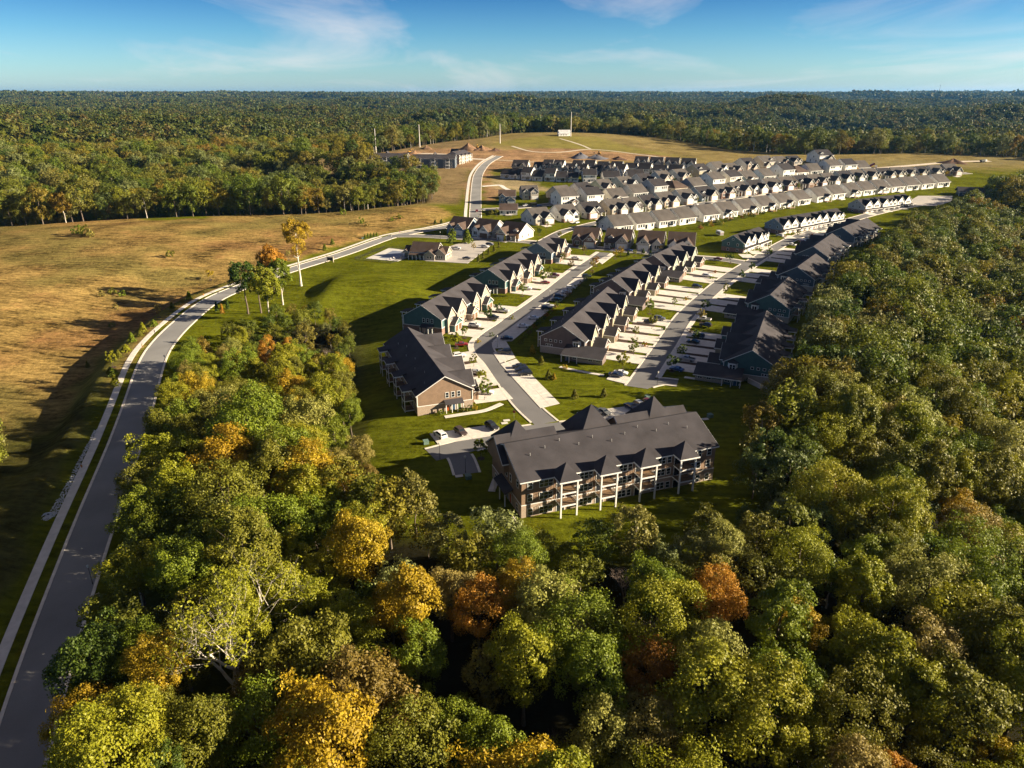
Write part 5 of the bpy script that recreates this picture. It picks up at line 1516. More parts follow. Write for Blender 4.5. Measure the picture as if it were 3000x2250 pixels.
# tall golden tree on a bare white trunk, and its companions by the bend
def special_tree(px, py, h, rx, zu, zd, col, label, pale=False, seed=0, crown_at=.8, lean=0):
    p = at(px, py)
    root = empty('broadleaf_tree', p, seed * 1.3)
    if lean: root.rotation_euler = (0, R(lean), seed * 1.3)
    link('trunk', trunk('trunk', seed, h, h * .017, 8, rx * .8, M_BARKP if pale else M_BARK, .88), root)
    link('crown', crown('crown', 700 + seed, rx, zu, zd, h * crown_at, 90, 75, .6), root, m=LM[col])
    tag(root, label, 'tree')
special_tree(882, 838, 31, 5.8, 6.0, 8.0, 'golden', 'very tall golden tree on a bare white trunk, alone beside the grassy mound', True, 1, .78)
special_tree(727, 920, 22, 4.6, 5.0, 6.5, 'dark green', 'dark green tree with a leaning stem at the inside of the road bend', False, 2, .72)
special_tree(765, 917, 20, 4.2, 5.0, 6.0, 'olive', 'olive tree in the middle of the clump at the road bend', False, 3, .7)
special_tree(792, 944, 21, 4.6, 5.0, 6.0, 'yellow-green', 'yellow-green tree on a long pale trunk at the front of the bend clump', True, 4, .74)
special_tree(829, 893, 20, 4.4, 5.0, 6.0, 'green', 'green tree on a pale trunk nearest the tall golden tree', True, 5, .72)
special_tree(805, 862, 21, 4.6, 4.6, 4.6, 'orange', 'orange-topped tree at the back of the bend clump', False, 6, .78)
special_tree(785, 845, 17, 2.6, 4.6, 5.2, 'dark green', 'narrow dark evergreen behind the clump at the road bend', False, 7, .66)

# ---------------------------------------------------------------- the rest of the woods, nobody could count them
def scatter(name, P, idx, rot, scl, protos, label, cat):
    coll = bpy.data.collections.new(name + '_kinds')
    for i, me in enumerate(protos):
        o = bpy.data.objects.new(f'{chr(97 + i)}_kind', me); coll.objects.link(o)
    me = bpy.data.meshes.new(name)
    me.vertices.add(len(P)); me.vertices.foreach_set('co', np.asarray(P, np.float32).ravel())
    for n, t, v in (('idx', 'INT', np.asarray(idx, np.int32)), ('rot', 'FLOAT', np.asarray(rot, np.float32)), ('scl', 'FLOAT', np.asarray(scl, np.float32))):
        a = me.attributes.new(n, t, 'POINT'); a.data.foreach_set('value', v)
    me.update()
    o = link(name, me); tag(o, label, cat, None, 'stuff')
    ng = bpy.data.node_groups.new(name + '_scatter', 'GeometryNodeTree')
    ng.interface.new_socket('Geometry', in_out='INPUT', socket_type='NodeSocketGeometry'); ng.interface.new_socket('Geometry', in_out='OUTPUT', socket_type='NodeSocketGeometry')
    N = ng.nodes.new; Lk = ng.links.new
    gi, go = N('NodeGroupInput'), N('NodeGroupOutput')
    ci = N('GeometryNodeCollectionInfo'); ci.inputs['Collection'].default_value = coll; ci.inputs['Separate Children'].default_value = True; ci.inputs['Reset Children'].default_value = True
    ip = N('GeometryNodeInstanceOnPoints'); ip.inputs['Pick Instance'].default_value = True
    def attr(nm, dt):
        a = N('GeometryNodeInputNamedAttribute'); a.data_type = dt; a.inputs['Name'].default_value = nm; return a.outputs['Attribute']
    cx = N('ShaderNodeCombineXYZ'); Lk(attr('rot', 'FLOAT'), cx.inputs['Z'])
    er = N('FunctionNodeEulerToRotation'); Lk(cx.outputs[0], er.inputs[0])
    Lk(gi.outputs[0], ip.inputs['Points']); Lk(ci.outputs[0], ip.inputs['Instance']); Lk(attr('idx', 'INT'), ip.inputs['Instance Index'])
    Lk(er.outputs[0], ip.inputs['Rotation']); Lk(attr('scl', 'FLOAT'), ip.inputs['Scale']); Lk(ip.outputs[0], go.inputs[0])
    md = o.modifiers.new('scatter', 'NODES'); md.node_group = ng
    return o
def full_tree(k, seed):
    """crown and trunk in one mesh for massed woodland"""
    rgn = np.random.default_rng(seed)
    rx, zu, zd, cz = [(5.6, 6.6, 7.5, 11.4), (6.4, 6.4, 6.5, 11.6), (5.2, 7.4, 8.4, 11.0), (5.8, 6.8, 7.0, 12.0), (5.0, 6.8, 6.0, 12.2)][k % 5]
    C, d = crown_pts(rgn, rx, zu, zd, cz, 60)
    V, LV = leaf_arrays(rgn, C, d, rx * .3 * rgn.uniform(.7, 1.3, 60), 52, .72)
    me = quads_mesh('woodland_tree', V, LV, M_MIX)
    return me
def with_trunk(me, h, r, mb):
    import bmesh
    bm = bmesh.new(); bm.from_mesh(me)
    t = trunk('t', 3, h, r, 4, 3.5, M_BARK, .8, 5)
    n0 = len(bm.faces); bm.from_mesh(t); bm.faces.ensure_lookup_table()
    for f in bm.faces[n0:]: f.material_index = 1
    bm.to_mesh(me); bm.free(); me.materials.append(mb)
    return me
MIDP = [with_trunk(full_tree(k, 300 + k), 17, .28, M_BARKP if k in (4,) else M_BARK) for k in range(7)]
rest = [k for k in rest if in_view(near[k:k+1, 0], near[k:k+1, 1], np.array([0.]), 420)[0]]
P = [(near[k][0], near[k][1], nz_[k]) for k in rest]
rs = nsc[rest]
mid = scatter_pts(60000, -1050, 1050, 250, 1250, 8.4, lambda X, Y: wood_ok(X, Y) & (np.hypot(X, Y) > 420) & (np.hypot(X, Y) < 1150) & ((np.hypot(X, Y) >= 640) | ((X <= -150) & (Y >= 260))))
P += [(x, y, z) for (x, y), z in zip(mid, hgt(mid[:, 0], mid[:, 1]))]
n = len(P)
scatter('woodland', P, rng.integers(0, len(MIDP), n), rng.uniform(0, 6.28, n), np.concatenate([rs * 1.08, rng.uniform(.72, 1.0, n - len(rs)) ** 1.0 * rng.uniform(.9, 1.65, n - len(rs))]), MIDP, 'mixed autumn woodland filling the slopes round the estate', 'woodland')
def grove(seed, side, nt, nl, leaf):
    rgn = np.random.default_rng(seed); Vs, Ls, Ts = [], [], []
    for t in range(nt):
        x, y = rgn.uniform(-side/2, side/2, 2); s = rgn.uniform(.75, 1.3)
        s *= 1.4; rx = 5.4 * s
        C, d = crown_pts(rgn, rx, 5.4 * s, 6 * s, 9.6 * s, nl)
        V, LV = leaf_arrays(rgn, C, d, rx * .34 * rgn.uniform(.7, 1.3, nl), 7, leaf * s)
        V = V + np.array([x, y, -1.0]); Vs.append(V); Ls.append(LV); Ts.append(np.full(len(LV), rgn.random()))
    return quads_mesh('grove', np.concatenate(Vs), np.concatenate(Ls), M_FAR, np.concatenate(Ts))
GR = [grove(40 + k, 46, 16, 34, 2.2) for k in range(5)]
GR2 = [grove(60 + k, 130, 110, 9, 4.6) for k in range(4)]
def far_pts(r0, r1, step):
    out = []
    r = r0
    while r < r1:
        n = int(r * R(86) / step)
        a = np.radians(np.linspace(-43, 43, n)) + rng.uniform(-.4, .4, n) * step / r
        rr = r + rng.uniform(-.5, .5, n) * step
        out.append(np.stack([rr * np.sin(a), rr * np.cos(a)], 1)); r += step * .85
    return np.concatenate(out)
def fz(p):
    keep = (out_dist(p[:, 0], p[:, 1], DEV) > 22) & clear_of(p[:, 0], p[:, 1], 40)
    p = p[keep]; return np.concatenate([p, hgt(p[:, 0], p[:, 1])[:, None]], 1)
F1 = fz(far_pts(1120, 3000, 40)); n = len(F1)
scatter('forest', F1, rng.integers(0, len(GR), n), rng.uniform(0, 6.28, n), rng.uniform(.85, 1.2, n), GR, 'unbroken forest rolling away beyond the estate', 'forest')
F2 = fz(far_pts(2950, 7000, 120)); F3 = fz(far_pts(7000, 17000, 330))
P = np.concatenate([F2, F3]); n = len(P)
scatter('far_forest', P, rng.integers(0, len(GR2), n), rng.uniform(0, 6.28, n), np.concatenate([rng.uniform(.85, 1.25, len(F2)), rng.uniform(1.7, 2.6, len(F3))]), GR2, 'distant blue-green forest along the horizon', 'forest')
# ================================================================== driveways and planting beds of the condominiums
M_MULCH = mat('mulch', (0.055, 0.032, 0.022), 0.95, 2.0, 0.4)
M_LAWN = mat('lawn_strip', (0.115, 0.135, 0.018), 1.0, 1.2, 0.35, 0.4, spec=0.0)
def W2(P, ax, across, along): return (P[0] + ax[1] * across + ax[0] * along, P[1] - ax[0] * across + ax[1] * along)
def apron(P, ax, L, x0, x1, n, beds, ext=0):
    """concrete forecourt strips between a row's garages and its street, with planted islands between them"""
    for k in range(n):
        a = L * (k + .5) / n; hwid = L / n * .34
        patch('driveway', [W2(P, ax, x0, a - hwid), W2(P, ax, x0, a + hwid), W2(P, ax, x1, a + hwid * 1.15), W2(P, ax, x1, a - hwid * 1.15)], 0.13, M_CONC, px=False)
        if beds and k < n:
            b = a + L / n * .5
            if b < L - 1:
                s0, s1 = sorted((x0, x1)); m = (x0 * .75 + x1 * .25); e = x0 * .25 + x1 * .75
                patch('planting_bed', [W2(P, ax, m, b - 1.3), W2(P, ax, m, b + 1.3), W2(P, ax, (m + e) / 2, b + 1.6), W2(P, ax, e, b + .9), W2(P, ax, e, b - .9), W2(P, ax, (m + e) / 2, b - 1.6)], 0.09, M_MULCH, px=False)
def toward_street(P, ax, L, road, sd):
    """distance from the ridge line to the street edge at the row's middle"""
    c = np.array(W2(P, ax, 0, L / 2)); d, _, _ = poly_dist(np.array([c[0]]), np.array([c[1]]), [tuple(r) for r in road])
    return sd * (float(d[0]) - 3.9)
for (P, ax, L, sd, road, n) in ((ofs((-26.6, 180.5), LA, 8.3), LA, 47, 1, RD_C, 4), (ofs((-41.3, 258), LB, 8.3), LB, 46, 1, RD_C, 4), (ofs((-18.3, 316.5), LB, 8.3), LB, 48, 1, RD_C, 4), (ofs((5.5, 377), LB, 8.3), LB, 28, 1, RD_C, 2),
                                (ofs((9.6, 233), CA, 8.2), CA, 56, 1, RD_G, 5), (ofs((35, 299), CB, 8.2), CB, 44, 1, RD_G, 4), (ofs((62, 348), CC, 8.2), CC, 40, 1, RD_G, 3),
                                ((73.6, 205), RA, 46, -1, RD_G, 5), ((101, 270), (.52, .854), 33, -1, RD_G, 3), ((129.5, 318), (.565, .825), 34, -1, RD_G, 3), ((155, 364.5), (.56, .828), 44, -1, RD_G, 4), ((194, 421), (.66, .75), 46, -1, RD_G, 4)):
    e = toward_street(P, ax, L, road, sd)
    if abs(e) > 13: apron(P, ax, L, sd * 9.5, e, n, True)
for (a, b, road) in ((10, 34, 'E'), ):
    pass
for (px_, py_, tx, ty) in ((2180, 745, 2196, 757), (2205, 735, 2222, 745), (2232, 722, 2250, 731), (2300, 690, 2318, 699), (2340, 682, 2356, 689), (2380, 674, 2396, 681), (2425, 665, 2440, 671), (2455, 658, 2472, 664), (2545, 624, 2560, 630), (2590, 616, 2604, 621), (2635, 608, 2650, 613)):
    a, b = np.array(at(px_, py_)[:2]), np.array(at(tx, ty)[:2]); t = b - a; t /= np.linalg.norm(t); nn = np.array([-t[1], t[0]])
    patch('driveway', [tuple(a + nn * 3.4), tuple(a - nn * 3.4), tuple(b - nn * 3.4), tuple(b + nn * 3.4)], 0.12, M_CONC, px=False)
# walk round the brown end gable and the corner
ribbon('footpath', line_px([(1303, 1222), (1360, 1213), (1420, 1203), (1470, 1183)], 4), (-.8, .8), 0.10, M_CONC)
ribbon('footpath', line_px([(1440, 1440), (1455, 1400), (1470, 1368), (1485, 1350)], 4), (-.8, .8), 0.10, M_CONC)
ribbon('footpath', line_px([(1640, 1075), (1700, 1088), (1770, 1100)], 4), (-.7, .7), 0.10, M_CONC)
ribbon('footpath', line_px([(2005, 1105), (2090, 1118), (2170, 1128)], 4), (-.7, .7), 0.10, M_CONC)
# low concrete retaining walls where the ground steps down
def wall_piece(a, b, h, label):
    A, B = at(*a), at(*b); g = Geo()
    d = Vector((B[0] - A[0], B[1] - A[1], 0)); n = Vector((-d.y, d.x, 0)).normalized() * .15
    z = min(A[2], B[2]) - .6
    g.prism([(A[0] - n.x, A[1] - n.y, z), (B[0] - n.x, B[1] - n.y, z), (B[0] + n.x, B[1] + n.y, z), (A[0] + n.x, A[1] + n.y, z)], (0, 0, h))
    cap = Geo(); n2 = n * 1.5
    cap.prism([(A[0] - n2.x, A[1] - n2.y, z + h), (B[0] - n2.x, B[1] - n2.y, z + h), (B[0] + n2.x, B[1] + n2.y, z + h), (A[0] + n2.x, A[1] + n2.y, z + h)], (0, 0, .1))
    o = link('retaining_wall', g.mesh('retaining_wall', [M_CONC])); tag(o, label, 'wall'); link('coping', cap.mesh('coping', [M_KERB]), o)
wall_piece((2190, 1120), (2246, 1148), 2.0, 'low concrete retaining wall at the corner of the large teal condominiums')
wall_piece((1492, 1500), (1512, 1535), .9, 'low concrete enclosure wall at the corner of the apartment block')
# ================================================================== vehicles
M_TYRE = mat('tyre_rubber', (0.02, 0.02, 0.02), 0.9); M_RIM = mat('wheel_rim', (0.4, 0.4, 0.41), 0.35, metal=0.8)
M_HEAD = mat('headlamp_glass', (0.7, 0.7, 0.68), 0.2); M_TAIL = mat('tail_lamp', (0.35, 0.02, 0.02), 0.3)
def paint(name, c):
    m, nt, b = new_mat('paint_' + name)
    b.inputs['Base Color'].default_value = (*c, 1); b.inputs['Roughness'].default_value = 0.32; b.inputs['Coat Weight'].default_value = 0.5; b.inputs['Coat Roughness'].default_value = 0.08
    return m
PAINT = {k: paint(k, v) for k, v in {'white': (.72, .72, .72), 'black': (.012, .012, .014), 'silver': (.38, .39, .41), 'grey': (.11, .115, .12), 'blue': (.02, .055, .19), 'red': (.22, .015, .02), 'dark red': (.12, .012, .02), 'brown': (.05, .032, .028), 'dark blue': (.012, .02, .055)}.items()}
def car_spec(kind):
    S = Spec()
    W = .92
    prof = {'sedan': [(-2.3, .45), (-2.32, .8), (-2.15, .98), (-1.45, 1.02), (-.75, 1.42), (.35, 1.44), (1.05, 1.02), (2.0, .86), (2.3, .68), (2.32, .42)],
            'suv': [(-2.3, .5), (-2.32, 1.0), (-2.2, 1.15), (-1.85, 1.68), (-1.5, 1.76), (.35, 1.74), (1.05, 1.18), (2.05, 1.04), (2.32, .8), (2.34, .48)],
            'pickup': [(-2.75, .6), (-2.77, 1.12), (-2.7, 1.16), (-.75, 1.18), (-.6, 1.76), (.65, 1.8), (1.25, 1.22), (2.4, 1.1), (2.7, .9), (2.72, .55)]}[kind]
    belt = {'sedan': .98, 'suv': 1.15, 'pickup': 1.18}[kind]
    g = Geo(); n = len(prof)
    def hwid(z): return W if z <= belt else W - (z - belt) * .32
    Lr = [(x, -hwid(z), z) for x, z in prof]; Rr = [(x, hwid(z), z) for x, z in prof]
    g.v = Lr + Rr
    g.f.append(tuple(range(n))); g.f.append(tuple(range(2 * n - 1, n - 1, -1))); g.mi += [0, 0]
    for k in range(n):
        g.f.append((k, k + n, (k + 1) % n + n, (k + 1) % n)); g.mi.append(0)
    import bmesh
    me = g.mesh('body'); bm = bmesh.new(); bm.from_mesh(me); bmesh.ops.triangulate(bm, faces=[f for f in bm.faces if len(f.verts) > 4]); bmesh.ops.recalc_face_normals(bm, faces=bm.faces); bm.to_mesh(me); bm.free()
    S.add('body', me, key='paint')
    def strip(name, a, b, e=.012):
        q = Geo(); (x0, z0), (x1, z1) = a, b
        dx, dz = x1 - x0, z1 - z0; l = math.hypot(dx, dz); nx, nz = -dz / l * e, dx / l * e
        if nz < 0: nx, nz = -nx, -nz
        x0 += dx * .1; x1 -= dx * .1; z0 += dz * .1; z1 -= dz * .1
        w0, w1 = hwid(z0) - .1, hwid(z1) - .1
        q.face([(x0 + nx, -w0, z0 + nz), (x0 + nx, w0, z0 + nz), (x1 + nx, w1, z1 + nz), (x1 + nx, -w1, z1 + nz)]); S.add(name, q.mesh(name, [M_GLASS]))
    if kind == 'sedan': strip('windscreen', prof[6], prof[5]); strip('rear_window', prof[3], prof[4]); tops = [(-1.25, 1.06), (-.72, 1.36), (.3, 1.38), (.85, 1.06)]
    elif kind == 'suv': strip('windscreen', prof[6], prof[5]); strip('rear_window', prof[2], prof[3]); tops = [(-2.0, 1.22), (-1.75, 1.62), (.3, 1.66), (.85, 1.22)]
    else: strip('windscreen', prof[6], prof[5]); strip('rear_window', prof[3], prof[4]); tops = [(-.6, 1.24), (-.5, 1.68), (.55, 1.72), (1.05, 1.26)]
    for s in (-1, 1):
        q = Geo(); q.face([(x, s * (hwid(z) + .012), z) for x, z in (tops if s < 0 else tops[::-1])]); S.add('side_window', q.mesh('side_window', [M_GLASS]))
    if kind == 'pickup':
        q = Geo(); q.face([(-2.65, -.78, 1.19), (-.8, -.78, 1.19), (-.8, .78, 1.19), (-2.65, .78, 1.19)]); S.add('cargo_bed', q.mesh('cargo_bed', [M_TYRE]))
    wx = 1.7 if kind == 'pickup' else 1.42; r = .36 if kind != 'sedan' else .32
    ty = cached(('tyre', r), lambda: Geo().tube((0, -.11, 0), (0, .11, 0), r, r, 14).mesh('wheel', [M_TYRE])); ri = cached(('rim', r), lambda: Geo().tube((0, -.125, 0), (0, .125, 0), r * .6, r * .6, 10).mesh('rim', [M_RIM]))
    for sx in (-1, 1):
        for sy in (-1, 1): S.add('wheel', ty, (sx * wx, sy * (W - .06), r), 0, None, [('rim', ri, (0, 0, 0), 0, None)])
    hl = cached('hl', lambda: Geo().box(-.04, -.16, -.07, .04, .16, .07).mesh('headlight', [M_HEAD])); tl = cached('tl', lambda: Geo().box(-.04, -.14, -.1, .04, .14, .1).mesh('tail_light', [M_TAIL]))
    fx = prof[-2][0]; rx = prof[1][0]; zf = prof[-2][1] - .06; zr = prof[1][1] - .08
    for s in (-1, 1): S.add('headlight', hl, (fx - .02, s * .66, zf)); S.add('tail_light', tl, (rx + .02, s * .72, zr))
    return S
CAR = {k: car_spec(k) for k in ('sedan', 'suv', 'pickup')}
def heading(px, py, tx, ty):
    a, b = at(px, py), at(tx, ty); return math.atan2(b[1] - a[1], b[0] - a[0])
def lane_ang(p, road):
    r = np.array(road); i = int(np.argmin(np.hypot(r[:, 0] - p[0], r[:, 1] - p[1]))); i = min(max(i, 0), len(r) - 2)
    return math.atan2(r[i+1][1] - r[i][1], r[i+1][0] - r[i][0])
CARS = [  # image point, kind, colour, road it lines up with, turn from the road, label
    (1290, 1281, 'suv', 'white', 'D', 96, 'white SUV parked alone at the open end of the pad by the brown condominiums'),
    (1350, 1273, 'suv', 'brown', 'D', -84, 'dark brown SUV in the middle of the pad by the brown condominiums'),
    (1441, 1256, 'suv', 'black', 'D', -84, 'black SUV parked nearest the street corner beside the stop sign'),
    (1742, 1212, 'suv', 'black', 'D', -75, 'dark SUV beside a grey sedan on the pad behind the apartment block'),
    (1769, 1213, 'sedan', 'grey', 'D', -75, 'grey sedan beside a dark SUV behind the apartment block'),
    (1848, 1198, 'sedan', 'dark blue', 'D', -75, 'dark blue sedan in a row of three behind the apartment block'),
    (1875, 1194, 'suv', 'silver', 'D', -75, 'silver hatchback between dark blue and red cars'),
    (1900, 1189, 'suv', 'dark red', 'D', -75, 'dark red minivan at the end of the row of three'),
    (1521, 1079, 'sedan', 'black', 'C', 85, 'black sedan, rearmost of three side by side on the long pad'),
    (1529, 1090, 'suv', 'black', 'C', 85, 'black SUV, middle of three side by side on the long pad'),
    (1538, 1100, 'suv', 'black', 'C', 85, 'black SUV, front one of three side by side on the long pad'),
    (1478, 1036, 'suv', 'black', 'C', 65, 'black off-roader alone on the pad in the street bend'),
    (1484, 996, 'sedan', 'dark blue', 'C', -70, 'dark blue sedan in building shade just past the street bend'),
    (1532, 960, 'sedan', 'white', 'C', -70, 'white sedan, second car past the street bend'),
    (1563, 936, 'sedan', 'white', 'C', -70, 'white sedan, third car past the street bend'),
    (1600, 908, 'suv', 'black', 'C', -70, 'black car tucked beside a white pickup in the street bays'),
    (1604, 902, 'pickup', 'white', 'C', -70, 'white pickup in the street bays beside a black car'),
    (1630, 882, 'sedan', 'dark blue', 'C', -70, 'dark blue sedan in the upper street bays, nearest the pickup'),
    (1637, 873, 'suv', 'black', 'C', -70, 'black SUV in the upper street bays'),
    (1659, 860, 'sedan', 'white', 'C', -70, 'white sedan among dark cars in the upper street bays'),
    (1671, 848, 'suv', 'white', 'C', -70, 'white SUV, last of the close-parked upper street bays'),
    (1718, 814, 'suv', 'dark blue', 'C', -70, 'dark blue SUV parked apart near the hedge at the street top'),
    (1390, 958, 'suv', 'white', 'C', -80, 'white SUV in front of the teal brick gables'),
    (1352, 1014, 'sedan', 'red', 'C', -85, 'red car beside a young tree by the brown condominiums'),
    (1345, 1047, 'suv', 'white', 'C', -80, 'white SUV beside the brown condominiums garage porch'),
    (1392, 1096, 'sedan', 'silver', 'C', -110, 'silver car half hidden by the brown condominiums roof'),
    (1424, 1155, 'sedan', 'white', 'C', -115, 'white sedan on the drive nearest the orange door'),
    (1472, 915, 'pickup', 'silver', 'C', -80, 'silver pickup at the far garages of the first teal row'),
    (1445, 935, 'suv', 'black', 'C', -80, 'black car behind a bush at the first teal row'),
    (1543, 850, 'suv', 'white', 'C', -80, 'white SUV on the drive of the second teal row'),
    (1597, 832, 'sedan', 'red', 'C', -80, 'red car under a street tree at the second teal row'),
    (1625, 811, 'suv', 'dark red', 'C', -80, 'dark red car at the far end of the second teal row'),
    (1686, 759, 'sedan', 'white', 'C', -80, 'white car at the short blue-grey condominium row'),
    (1931, 938, 'suv', 'grey', 'G', -85, 'grey SUV on a sunlit drive of the first plum row'),
    (1903, 947, 'sedan', 'black', 'G', -85, 'black sedan next to the grey SUV at the first plum row'),
    (1803, 1104, 'sedan', 'dark blue', 'G', -85, 'dark blue sedan on the small pad at the street end'),
    (1818, 1098, 'sedan', 'white', 'G', -85, 'white sedan on the small pad at the street end'),
    (2070, 812, 'suv', 'white', 'G', -85, 'white SUV in front of the last plum row'),
    (2041, 844, 'suv', 'black', 'G', -85, 'black SUV in front of the middle plum row'),
    (2103, 762, 'sedan', 'dark red', 'G', -85, 'dark red car where the cross street meets the right street'),
    (2062, 940, 'pickup', 'white', 'G', 85, 'white pickup in the shade of the large teal row'),
    (2066, 958, 'suv', 'black', 'G', 85, 'black SUV beside the shaded white pickup'),
    (2045, 990, 'suv', 'dark blue', 'G', 85, 'dark blue SUV halfway along the large teal row'),
    (2030, 1006, 'sedan', 'black', 'G', 85, 'black sedan halfway along the large teal row'),
    (2012, 1057, 'pickup', 'silver', 'G', 80, 'silver pickup at the low porch wing of the large teal row'),
    (1982, 1087, 'sedan', 'blue', 'G', 75, 'blue sedan in deep shade at the low porch wing'),
    (1842, 736, 'sedan', 'blue', 'E', 0, 'bright blue car parked at the kerb of the cross street'),
    (1421, 726, 'suv', 'white', 'E', -5, 'white SUV in the clubhouse car park'),
    (1434, 720, 'suv', 'dark blue', 'E', -5, 'dark blue SUV behind the white one in the clubhouse car park'),
    (1367, 760, 'sedan', 'black', 'E', 0, 'black sedan at the near edge of the clubhouse car park'),
    (1336, 731, 'pickup', 'white', 'E', 0, 'white pickup behind a round tree at the clubhouse'),
    (2038, 602, 'suv', 'white', 'F', 80, 'white SUV on a drive halfway along the middle house row'),
    (1945, 619, 'suv', 'white', 'F', 80, 'white SUV on a drive near the road end of the middle row'),
    (2142, 588, 'sedan', 'white', 'F', 80, 'white car farther along the middle house row'),
    (1668, 650, 'sedan', 'silver', 'F', 10, 'silver car by the corner house of the middle row'),
    (1690, 655, 'sedan', 'white', 'F', 10, 'white car by the corner house of the middle row'),
    (2243, 719, 'sedan', 'grey', 'G', 80, 'grey car in front of the short terrace'),
    (2284, 693, 'suv', 'white', 'G', 80, 'white SUV beside the blue-grey terrace end'),
    (2349, 711, 'sedan', 'red', 'G', 80, 'red car at the kerb opposite the long terrace'),
    (2363, 708, 'suv', 'white', 'G', 80, 'white SUV beside the red car opposite the long terrace'),
    (2318, 720, 'pickup', 'white', 'G', 75, 'white pickup opposite the long terrace'),
    (1397, 621, 'suv', 'red', 'B', 0, 'red car driving on the straight road'),
    (1540, 605, 'pickup', 'silver', 'H', 0, 'silver pickup beside the dark trailer on the side street'),
    (1580, 606, 'suv', 'blue', 'H', 0, 'blue car behind the dark trailer on the side street')]
ROADS = {'C': RD_C, 'D': RD_D, 'E': RD_E, 'F': RD_F, 'G': RD_G, 'B': RD_B, 'H': RD_H}
for (px_, py_, kd, col, rd, turn, lab) in CARS:
    p = at(px_, py_); a = lane_ang(p, ROADS[rd]) + R(turn)
    CAR[kd].put('parked_car' if kd != 'pickup' else 'pickup_truck', (p[0], p[1], p[2] + .15), a, {'paint': PAINT[col]}, lab, 'car' if kd != 'pickup' else 'pickup', 'cars parked about the estate')
def trailer(px, py, L, W, H, col, label, name, rz=0.0, stripe=None):
    S = Spec(); g = Geo(); g.prism([(-L/2, -W/2, .6), (L/2 - .3, -W/2, .6), (L/2, -W/2, .9), (L/2 - .15, -W/2, H), (-L/2, -W/2, H)], (0, W, 0)); S.geo('body', g, 'a')
    if stripe: q = Geo(); q.box(-L/2 - .02, -W/2 - .02, 1.2, L/2 - .4, W/2 + .02, 1.7); S.geo('stripe', q, 's')
    for s in (-1, 1): S.add('wheel', MCACHE[('tyre', .36)], (-.2, s * (W/2 - .05), .36), 0, None, [('rim', MCACHE[('rim', .36)], (0, 0, 0), 0, None)])
    t = Geo(); t.box(L/2 - .2, -.06, .5, L/2 + 1.2, .06, .62); S.geo('drawbar', t, 't')
    w = Geo(); w.box(-.6, -W/2 - .015, H * .55, .9, W/2 + .015, H * .8); S.geo('window', w, 'g')
    p = at(px, py)
    S.put(name, (p[0], p[1], p[2] + .1), rz, {'a': col, 's': stripe, 't': M_TYRE, 'g': M_GLASS}, label, 'trailer')
trailer(2108, 690, 6.5, 2.4, 2.9, PAINT['white'], 'white camper trailer with a red stripe on the grass by the short terrace', 'camper_trailer', R(100), PAINT['red'])
trailer(1562, 604, 5.5, 2.2, 2.4, PAINT['black'], 'dark box trailer parked on the side street', 'box_trailer', R(5))
trailer(1588, 494 - 3, 6, 2.5, 2.8, mat('site_cabin', (.75, .72, .78), .6), 'small white site cabin on the bare earth below the meadow', 'site_cabin', R(0))
# dump truck and excavators on the site
def dumper(px, py, rz, label, col, up=0.8):
    S = Spec(); c = Geo(); c.box(1.6, -1.2, .9, 3.6, 1.2, 2.9); S.geo('cab', c, 'w'); f = Geo(); f.box(-3.8, -.5, .8, 3.6, .5, 1.1); S.geo('chassis', f, 't')
    b = Geo(); b.prism([(-3.6, -1.25, 1.2), (1.3, -1.25, 1.2 + 3.2 * up), (.6, -1.25, 2.6 + 3.2 * up), (-4.2, -1.25, 2.6)], (0, 2.5, 0)); S.geo('tipper', b, 'd')
    w = Geo(); w.box(3.58, -1, 1.9, 3.63, 1, 2.7); S.geo('windscreen', w, 'g')
    for x in (-2.8, -1.5, 2.6):
        for s in (-1, 1): S.add('wheel', MCACHE[('tyre', .36)], (x, s * 1.1, .55), 0, None, [], 1.5)
    p = at(px, py); S.put('dump_truck', p, rz, {'w': PAINT['white'], 't': M_TYRE, 'd': col, 'g': M_GLASS}, label, 'truck')
dumper(2557, 493, R(-10), 'white dump truck with its dark tipper raised on the far track', PAINT['dark red'])
dumper(2880, 476, R(20), 'small truck beside the earth heap at the far end of the track', PAINT['grey'], .1)
def digger(px, py, rz, label):
    S = Spec(); t = Geo()
    for s in (-1, 1): t.box(-1.8, s * 1.0 - .3, 0, 1.8, s * 1.0 + .3, .8)
    S.geo('track', t, 't'); b = Geo(); b.box(-1.7, -1.2, .9, 1.1, 1.2, 1.9); S.geo('body', b, 'y'); c = Geo(); c.box(0, -1.2, 1.9, 1.3, -.1, 3.0); S.geo('cab', c, 'g')
    a = Geo(); a.tube((1.0, .4, 1.7), (3.4, .4, 4.2), .25, .2, 6); a.tube((3.4, .4, 4.2), (5.4, .4, 2.0), .2, .15, 6); S.geo('arm', a, 'y'); k = Geo(); k.box(5.0, 0, .9, 5.9, .9, 1.9); S.geo('bucket', k, 't')
    p = at(px, py); S.put('excavator', p, rz, {'t': M_TYRE, 'y': mat('digger_yellow', (.45, .24, .03), .5), 'g': M_GLASS}, label, 'excavator', 'diggers on the building site')
digger(1200, 447, R(30), 'yellow excavator on the track above the dark flats')
digger(1755, 452, R(160), 'yellow excavator beside the stored pipes below the footpath')
digger(1398, 434, R(80), 'yellow excavator among the earth heaps near the straight road')
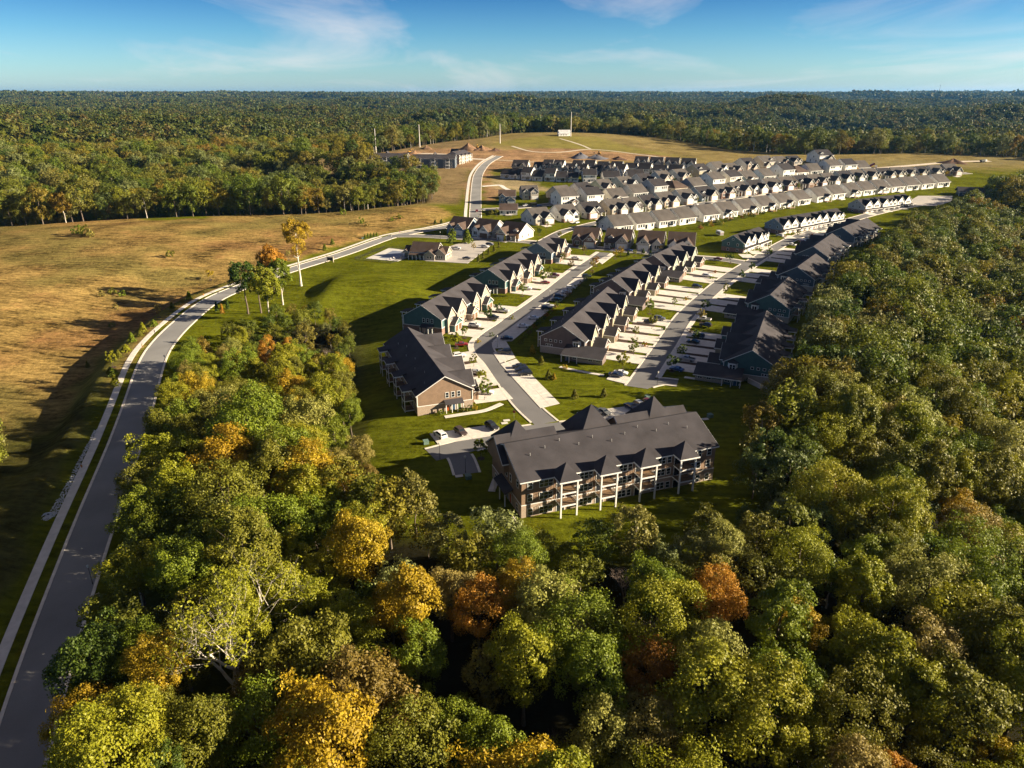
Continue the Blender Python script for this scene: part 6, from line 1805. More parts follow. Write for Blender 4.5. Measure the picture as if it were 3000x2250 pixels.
# earth heaps
def heap(px, py, r, h, label, col, seed):
    p = at(px, py); rgn = np.random.default_rng(seed); g = Geo(); nr, na = 6, 18; ph = rgn.uniform(0, 6.28, 3)
    for i in range(nr + 1):
        t = i / nr
        for j in range(na):
            a = 2 * math.pi * j / na; k = 1 + .25 * math.sin(2 * a + ph[0]) + .15 * math.sin(5 * a + ph[1])
            g.v.append((math.cos(a) * r * t * k * 1.4, math.sin(a) * r * t * k, h * (1 - t) ** 1.2 * (1 + .2 * math.sin(3 * a + ph[2] + 4 * t)) - .2 - (.6 if i == nr else 0)))
    for i in range(nr):
        for j in range(na): g.f.append((i * na + j, i * na + (j + 1) % na, (i + 1) * na + (j + 1) % na, (i + 1) * na + j)); g.mi.append(0)
    o = link('earth_heap', g.mesh('earth_heap', [col], True), None, p); tag(o, label, 'heap', 'heaps on the building site')
ME_ = mat('bare_earth', (.23, .135, .075), .95, .6, .35, .5); MG_ = mat('grey_stone_heap', (.12, .12, .14), .95, .8, .3, .5); MD_ = mat('dark_topsoil', (.10, .055, .035), .95, .6, .4, .5)
for i, (a, b, r, h, l, m_) in enumerate([(1372, 437, 9, 6, 'tall brown earth heap near the end of the straight road', ME_), (1250, 436, 6, 3.5, 'small pointed earth heap by the wood edge', ME_), (1412, 440, 7, 5, 'rounded earth heap next to the tallest one', ME_), (1450, 442, 5, 3, 'low earth heap beside the track crossing', MD_),
        (1216, 449, 7, 3, 'flat earth heap beside the excavator above the flats', ME_), (1700, 461, 9, 5, 'grey stone heap below the meadow path', MG_), (1745, 463, 10, 3.5, 'long dark grey heap next to the stone heap', MG_), (1812, 466, 7, 2.6, 'dark topsoil heap at the far side of the site', MD_), (2790, 478, 10, 4.5, 'dark earth heap at the end of the far track', MD_)]):
    heap(a, b, r, h, l, m_, i)
# ================================================================== street furniture
def lamp():
    S = Spec(); g = Geo(); g.tube((0, 0, -.3), (0, 0, .5), .11, .09, 8); g.tube((0, 0, .5), (0, 0, 3.9), .06, .045, 8); S.geo('pole', g, 'k')
    h = Geo(); h.tube((0, 0, 3.9), (0, 0, 4.0), .08, .2, 8); h.tube((0, 0, 4.0), (0, 0, 4.35), .2, .26, 8); h.tube((0, 0, 4.35), (0, 0, 4.55), .3, .05, 8); S.geo('lantern', h, 'w')
    return S
LAMP = lamp()
for i, (a, b, t) in enumerate([(488, 1078, 'on the grass verge inside the bend of the through road'), (272, 1712, 'at the kerb of the lower through road'), (1457, 1018, 'in the street bend by the blue-shaded bays'), (1289, 1345, 'beside the turning stub left of the apartment block'), (1364, 1385, 'at the tip of the turning stub'), (1925, 1128, 'at the dead end of the right street'),
        (1610, 880, 'halfway up the curving street'), (1726, 790, 'near the top of the curving street'), (1290, 700, 'between clubhouse and the house row'), (1488, 706, 'at the cross street opposite the clubhouse lot'), (1148, 712, 'near the clubhouse entrance road'), (2190, 738, 'at the corner of the short terrace'), (1900, 742, 'along the cross street by the plum rows')]):
    p = at(a, b); LAMP.put('street_lamp', p, 0, {'k': M_RAIL, 'w': mat('lantern_glass', (.55, .55, .5), .3)}, 'black post lamp ' + t, 'street lamp', 'post lamps of the estate')
M_RED = mat('sign_red', (.30, .02, .03), .5); M_GRN = mat('sign_green', (.02, .10, .06), .5); M_POLE = mat('sign_pole', (.3, .3, .3), .5, metal=.5)
def text_mesh(s, size, m):
    c = bpy.data.curves.new('lettering', 'FONT'); c.body = s; c.size = size; c.align_x = 'CENTER'; c.align_y = 'CENTER'; c.extrude = .004
    o = bpy.data.objects.new('t', c); COL.objects.link(o); dg = bpy.context.evaluated_depsgraph_get(); me = bpy.data.meshes.new_from_object(o.evaluated_get(dg)); bpy.data.objects.remove(o)
    me.transform(Matrix.Rotation(R(90), 4, 'X')); me.materials.clear(); me.materials.append(m)
    return me
STOP_T = text_mesh('STOP', .26, M_TRIM)
def stop_sign(px, py, rz, label):
    S = Spec(); g = Geo(); g.tube((0, 0, -.3), (0, 0, 2.9), .04, .04, 6); S.geo('pole', g, 'p')
    o = Geo(); o.prism([(.42 * math.cos(R(22.5 + 45 * k)), -.05, 2.25 + .42 * math.sin(R(22.5 + 45 * k))) for k in range(8)], (0, .02, 0)); me = o.mesh('plate')
    S.add('plate', me, key='r', kids=[('lettering', STOP_T, (0, -.056, 2.25), 0, None)])
    b = Geo(); b.box(-.55, -.02, 2.75, .55, .02, 2.92); S.geo('street_name_plate', b, 'g')
    p = at(px, py); S.put('stop_sign', p, rz, {'p': M_POLE, 'r': M_RED, 'g': M_GRN}, label, 'sign', 'stop signs at the junctions')
stop_sign(1506, 1228, R(165), 'red stop sign with a green name plate at the corner by the brown condominiums')
stop_sign(1796, 740, R(150), 'red stop sign where the curving street meets the cross street')
stop_sign(1172, 688, R(20), 'red stop sign by the clubhouse entrance road')
# site name board by the through road
def board():
    S = Spec(); f = Geo()
    for s in (-1, 1): f.box(s * 1.45 - .16, -.16, -.3, s * 1.45 + .16, .16, 2.5)
    S.geo('post', f, 'w'); b = Geo(); b.box(-1.3, -.08, .75, 1.3, .08, 2.25); S.geo('panel', b, 'd'); c = Geo(); c.box(-1.7, -.2, 2.5, 1.7, .2, 2.65); S.geo('cap', c, 'w')
    return S
p = at(968, 768)
board().put('sign_board', p, R(-12), {'w': mat('board_post', (.6, .5, .36), .7), 'd': mat('board_panel', (.035, .03, .05), .5)}, 'dark name board on two pale posts beside the through road', 'sign', None, 1.15)
# utility boxes, drain covers, hydrants
MU = mat('utility_green', (.13, .20, .17), .6)
for i, (a, b, l) in enumerate([(1248, 1300, 'pale green utility box on the grass by the white SUV'), (1897, 1168, 'pale utility box on the lawn behind the red minivan'), (2080, 1222, 'teal utility box on the shaded lawn right of the apartment block'), (1372, 1402, 'teal utility box by the turning stub'), (1063, 700, 'green utility box at the hedge of the through road')]):
    g = Geo(); g.box(-.65, -.6, -.2, .65, .6, .85); t = Geo(); t.prism([(-.7, -.66, .85), (.7, -.66, .85), (.7, .66, .93), (-.7, .66, .93)], (0, 0, .08))
    o = link('utility_box', g.mesh('utility_box', [MU]), None, at(a, b), R(20)); tag(o, l, 'utility box', 'utility boxes on the lawns'); link('lid', t.mesh('lid', [MU]), o)
for i, (a, b, l) in enumerate([(1484, 1232, 'pale square cover on the lawn near the stop sign'), (1478, 1240, 'second square cover beside the stop sign lawn'), (1345, 1395, 'small teal cover on the grass by the turning stub'), (2066, 1228, 'flat cover on the shaded lawn'), (408, 1630, 'grey slab cover on the verge of the lower road')]):
    g = Geo(); g.box(-.9, -.5, -.1, .9, .5, .12); o = link('drain_cover', g.mesh('drain_cover', [M_CONC]), None, at(a, b), R(15)); tag(o, l, 'cover', 'ground covers on the lawns')
for (a, b, l) in ((596, 866, 'orange hydrant beside the sidewalk at the bend'), (417, 1018 + 700 - 700, '') if False else (240, 1370, 'orange hydrant in the shade of the lower verge'), (935, 757, 'small orange hydrant at the kerb opposite the name board')):
    g = Geo(); g.tube((0, 0, -.1), (0, 0, .7), .16, .14, 8); g.tube((0, 0, .7), (0, 0, .85), .17, .04, 8); g.tube((-.28, 0, .5), (.28, 0, .5), .08, .08, 6)
    o = link('hydrant', g.mesh('hydrant', [mat('hydrant_orange', (.5, .17, .02), .5)]), None, at(a, b)); tag(o, l, 'hydrant')
# inlet guards: timber frames round the gullies on the verge
for (a, b, l) in ((463, 1160, 'timber inlet guard on the verge under the wood edge'), (428, 1262, 'timber inlet guard at the kerb beside the overhanging green tree'), (386, 1393, 'timber inlet guard in the deep shade of the verge'), (338, 1552, 'timber inlet guard above the white culvert mouth'), (278, 1752, 'timber inlet guard near the lower post lamp'), (205, 1990, 'lowest timber inlet guard beside the sycamore')):
    g = Geo()
    for s in (-1, 1): g.box(s * .8 - .06, -.06, -.2, s * .8 + .06, .06, .95)
    S = Spec(); S.geo('post', g, 'w'); f = Geo(); f.box(-.85, -.05, .1, .85, .05, .35); f.box(-.85, .9, 0, .85, 1.0, .2); f.box(-.85, 0, 0, -.75, 1, .2); f.box(.75, 0, 0, .85, 1, .2); S.geo('board', f, 'w')
    S.put('inlet_guard', at(a, b), R(35), {'w': mat('pale_timber', (.5, .42, .28), .8)}, l, 'inlet guard', 'inlet guards along the lower road')
# riprap channel and culvert mouth
def riprap():
    L = np.array([at(*p)[:2] for p in [(280, 1260), (262, 1300), (235, 1350), (208, 1410), (180, 1460), (155, 1505), (135, 1520)]]); rg = random.Random(8); g = Geo()
    for i in range(len(L) - 1):
        for k in range(150):
            t = rg.random(); q = L[i] * (1 - t) + L[i+1] * t; w = .3 + .10 * i
            x, y = q[0] + rg.uniform(-w, w), q[1] + rg.uniform(-w, w); s = rg.uniform(.07, .19); z = H1(x, y)
            top = [(x + rg.uniform(.6, 1) * s * math.cos(a), y + rg.uniform(.6, 1) * s * math.sin(a), z + s * .5) for a in (0, 1.6, 3.1, 4.7)]
            g.prism([(p_[0] + (p_[0] - x) * .3, p_[1] + (p_[1] - y) * .3, z - .15) for p_ in top], (0, 0, .15 + s * .6))
    o = link('riprap', g.mesh('riprap', [mat('white_rock', (.55, .55, .56), .9, 1.0, .25)])); tag(o, 'strip of loose white stones lining the ditch beside the sidewalk', 'stones', None, 'stuff')
riprap()
for (a, b, l) in ((372, 1608, 'white concrete culvert mouth on the verge of the lower road'), (142, 1508, 'concrete outlet basin at the foot of the stone ditch')):
    S = Spec(); g = Geo(); g.prism([(-1.2, -.2, -.3), (1.2, -.2, -.3), (.9, -.2, .9), (-.9, -.2, .9)], (0, .4, 0)); S.geo('headwall', g, 'c')
    for s in (-1, 1): w = Geo(); w.prism([(s * 1.0, 0, -.3), (s * 2.2, -1.6, -.3), (s * 2.2, -1.6, .1), (s * 1.0, 0, .9)], (s * .2, 0, 0)); S.geo('wing_wall', w, 'c')
    h = Geo(); h.tube((0, -.22, .25), (0, -.26, .25), .4, .4, 10); S.geo('pipe_mouth', h, 'k')
    S.put('culvert', at(a, b), R(20), {'c': mat('white_concrete', (.6, .6, .6), .8), 'k': M_TYRE}, l, 'culvert', None, .6)
# steel power poles by the site and masts on the skyline
def power_pole(px, py, h, label):
    p = at(px, py); S = Spec(); g = Geo(); g.tube((0, 0, -1), (0, 0, h), .65, .3, 8); S.geo('mast', g, 'm')
    for z in (h * .78, h * .88, h * .97): a = Geo(); a.tube((-.1, 0, z), (2.6, 0, z + .5), .14, .08, 5); S.geo('cross_arm', a, 'm')
    S.put('power_pole', p, R(90), {'m': mat('galvanised', (.62, .58, .54), .5, metal=.2)}, label, 'power pole', 'tall steel power poles')
power_pole(1102, 449, 26, 'pale steel power pole above the dark flats, leftmost of the line')
power_pole(1230, 431, 25, 'pale steel power pole at the wood edge above the earth heaps')
power_pole(1465, 420, 22, 'pale steel power pole at the corner of the far meadow')
power_pole(1672, 400, 30, 'tall pale steel power pole right behind the white barn')
def far_mast(px, dist, h, label, tank=False):
    d = ray(px, 300); k = dist / math.hypot(d[0], d[1]); x, y = d[0] * k, d[1] * k; z = H1(x, y) + 18; S = Spec()
    if tank:
        g = Geo(); g.tube((0, 0, -20), (0, 0, h * .7), 5, 5, 10); S.geo('stem', g, 'm'); b = Geo(); b.tube((0, 0, h * .6), (0, 0, h * .75), 5, 13, 12); b.tube((0, 0, h * .75), (0, 0, h * .95), 13, 13, 12); b.tube((0, 0, h * .95), (0, 0, h), 13, 6, 12); S.geo('tank', b, 'm')
    else:
        g = Geo(); g.tube((0, 0, -20), (0, 0, h), 3.0, 1.2, 5); S.geo('mast', g, 'm'); r = Geo(); r.box(-2.5, -2.5, h * .9, 2.5, 2.5, h * .93); S.geo('platform', r, 'm')
    S.put('water_tower' if tank else 'radio_mast', (x, y, z), 0, {'m': mat('far_metal', (.12, .13, .15), .7)}, label, 'tower')
far_mast(2732, 9000, 62, 'small water tower on the right-hand skyline', True); far_mast(2745, 9400, 110, 'thin mast next to the water tower on the skyline'); far_mast(2652, 9000, 85, 'thin mast alone on the right-hand skyline')
far_mast(478, 9000, 95, 'taller of two thin masts on the left skyline'); far_mast(487, 9200, 80, 'shorter of two thin masts on the left skyline'); far_mast(1828, 9000, 70, 'thin mast on the skyline above the white barn')
# ================================================================== pool
def pool():
    q = [(1082, 762), (1126, 731), (1232, 736), (1178, 775), (1120, 760)]
    deck = patch('pool_deck', [(1072, 758), (1140, 727), (1240, 738), (1165, 766)], 0.12, mat('pool_paving', (.55, .53, .50), .9, .4, .1))
    w = patch('pool_cover', [(1110, 756), (1150, 735), (1218, 740), (1160, 760)], 0.16, mat('pool_cover_grey', (.20, .23, .30), .5, .2, .1))
    del w['kind']; tag(w, 'grey-blue covered swimming pool inside the black fence', 'pool')
    g_pts = [at(*p) for p in [(1040, 760), (1062, 754), (1128, 726), (1250, 736), (1145, 772), (1078, 764)]]
    S = Spec(); c = g_pts[0]
    n = len(g_pts)
    for i in range(n):
        a, b = np.array(g_pts[i]), np.array(g_pts[(i + 1) % n]); L = np.linalg.norm(b - a); k = max(1, int(L / 2.4))
        for j in range(k):
            p0 = a + (b - a) * j / k; p1 = a + (b - a) * (j + 1) / k; l = np.linalg.norm(p1 - p0); ang = math.atan2(p1[1] - p0[1], p1[0] - p0[0])
            def f(l=l):
                g = Geo(); g.box(0, -.02, 1.3, l, .02, 1.36); g.box(0, -.02, .15, l, .02, .2)
                for m in range(int(l / .2)): g.box(m * .2 - .012, -.012, .1, m * .2 + .012, .012, 1.4)
                return g.mesh('fence_panel', [M_RAIL])
            S.add('fence_panel', cached(('fp', round(l, 1)), f), tuple(p0 - c), ang)
            S.add('fence_post', cached('fpost', lambda: Geo().box(-.05, -.05, -.2, .05, .05, 1.55).mesh('fence_post', [M_RAIL])), tuple(p0 - c))
    S.put('pool_fence', tuple(c), 0, {}, 'black metal fence round the covered pool', 'fence')
    lc = Spec(); g = Geo(); g.box(-.3, -.9, .28, .3, .5, .36); g.prism([(-.3, .5, .3), (.3, .5, .3), (.3, 1.0, .8), (-.3, 1.0, .8)], (0, .05, -.05)); lc.geo('seat', g, 'w'); h = Geo()
    for sx in (-.25, .25):
        for sy in (-.8, .4): h.box(sx - .03, sy - .03, 0, sx + .03, sy + .03, .3)
    lc.geo('leg', h, 'w')
    for i in range(9):
        t = i / 8; p = at(1138 + 70 * t, 763 - 18 * t); lc.put('sun_lounger', (p[0], p[1], p[2] + .13), R(20 + 7 * i), {'w': mat('lounger', (.5, .46, .44), .7)}, ORD[i] + ' lounger from the left along the near edge of the covered pool', 'lounger', 'loungers beside the pool')
pool()
# ================================================================== small trees and shrubs
SM = [crown('crown', 800 + i, 1.25, 1.5, 1.1, 2.6, 26, 30, .34) for i in range(4)]
SMT = trunk('trunk', 77, 2.6, .07, 4, .8, M_BARK)
def cone_mesh(seed, r, h, n, leaf):
    rg = np.random.default_rng(seed); t = rg.uniform(0, 1, n) ** .8; a = rg.uniform(0, 6.28, n); rr = r * (1 - t) ** .8 * rg.uniform(.6, 1.05, n) * (1 + .15 * np.sin(a * 3 + t * 9))
    C = np.stack([rr * np.cos(a), rr * np.sin(a), t * h + .05], 1); O = np.stack([np.cos(a), np.sin(a), np.full(n, .5)], 1); O /= np.linalg.norm(O, axis=1)[:, None]
    V, LV = leaf_arrays(rg, C, O, np.full(n, leaf * .5), 5, leaf)
    return quads_mesh('foliage', V, LV)
CONE = [cone_mesh(1, .95, 2.3, 300, .26), cone_mesh(2, .6, 2.6, 260, .24), cone_mesh(3, 1.2, 1.5, 300, .28)]
BUSH = [crown('foliage', 900 + i, .7, .75, .35, .45, 16, 26, .22) for i in range(3)]
STEM = Geo().tube((0, 0, -.2), (0, 0, .5), .05, .04, 5).mesh('stem', [M_BARK])
def young(px, py, s, col, label, i=0):
    p = at(px, py); root = empty('young_tree', p, i * 1.7, s); link('trunk', SMT, root); link('crown', SM[i % 4], root, m=LM[col]); tag(root, label, 'tree', 'young street trees')
    if s > .7:
        g = patch('mulch_ring', [(p[0] + 1.0 * math.cos(a), p[1] + 1.0 * math.sin(a)) for a in np.linspace(0, 6.28, 9)[:-1]], .05, M_MULCH, px=False)
def conifer(px, py, s, k, col, label, i=0):
    p = at(px, py); root = empty('evergreen_shrub', p, i * 2.1, s); link('foliage', CONE[k], root, m=LM[col]); link('stem', STEM, root); tag(root, label, 'shrub', 'evergreens and shrubs of the estate')
def bush(px, py, s, col, label, i=0):
    p = at(px, py); root = empty('garden_bush', p, i * 1.1, s); link('foliage', BUSH[i % 3], root, m=LM[col]); link('stem', STEM, root, scale=(1, 1, .5)); tag(root, label, 'bush', 'garden bushes')
YT = [(1421, 1172, 1.5, 'green', 'green street tree in the mulch corner by the stop sign'), (1409, 1343, 1.35, 'green', 'green street tree by the turning stub left of the apartment block'), (1337, 1020, 1.35, 'yellow-green', 'yellow-green tree on the brown condominiums drive'), (1361, 990, 1.1, 'green', 'small green tree between brown and teal condominiums'),
      (1388, 1075, 1.0, 'olive', 'thin tree by the silver car at the brown condominiums'), (1412, 1122, 1.1, 'yellow-green', 'pale young tree on the island before the orange door'), (1590, 836, 1.7, 'green', 'fuller green street tree at the second teal row'), (1612, 818, 1.5, 'green', 'green street tree beside the fuller one at the second teal row'), (1430, 942, 1.4, 'dark green', 'dark green tree at the first teal row drives'), (1460, 918, 1.1, 'dark green', 'small dark tree between pickup and SUV at the first teal row'),
      (1530, 868, 1.3, 'green', 'green tree at the far end of the first teal row'), (1650, 770, 1.3, 'olive', 'olive tree by the short blue-grey row'), (1672, 790, 1.2, 'brown', 'brownish tree at the top of the curving street'), (1745, 780, 1.3, 'rust', 'reddish tree at the shaded corner of the curving street'), (1735, 792, 1.2, 'tan', 'tan tree beside the reddish one at the street corner'), (1712, 746, 1.2, 'brown', 'reddish-brown tree in the corner bed by the cross street'),
      (1818, 752, 1.3, 'golden', 'bright yellow tree on the grass by the stop sign'), (1802, 758, 1.2, 'golden', 'second bright yellow tree by the stop sign'), (1858, 752, .9, 'yellow-green', 'slim yellow-green tree beyond the bright yellow pair'), (1825, 1090, 1.6, 'yellow-green', 'tall slim yellow-green tree at the parked pair by the street end'), (1855, 1040, 1.4, 'green', 'green tree on a drive of the first plum row'), (1860, 990, 1.1, 'olive', 'olive tree at the second drive of the first plum row'),
      (1910, 965, 1.3, 'olive', 'olive tree before the black sedan at the first plum row'), (1903, 920, 1.5, 'green', 'green tree behind the grey SUV at the first plum row'), (1975, 898, .9, 'green', 'small green tree at the middle plum row'), (2130, 765, 1.0, 'dark green', 'dark small tree at the last plum row'), (2140, 772, 1.2, 'dark green', 'dark green tree on the corner island of the right street'), (2170, 825, 1.3, 'dark green', 'dark tree on the shaded side by the second wood-side row'),
      (2125, 866, 1.2, 'olive', 'thin tree on the shaded verge beyond the large teal row'), (2065, 915, 1.3, 'dark green', 'dark tree above the shaded white pickup'), (2054, 945, 1.2, 'tan', 'tan-leaved tree among the shaded parked cars'), (2036, 1004, 1.2, 'dark green', 'dark tree halfway along the large teal row'), (1998, 1045, 1.0, 'dark green', 'low dark tree before the silver pickup'), (1968, 1088, 1.4, 'dark green', 'dark tree over the blue sedan'), (2202, 800, 1.2, 'dark green', 'dark tree by the third wood-side row'), (2250, 758, 1.4, 'green', 'green tree by the fourth wood-side row'), (2375, 706, 1.0, 'rust', 'reddish tree by the red car opposite the long terrace'),
      (1258, 740, 1.3, 'yellow-green', 'young tree before the clubhouse on its lawn'), (1325, 734, 2.2, 'green', 'round green tree at the clubhouse car park'), (1325, 712, 2.0, 'green', 'tall green tree behind the clubhouse corner'), (1388, 734, 1.0, 'golden', 'small golden tree on the car park island'), (617, 815 + 5, 1.3, 'golden', 'small golden tree on the strip left of the bend'), (846, 762, 1.2, 'tan', 'tan young tree on the strip behind the tall golden tree'), (465, 945 - 15, 1.2, 'tan', 'tan young tree above the row of bushes on the bank'), (332, 1076, 1.3, 'yellow-green', 'young yellow-green tree at the end of the bank row'),
      (1580, 690, 1.2, 'dark green', 'dark garden tree by the house at the cross street corner'), (1640, 700, 1.1, 'olive', 'olive tree at the corner of the house street'), (1745, 718, 1.1, 'yellow-green', 'upright yellow-green tree before the facing house row'), (1548, 690, 1.3, 'dark green', 'dark tree in the corner house garden'), (1602, 668, 1.2, 'green', 'green tree in the garden across from the corner house'), (1440, 640, 1.4, 'olive', 'olive tree in the planting at the straight road'), (1455, 632, 1.2, 'yellow-green', 'yellow-green tree in the planting at the straight road')]
for i, (a, b, s, c, l) in enumerate(YT): young(a, b, s, c, l, i)
CF = [(1586, 1068, 1.25, 0, 'olive', 'bushy evergreen on the lawn nearest the plum row'), (1607, 1110, 1.3, 0, 'olive', 'bushy evergreen in the middle of the lawn by the long pad'), (1623, 1112, .9, 0, 'golden', 'golden shrub beside the lawn evergreen'), (1683, 1167, 1.2, 0, 'olive', 'evergreen on the lawn above the parked cars'), (1769, 1163, 1.2, 0, 'olive', 'evergreen on the lawn farther from the long pad'), (1560, 1035, 1.3, 0, 'golden', 'yellowing shrub at the plum gable corner'),
      (258, 962 + 115, 1.0, 0, 'olive', 'shrub at the foot of the bank row')]
for k, (a, b) in enumerate([(505, 905), (452, 955), (420, 972), (411, 985), (388, 1003), (370, 1030), (349, 1048), (333, 1100), (340, 1130), (325, 1092), (555, 878)]):
    CF.append((a, b, 1.55 if k % 3 else 1.2, 2 if k % 2 else 0, ['olive', 'green', 'yellow-green'][k % 3], ORD[k] + ' bush counted along the bank left of the bending road'))
for k, (a, b) in enumerate([(1478, 708), (1462, 725), (1448, 737), (1432, 745), (1416, 757), (1402, 766)]):
    CF.append((a, b, 1.45, 1, 'olive', ORD[k] + ' slim evergreen from the street along the car park slope'))
for k, (a, b) in enumerate([(1905, 748), (1884, 743), (1840, 750)]): CF.append((a, b, 1.2, 0, 'dark green', ORD[k] + ' dark small conifer from the right on the cross street grass'))
for k, (a, b) in enumerate([(668, 905), (652, 918), (636, 912)]): CF.append((a, b, 1.5, 1, ['dark green', 'orange', 'dark green'][k], ['dark', 'orange', 'small dark'][k] + ' conical shrub on the inner verge of the road bend'))
CF.append((1369, 712, 3.4, 0, 'green', 'big dense green conifer at the entrance of the clubhouse car park'))
for k, (a, b) in enumerate([(1070, 700), (1078, 697), (1087, 696), (1096, 695), (1104, 694)]): CF.append((a, b, 1.2, 0, 'green', ORD[k] + ' shrub in the clipped group opposite the clubhouse road'))
for k, (a, b) in enumerate([(952, 733), (974, 717)]): CF.append((a, b, 1.5, 0, 'green', ['nearer', 'farther'][k] + ' lone evergreen on the strip beyond the through road'))
for k, (a, b) in enumerate([(1275, 657), (1293, 655)]): CF.append((a, b, 1.3, 0, 'dark green', ['first', 'second'][k] + ' dark conifer by the road left of the blue-grey house'))
for i, (a, b, s, k, c, l) in enumerate(CF): conifer(a, b, s, k, c, l, i)
# hedge along the bays, garden bushes at the fronts
hb = random.Random(12); HB = []
for i in range(26):
    t = i / 25; HB.append((1523 + (1738 - 1523) * t + hb.uniform(-3, 3), 1008 - (1008 - 800) * t ** .93, hb.uniform(1.0, 1.7), hb.choice(['dark green', 'rust', 'olive', 'green', 'brown']), ORD[i] + ' bush of the hedge behind the street bays, counted uphill'))
for i, (a, b, s, c, l) in enumerate(HB): bush(a, b, s, c, l, i)
GB = [(1360, 1205, 'by the green door'), (1376, 1203, 'next along from the green door'), (1392, 1200, 'under the brown gable corner'), (1293, 1214, 'by the orange door porch'), (1890, 1015, 'on the first plum drive island'), (1850, 1030, 'beside the low brick wing'), (1945, 968, 'on the second plum drive island'), (2010, 880, 'at the middle plum garages'), (2085, 818, 'by the white SUV at the last plum row'), (2095, 800, 'at the last plum garages'),
      (1500, 935, 'at the far teal garages'), (1440, 985, 'on the first teal island'), (1400, 1005, 'by the teal end drive'), (1700, 728, 'in the corner bed at the cross street'), (1920, 728, 'before the facing house row, right end'), (1900, 730, 'before the facing house row, near the right end'), (1460, 690, 'before the cream corner house'), (1530, 692, 'at the cream corner house walk'), (1395, 686, 'between the blue-grey and grey houses'), (1325, 690, 'left of the blue-grey house drive'),
      (1790, 650, 'in a middle row garden'), (1842, 640, 'in the next middle row garden'), (2240, 705, 'at the short terrace front'), (2225, 728, 'on the short terrace island'), (2300, 695, 'at the long terrace front'), (2340, 688, 'on the long terrace island'), (2190, 1120, 'by the low porch of the large teal row'), (1655, 1080, 'by the plum porch wing'), (1990, 1030, 'on a shaded teal island'), (2020, 975, 'on the next shaded teal island')]
for i, (a, b, t) in enumerate(GB): bush(a, b, 1.3, ['olive', 'dark green', 'golden', 'green', 'rust'][i % 5], f"low {['olive', 'dark green', 'golden', 'green', 'reddish'][i % 5]} bush {t}", i)
# back gardens behind the terraces
bk = random.Random(5)
for i in range(34):
    t = i / 33; px_ = 2050 + 260 * t + bk.uniform(-6, 6); py_ = 668 - 62 * t + bk.uniform(-5, 7)
    bush(px_, py_, bk.uniform(1.4, 2.6), bk.choice(['olive', 'green', 'dark green', 'golden', 'rust']), ORD[i % 28] + (' shrub along the garden belt behind the short terrace' if i < 17 else ' shrub along the garden belt behind the long terrace'), i)
# front-garden shrubs and young trees of the houses
gd = random.Random(31)
for (hx, hy, hrz, hsc, lab_) in HOUSE_LAB:
    f = np.array([math.sin(hrz), -math.cos(hrz)]); sd_ = np.array([math.cos(hrz), math.sin(hrz)])
    for q in range(2):
        c = gd.choice(['olive', 'dark green', 'green', 'rust', 'golden']); w_ = np.array([hx, hy]) + f * gd.uniform(9.5, 11.5) + sd_ * (gd.uniform(-6, -2.5) if q else gd.uniform(5.2, 7.5))
        k = (BUSH, 'foliage') if q else (SM, 'crown')
        root = empty('garden_bush' if q else 'young_tree', (w_[0], w_[1], H1(*w_)), gd.uniform(0, 6), gd.uniform(1.3, 2.2) if q else gd.uniform(.9, 1.4))
        link(k[1], gd.choice(k[0]), root, m=LM[c]); link('stem' if q else 'trunk', STEM if q else SMT, root)
        tag(root, f"{'reddish' if c == 'rust' else c} {'shrub' if q else 'young tree'} before the {lab_}", 'bush' if q else 'tree', 'front-garden planting of the houses')
# field scrub
for i, (a, b, s) in enumerate([(250, 690, 5), (230, 686, 4), (265, 694, 4), (500, 753, 3.2), (1005, 628, 3.2), (300, 868, 2.4), (330, 862, 2.6), (360, 868, 2.2), (340, 905, 2), (330, 960, 2), (1060, 655, 3), (1075, 662, 2.6), (1170, 642, 3), (1150, 648, 2.4)]):
    bush(a, b, s, ['olive', 'green', 'tan'][i % 3], ['olive', 'green', 'tan'][i % 3] + ' scrub bush, ' + ORD[i] + ' of those dotted over the dry field from the left', i)
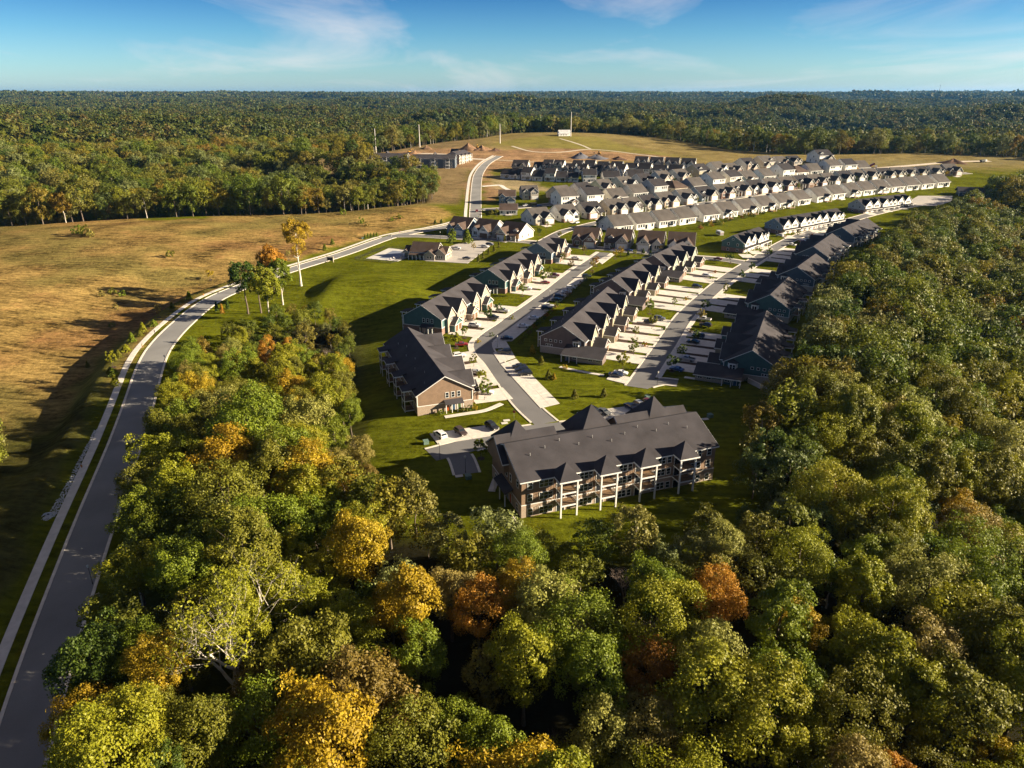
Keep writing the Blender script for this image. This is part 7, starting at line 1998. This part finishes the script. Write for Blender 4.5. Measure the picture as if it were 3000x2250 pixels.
# ================================================================== two walkers on the sidewalk
def person(px, py, rz, top, legs, skin, label, hair):
    p = at(px, py)
    J = [(0, 0, .95), (0, .01, 1.15), (0, .0, 1.38), (0, .0, 1.5), (0, .02, 1.62), (0, .02, 1.72), (.1, .0, .92), (.12, .12, .5), (.12, .10, .06), (.12, .24, .03), (-.1, .0, .92), (-.12, -.04, .5), (-.12, -.28, .10), (-.12, -.16, .03),
         (.19, .0, 1.40), (.26, -.08, 1.12), (.25, .05, .88), (-.19, .0, 1.40), (-.26, .10, 1.13), (-.25, .28, .98)]
    E_ = [(0, 1), (1, 2), (2, 3), (3, 4), (4, 5), (0, 6), (6, 7), (7, 8), (8, 9), (0, 10), (10, 11), (11, 12), (12, 13), (2, 14), (14, 15), (15, 16), (2, 17), (17, 18), (18, 19)]
    Rr = [.15, .14, .16, .06, .10, .09, .10, .07, .045, .04, .10, .07, .045, .04, .07, .045, .035, .07, .045, .035]
    me = bpy.data.meshes.new('person'); me.from_pydata(J, E_, []); o = bpy.data.objects.new('tmp', me); COL.objects.link(o)
    m = o.modifiers.new('s', 'SKIN'); me.skin_vertices[0].data[0].use_root = True
    for i, r in enumerate(Rr): me.skin_vertices[0].data[i].radius = (r, r * .8)
    o.modifiers.new('d', 'SUBSURF').levels = 2
    dg = bpy.context.evaluated_depsgraph_get(); bm_ = bpy.data.meshes.new_from_object(o.evaluated_get(dg)); bpy.data.objects.remove(o)
    bm_.materials.clear()
    for x in (top, legs, skin, hair): bm_.materials.append(x)
    for f in bm_.polygons:
        z = f.center.z; x = abs(f.center.x); y = f.center.y
        f.material_index = 3 if (z > 1.66 or (z > 1.58 and y < 0)) else (2 if z > 1.45 else (2 if (x > .2 and z < 1.1 and z > .8) else (0 if z > .92 else (1 if z > .5 else (1 if legs is not MATS.get('shorts') else 2)))))
        f.use_smooth = True
    root = link('person', bm_, None, (p[0], p[1], p[2] + .1), rz); tag(root, label, 'person')
MS = mat('skin', (.45, .27, .19), .6)
person(454, 979, R(-25), mat('dark_jacket', (.03, .012, .02), .8), mat('trousers', (.03, .025, .03), .8), MS, 'person in dark clothes walking on the sidewalk at the road bend', mat('hair_dark', (.03, .02, .015), .7))
person(418, 1020, R(155), mat('yellow_top', (.6, .42, .10), .8), mat('shorts', (.09, .012, .015), .8), MS, 'person in a pale yellow top and dark red shorts on the sidewalk', mat('hair_brown', (.16, .09, .04), .7))
# ================================================================== air
hz_m = bpy.data.materials.new('haze_air'); hz_m.use_nodes = True; nt = hz_m.node_tree
for n_ in list(nt.nodes):
    if n_.type != 'OUTPUT_MATERIAL': nt.nodes.remove(n_)
vol = nt.nodes.new('ShaderNodeVolumePrincipled'); vol.inputs['Color'].default_value = (.16, .48, 1.0, 1); vol.inputs['Density'].default_value = 2.0e-5; vol.inputs['Anisotropy'].default_value = 0.2
nt.links.new(vol.outputs[0], [n_ for n_ in nt.nodes if n_.type == 'OUTPUT_MATERIAL'][0].inputs['Volume'])
g = Geo(); g.box(-34000, -2000, -140, 34000, 33000, 260)
o = link('haze', g.mesh('haze', [hz_m])); tag(o, 'thin bluish haze over the far woods', 'haze', None, 'stuff')
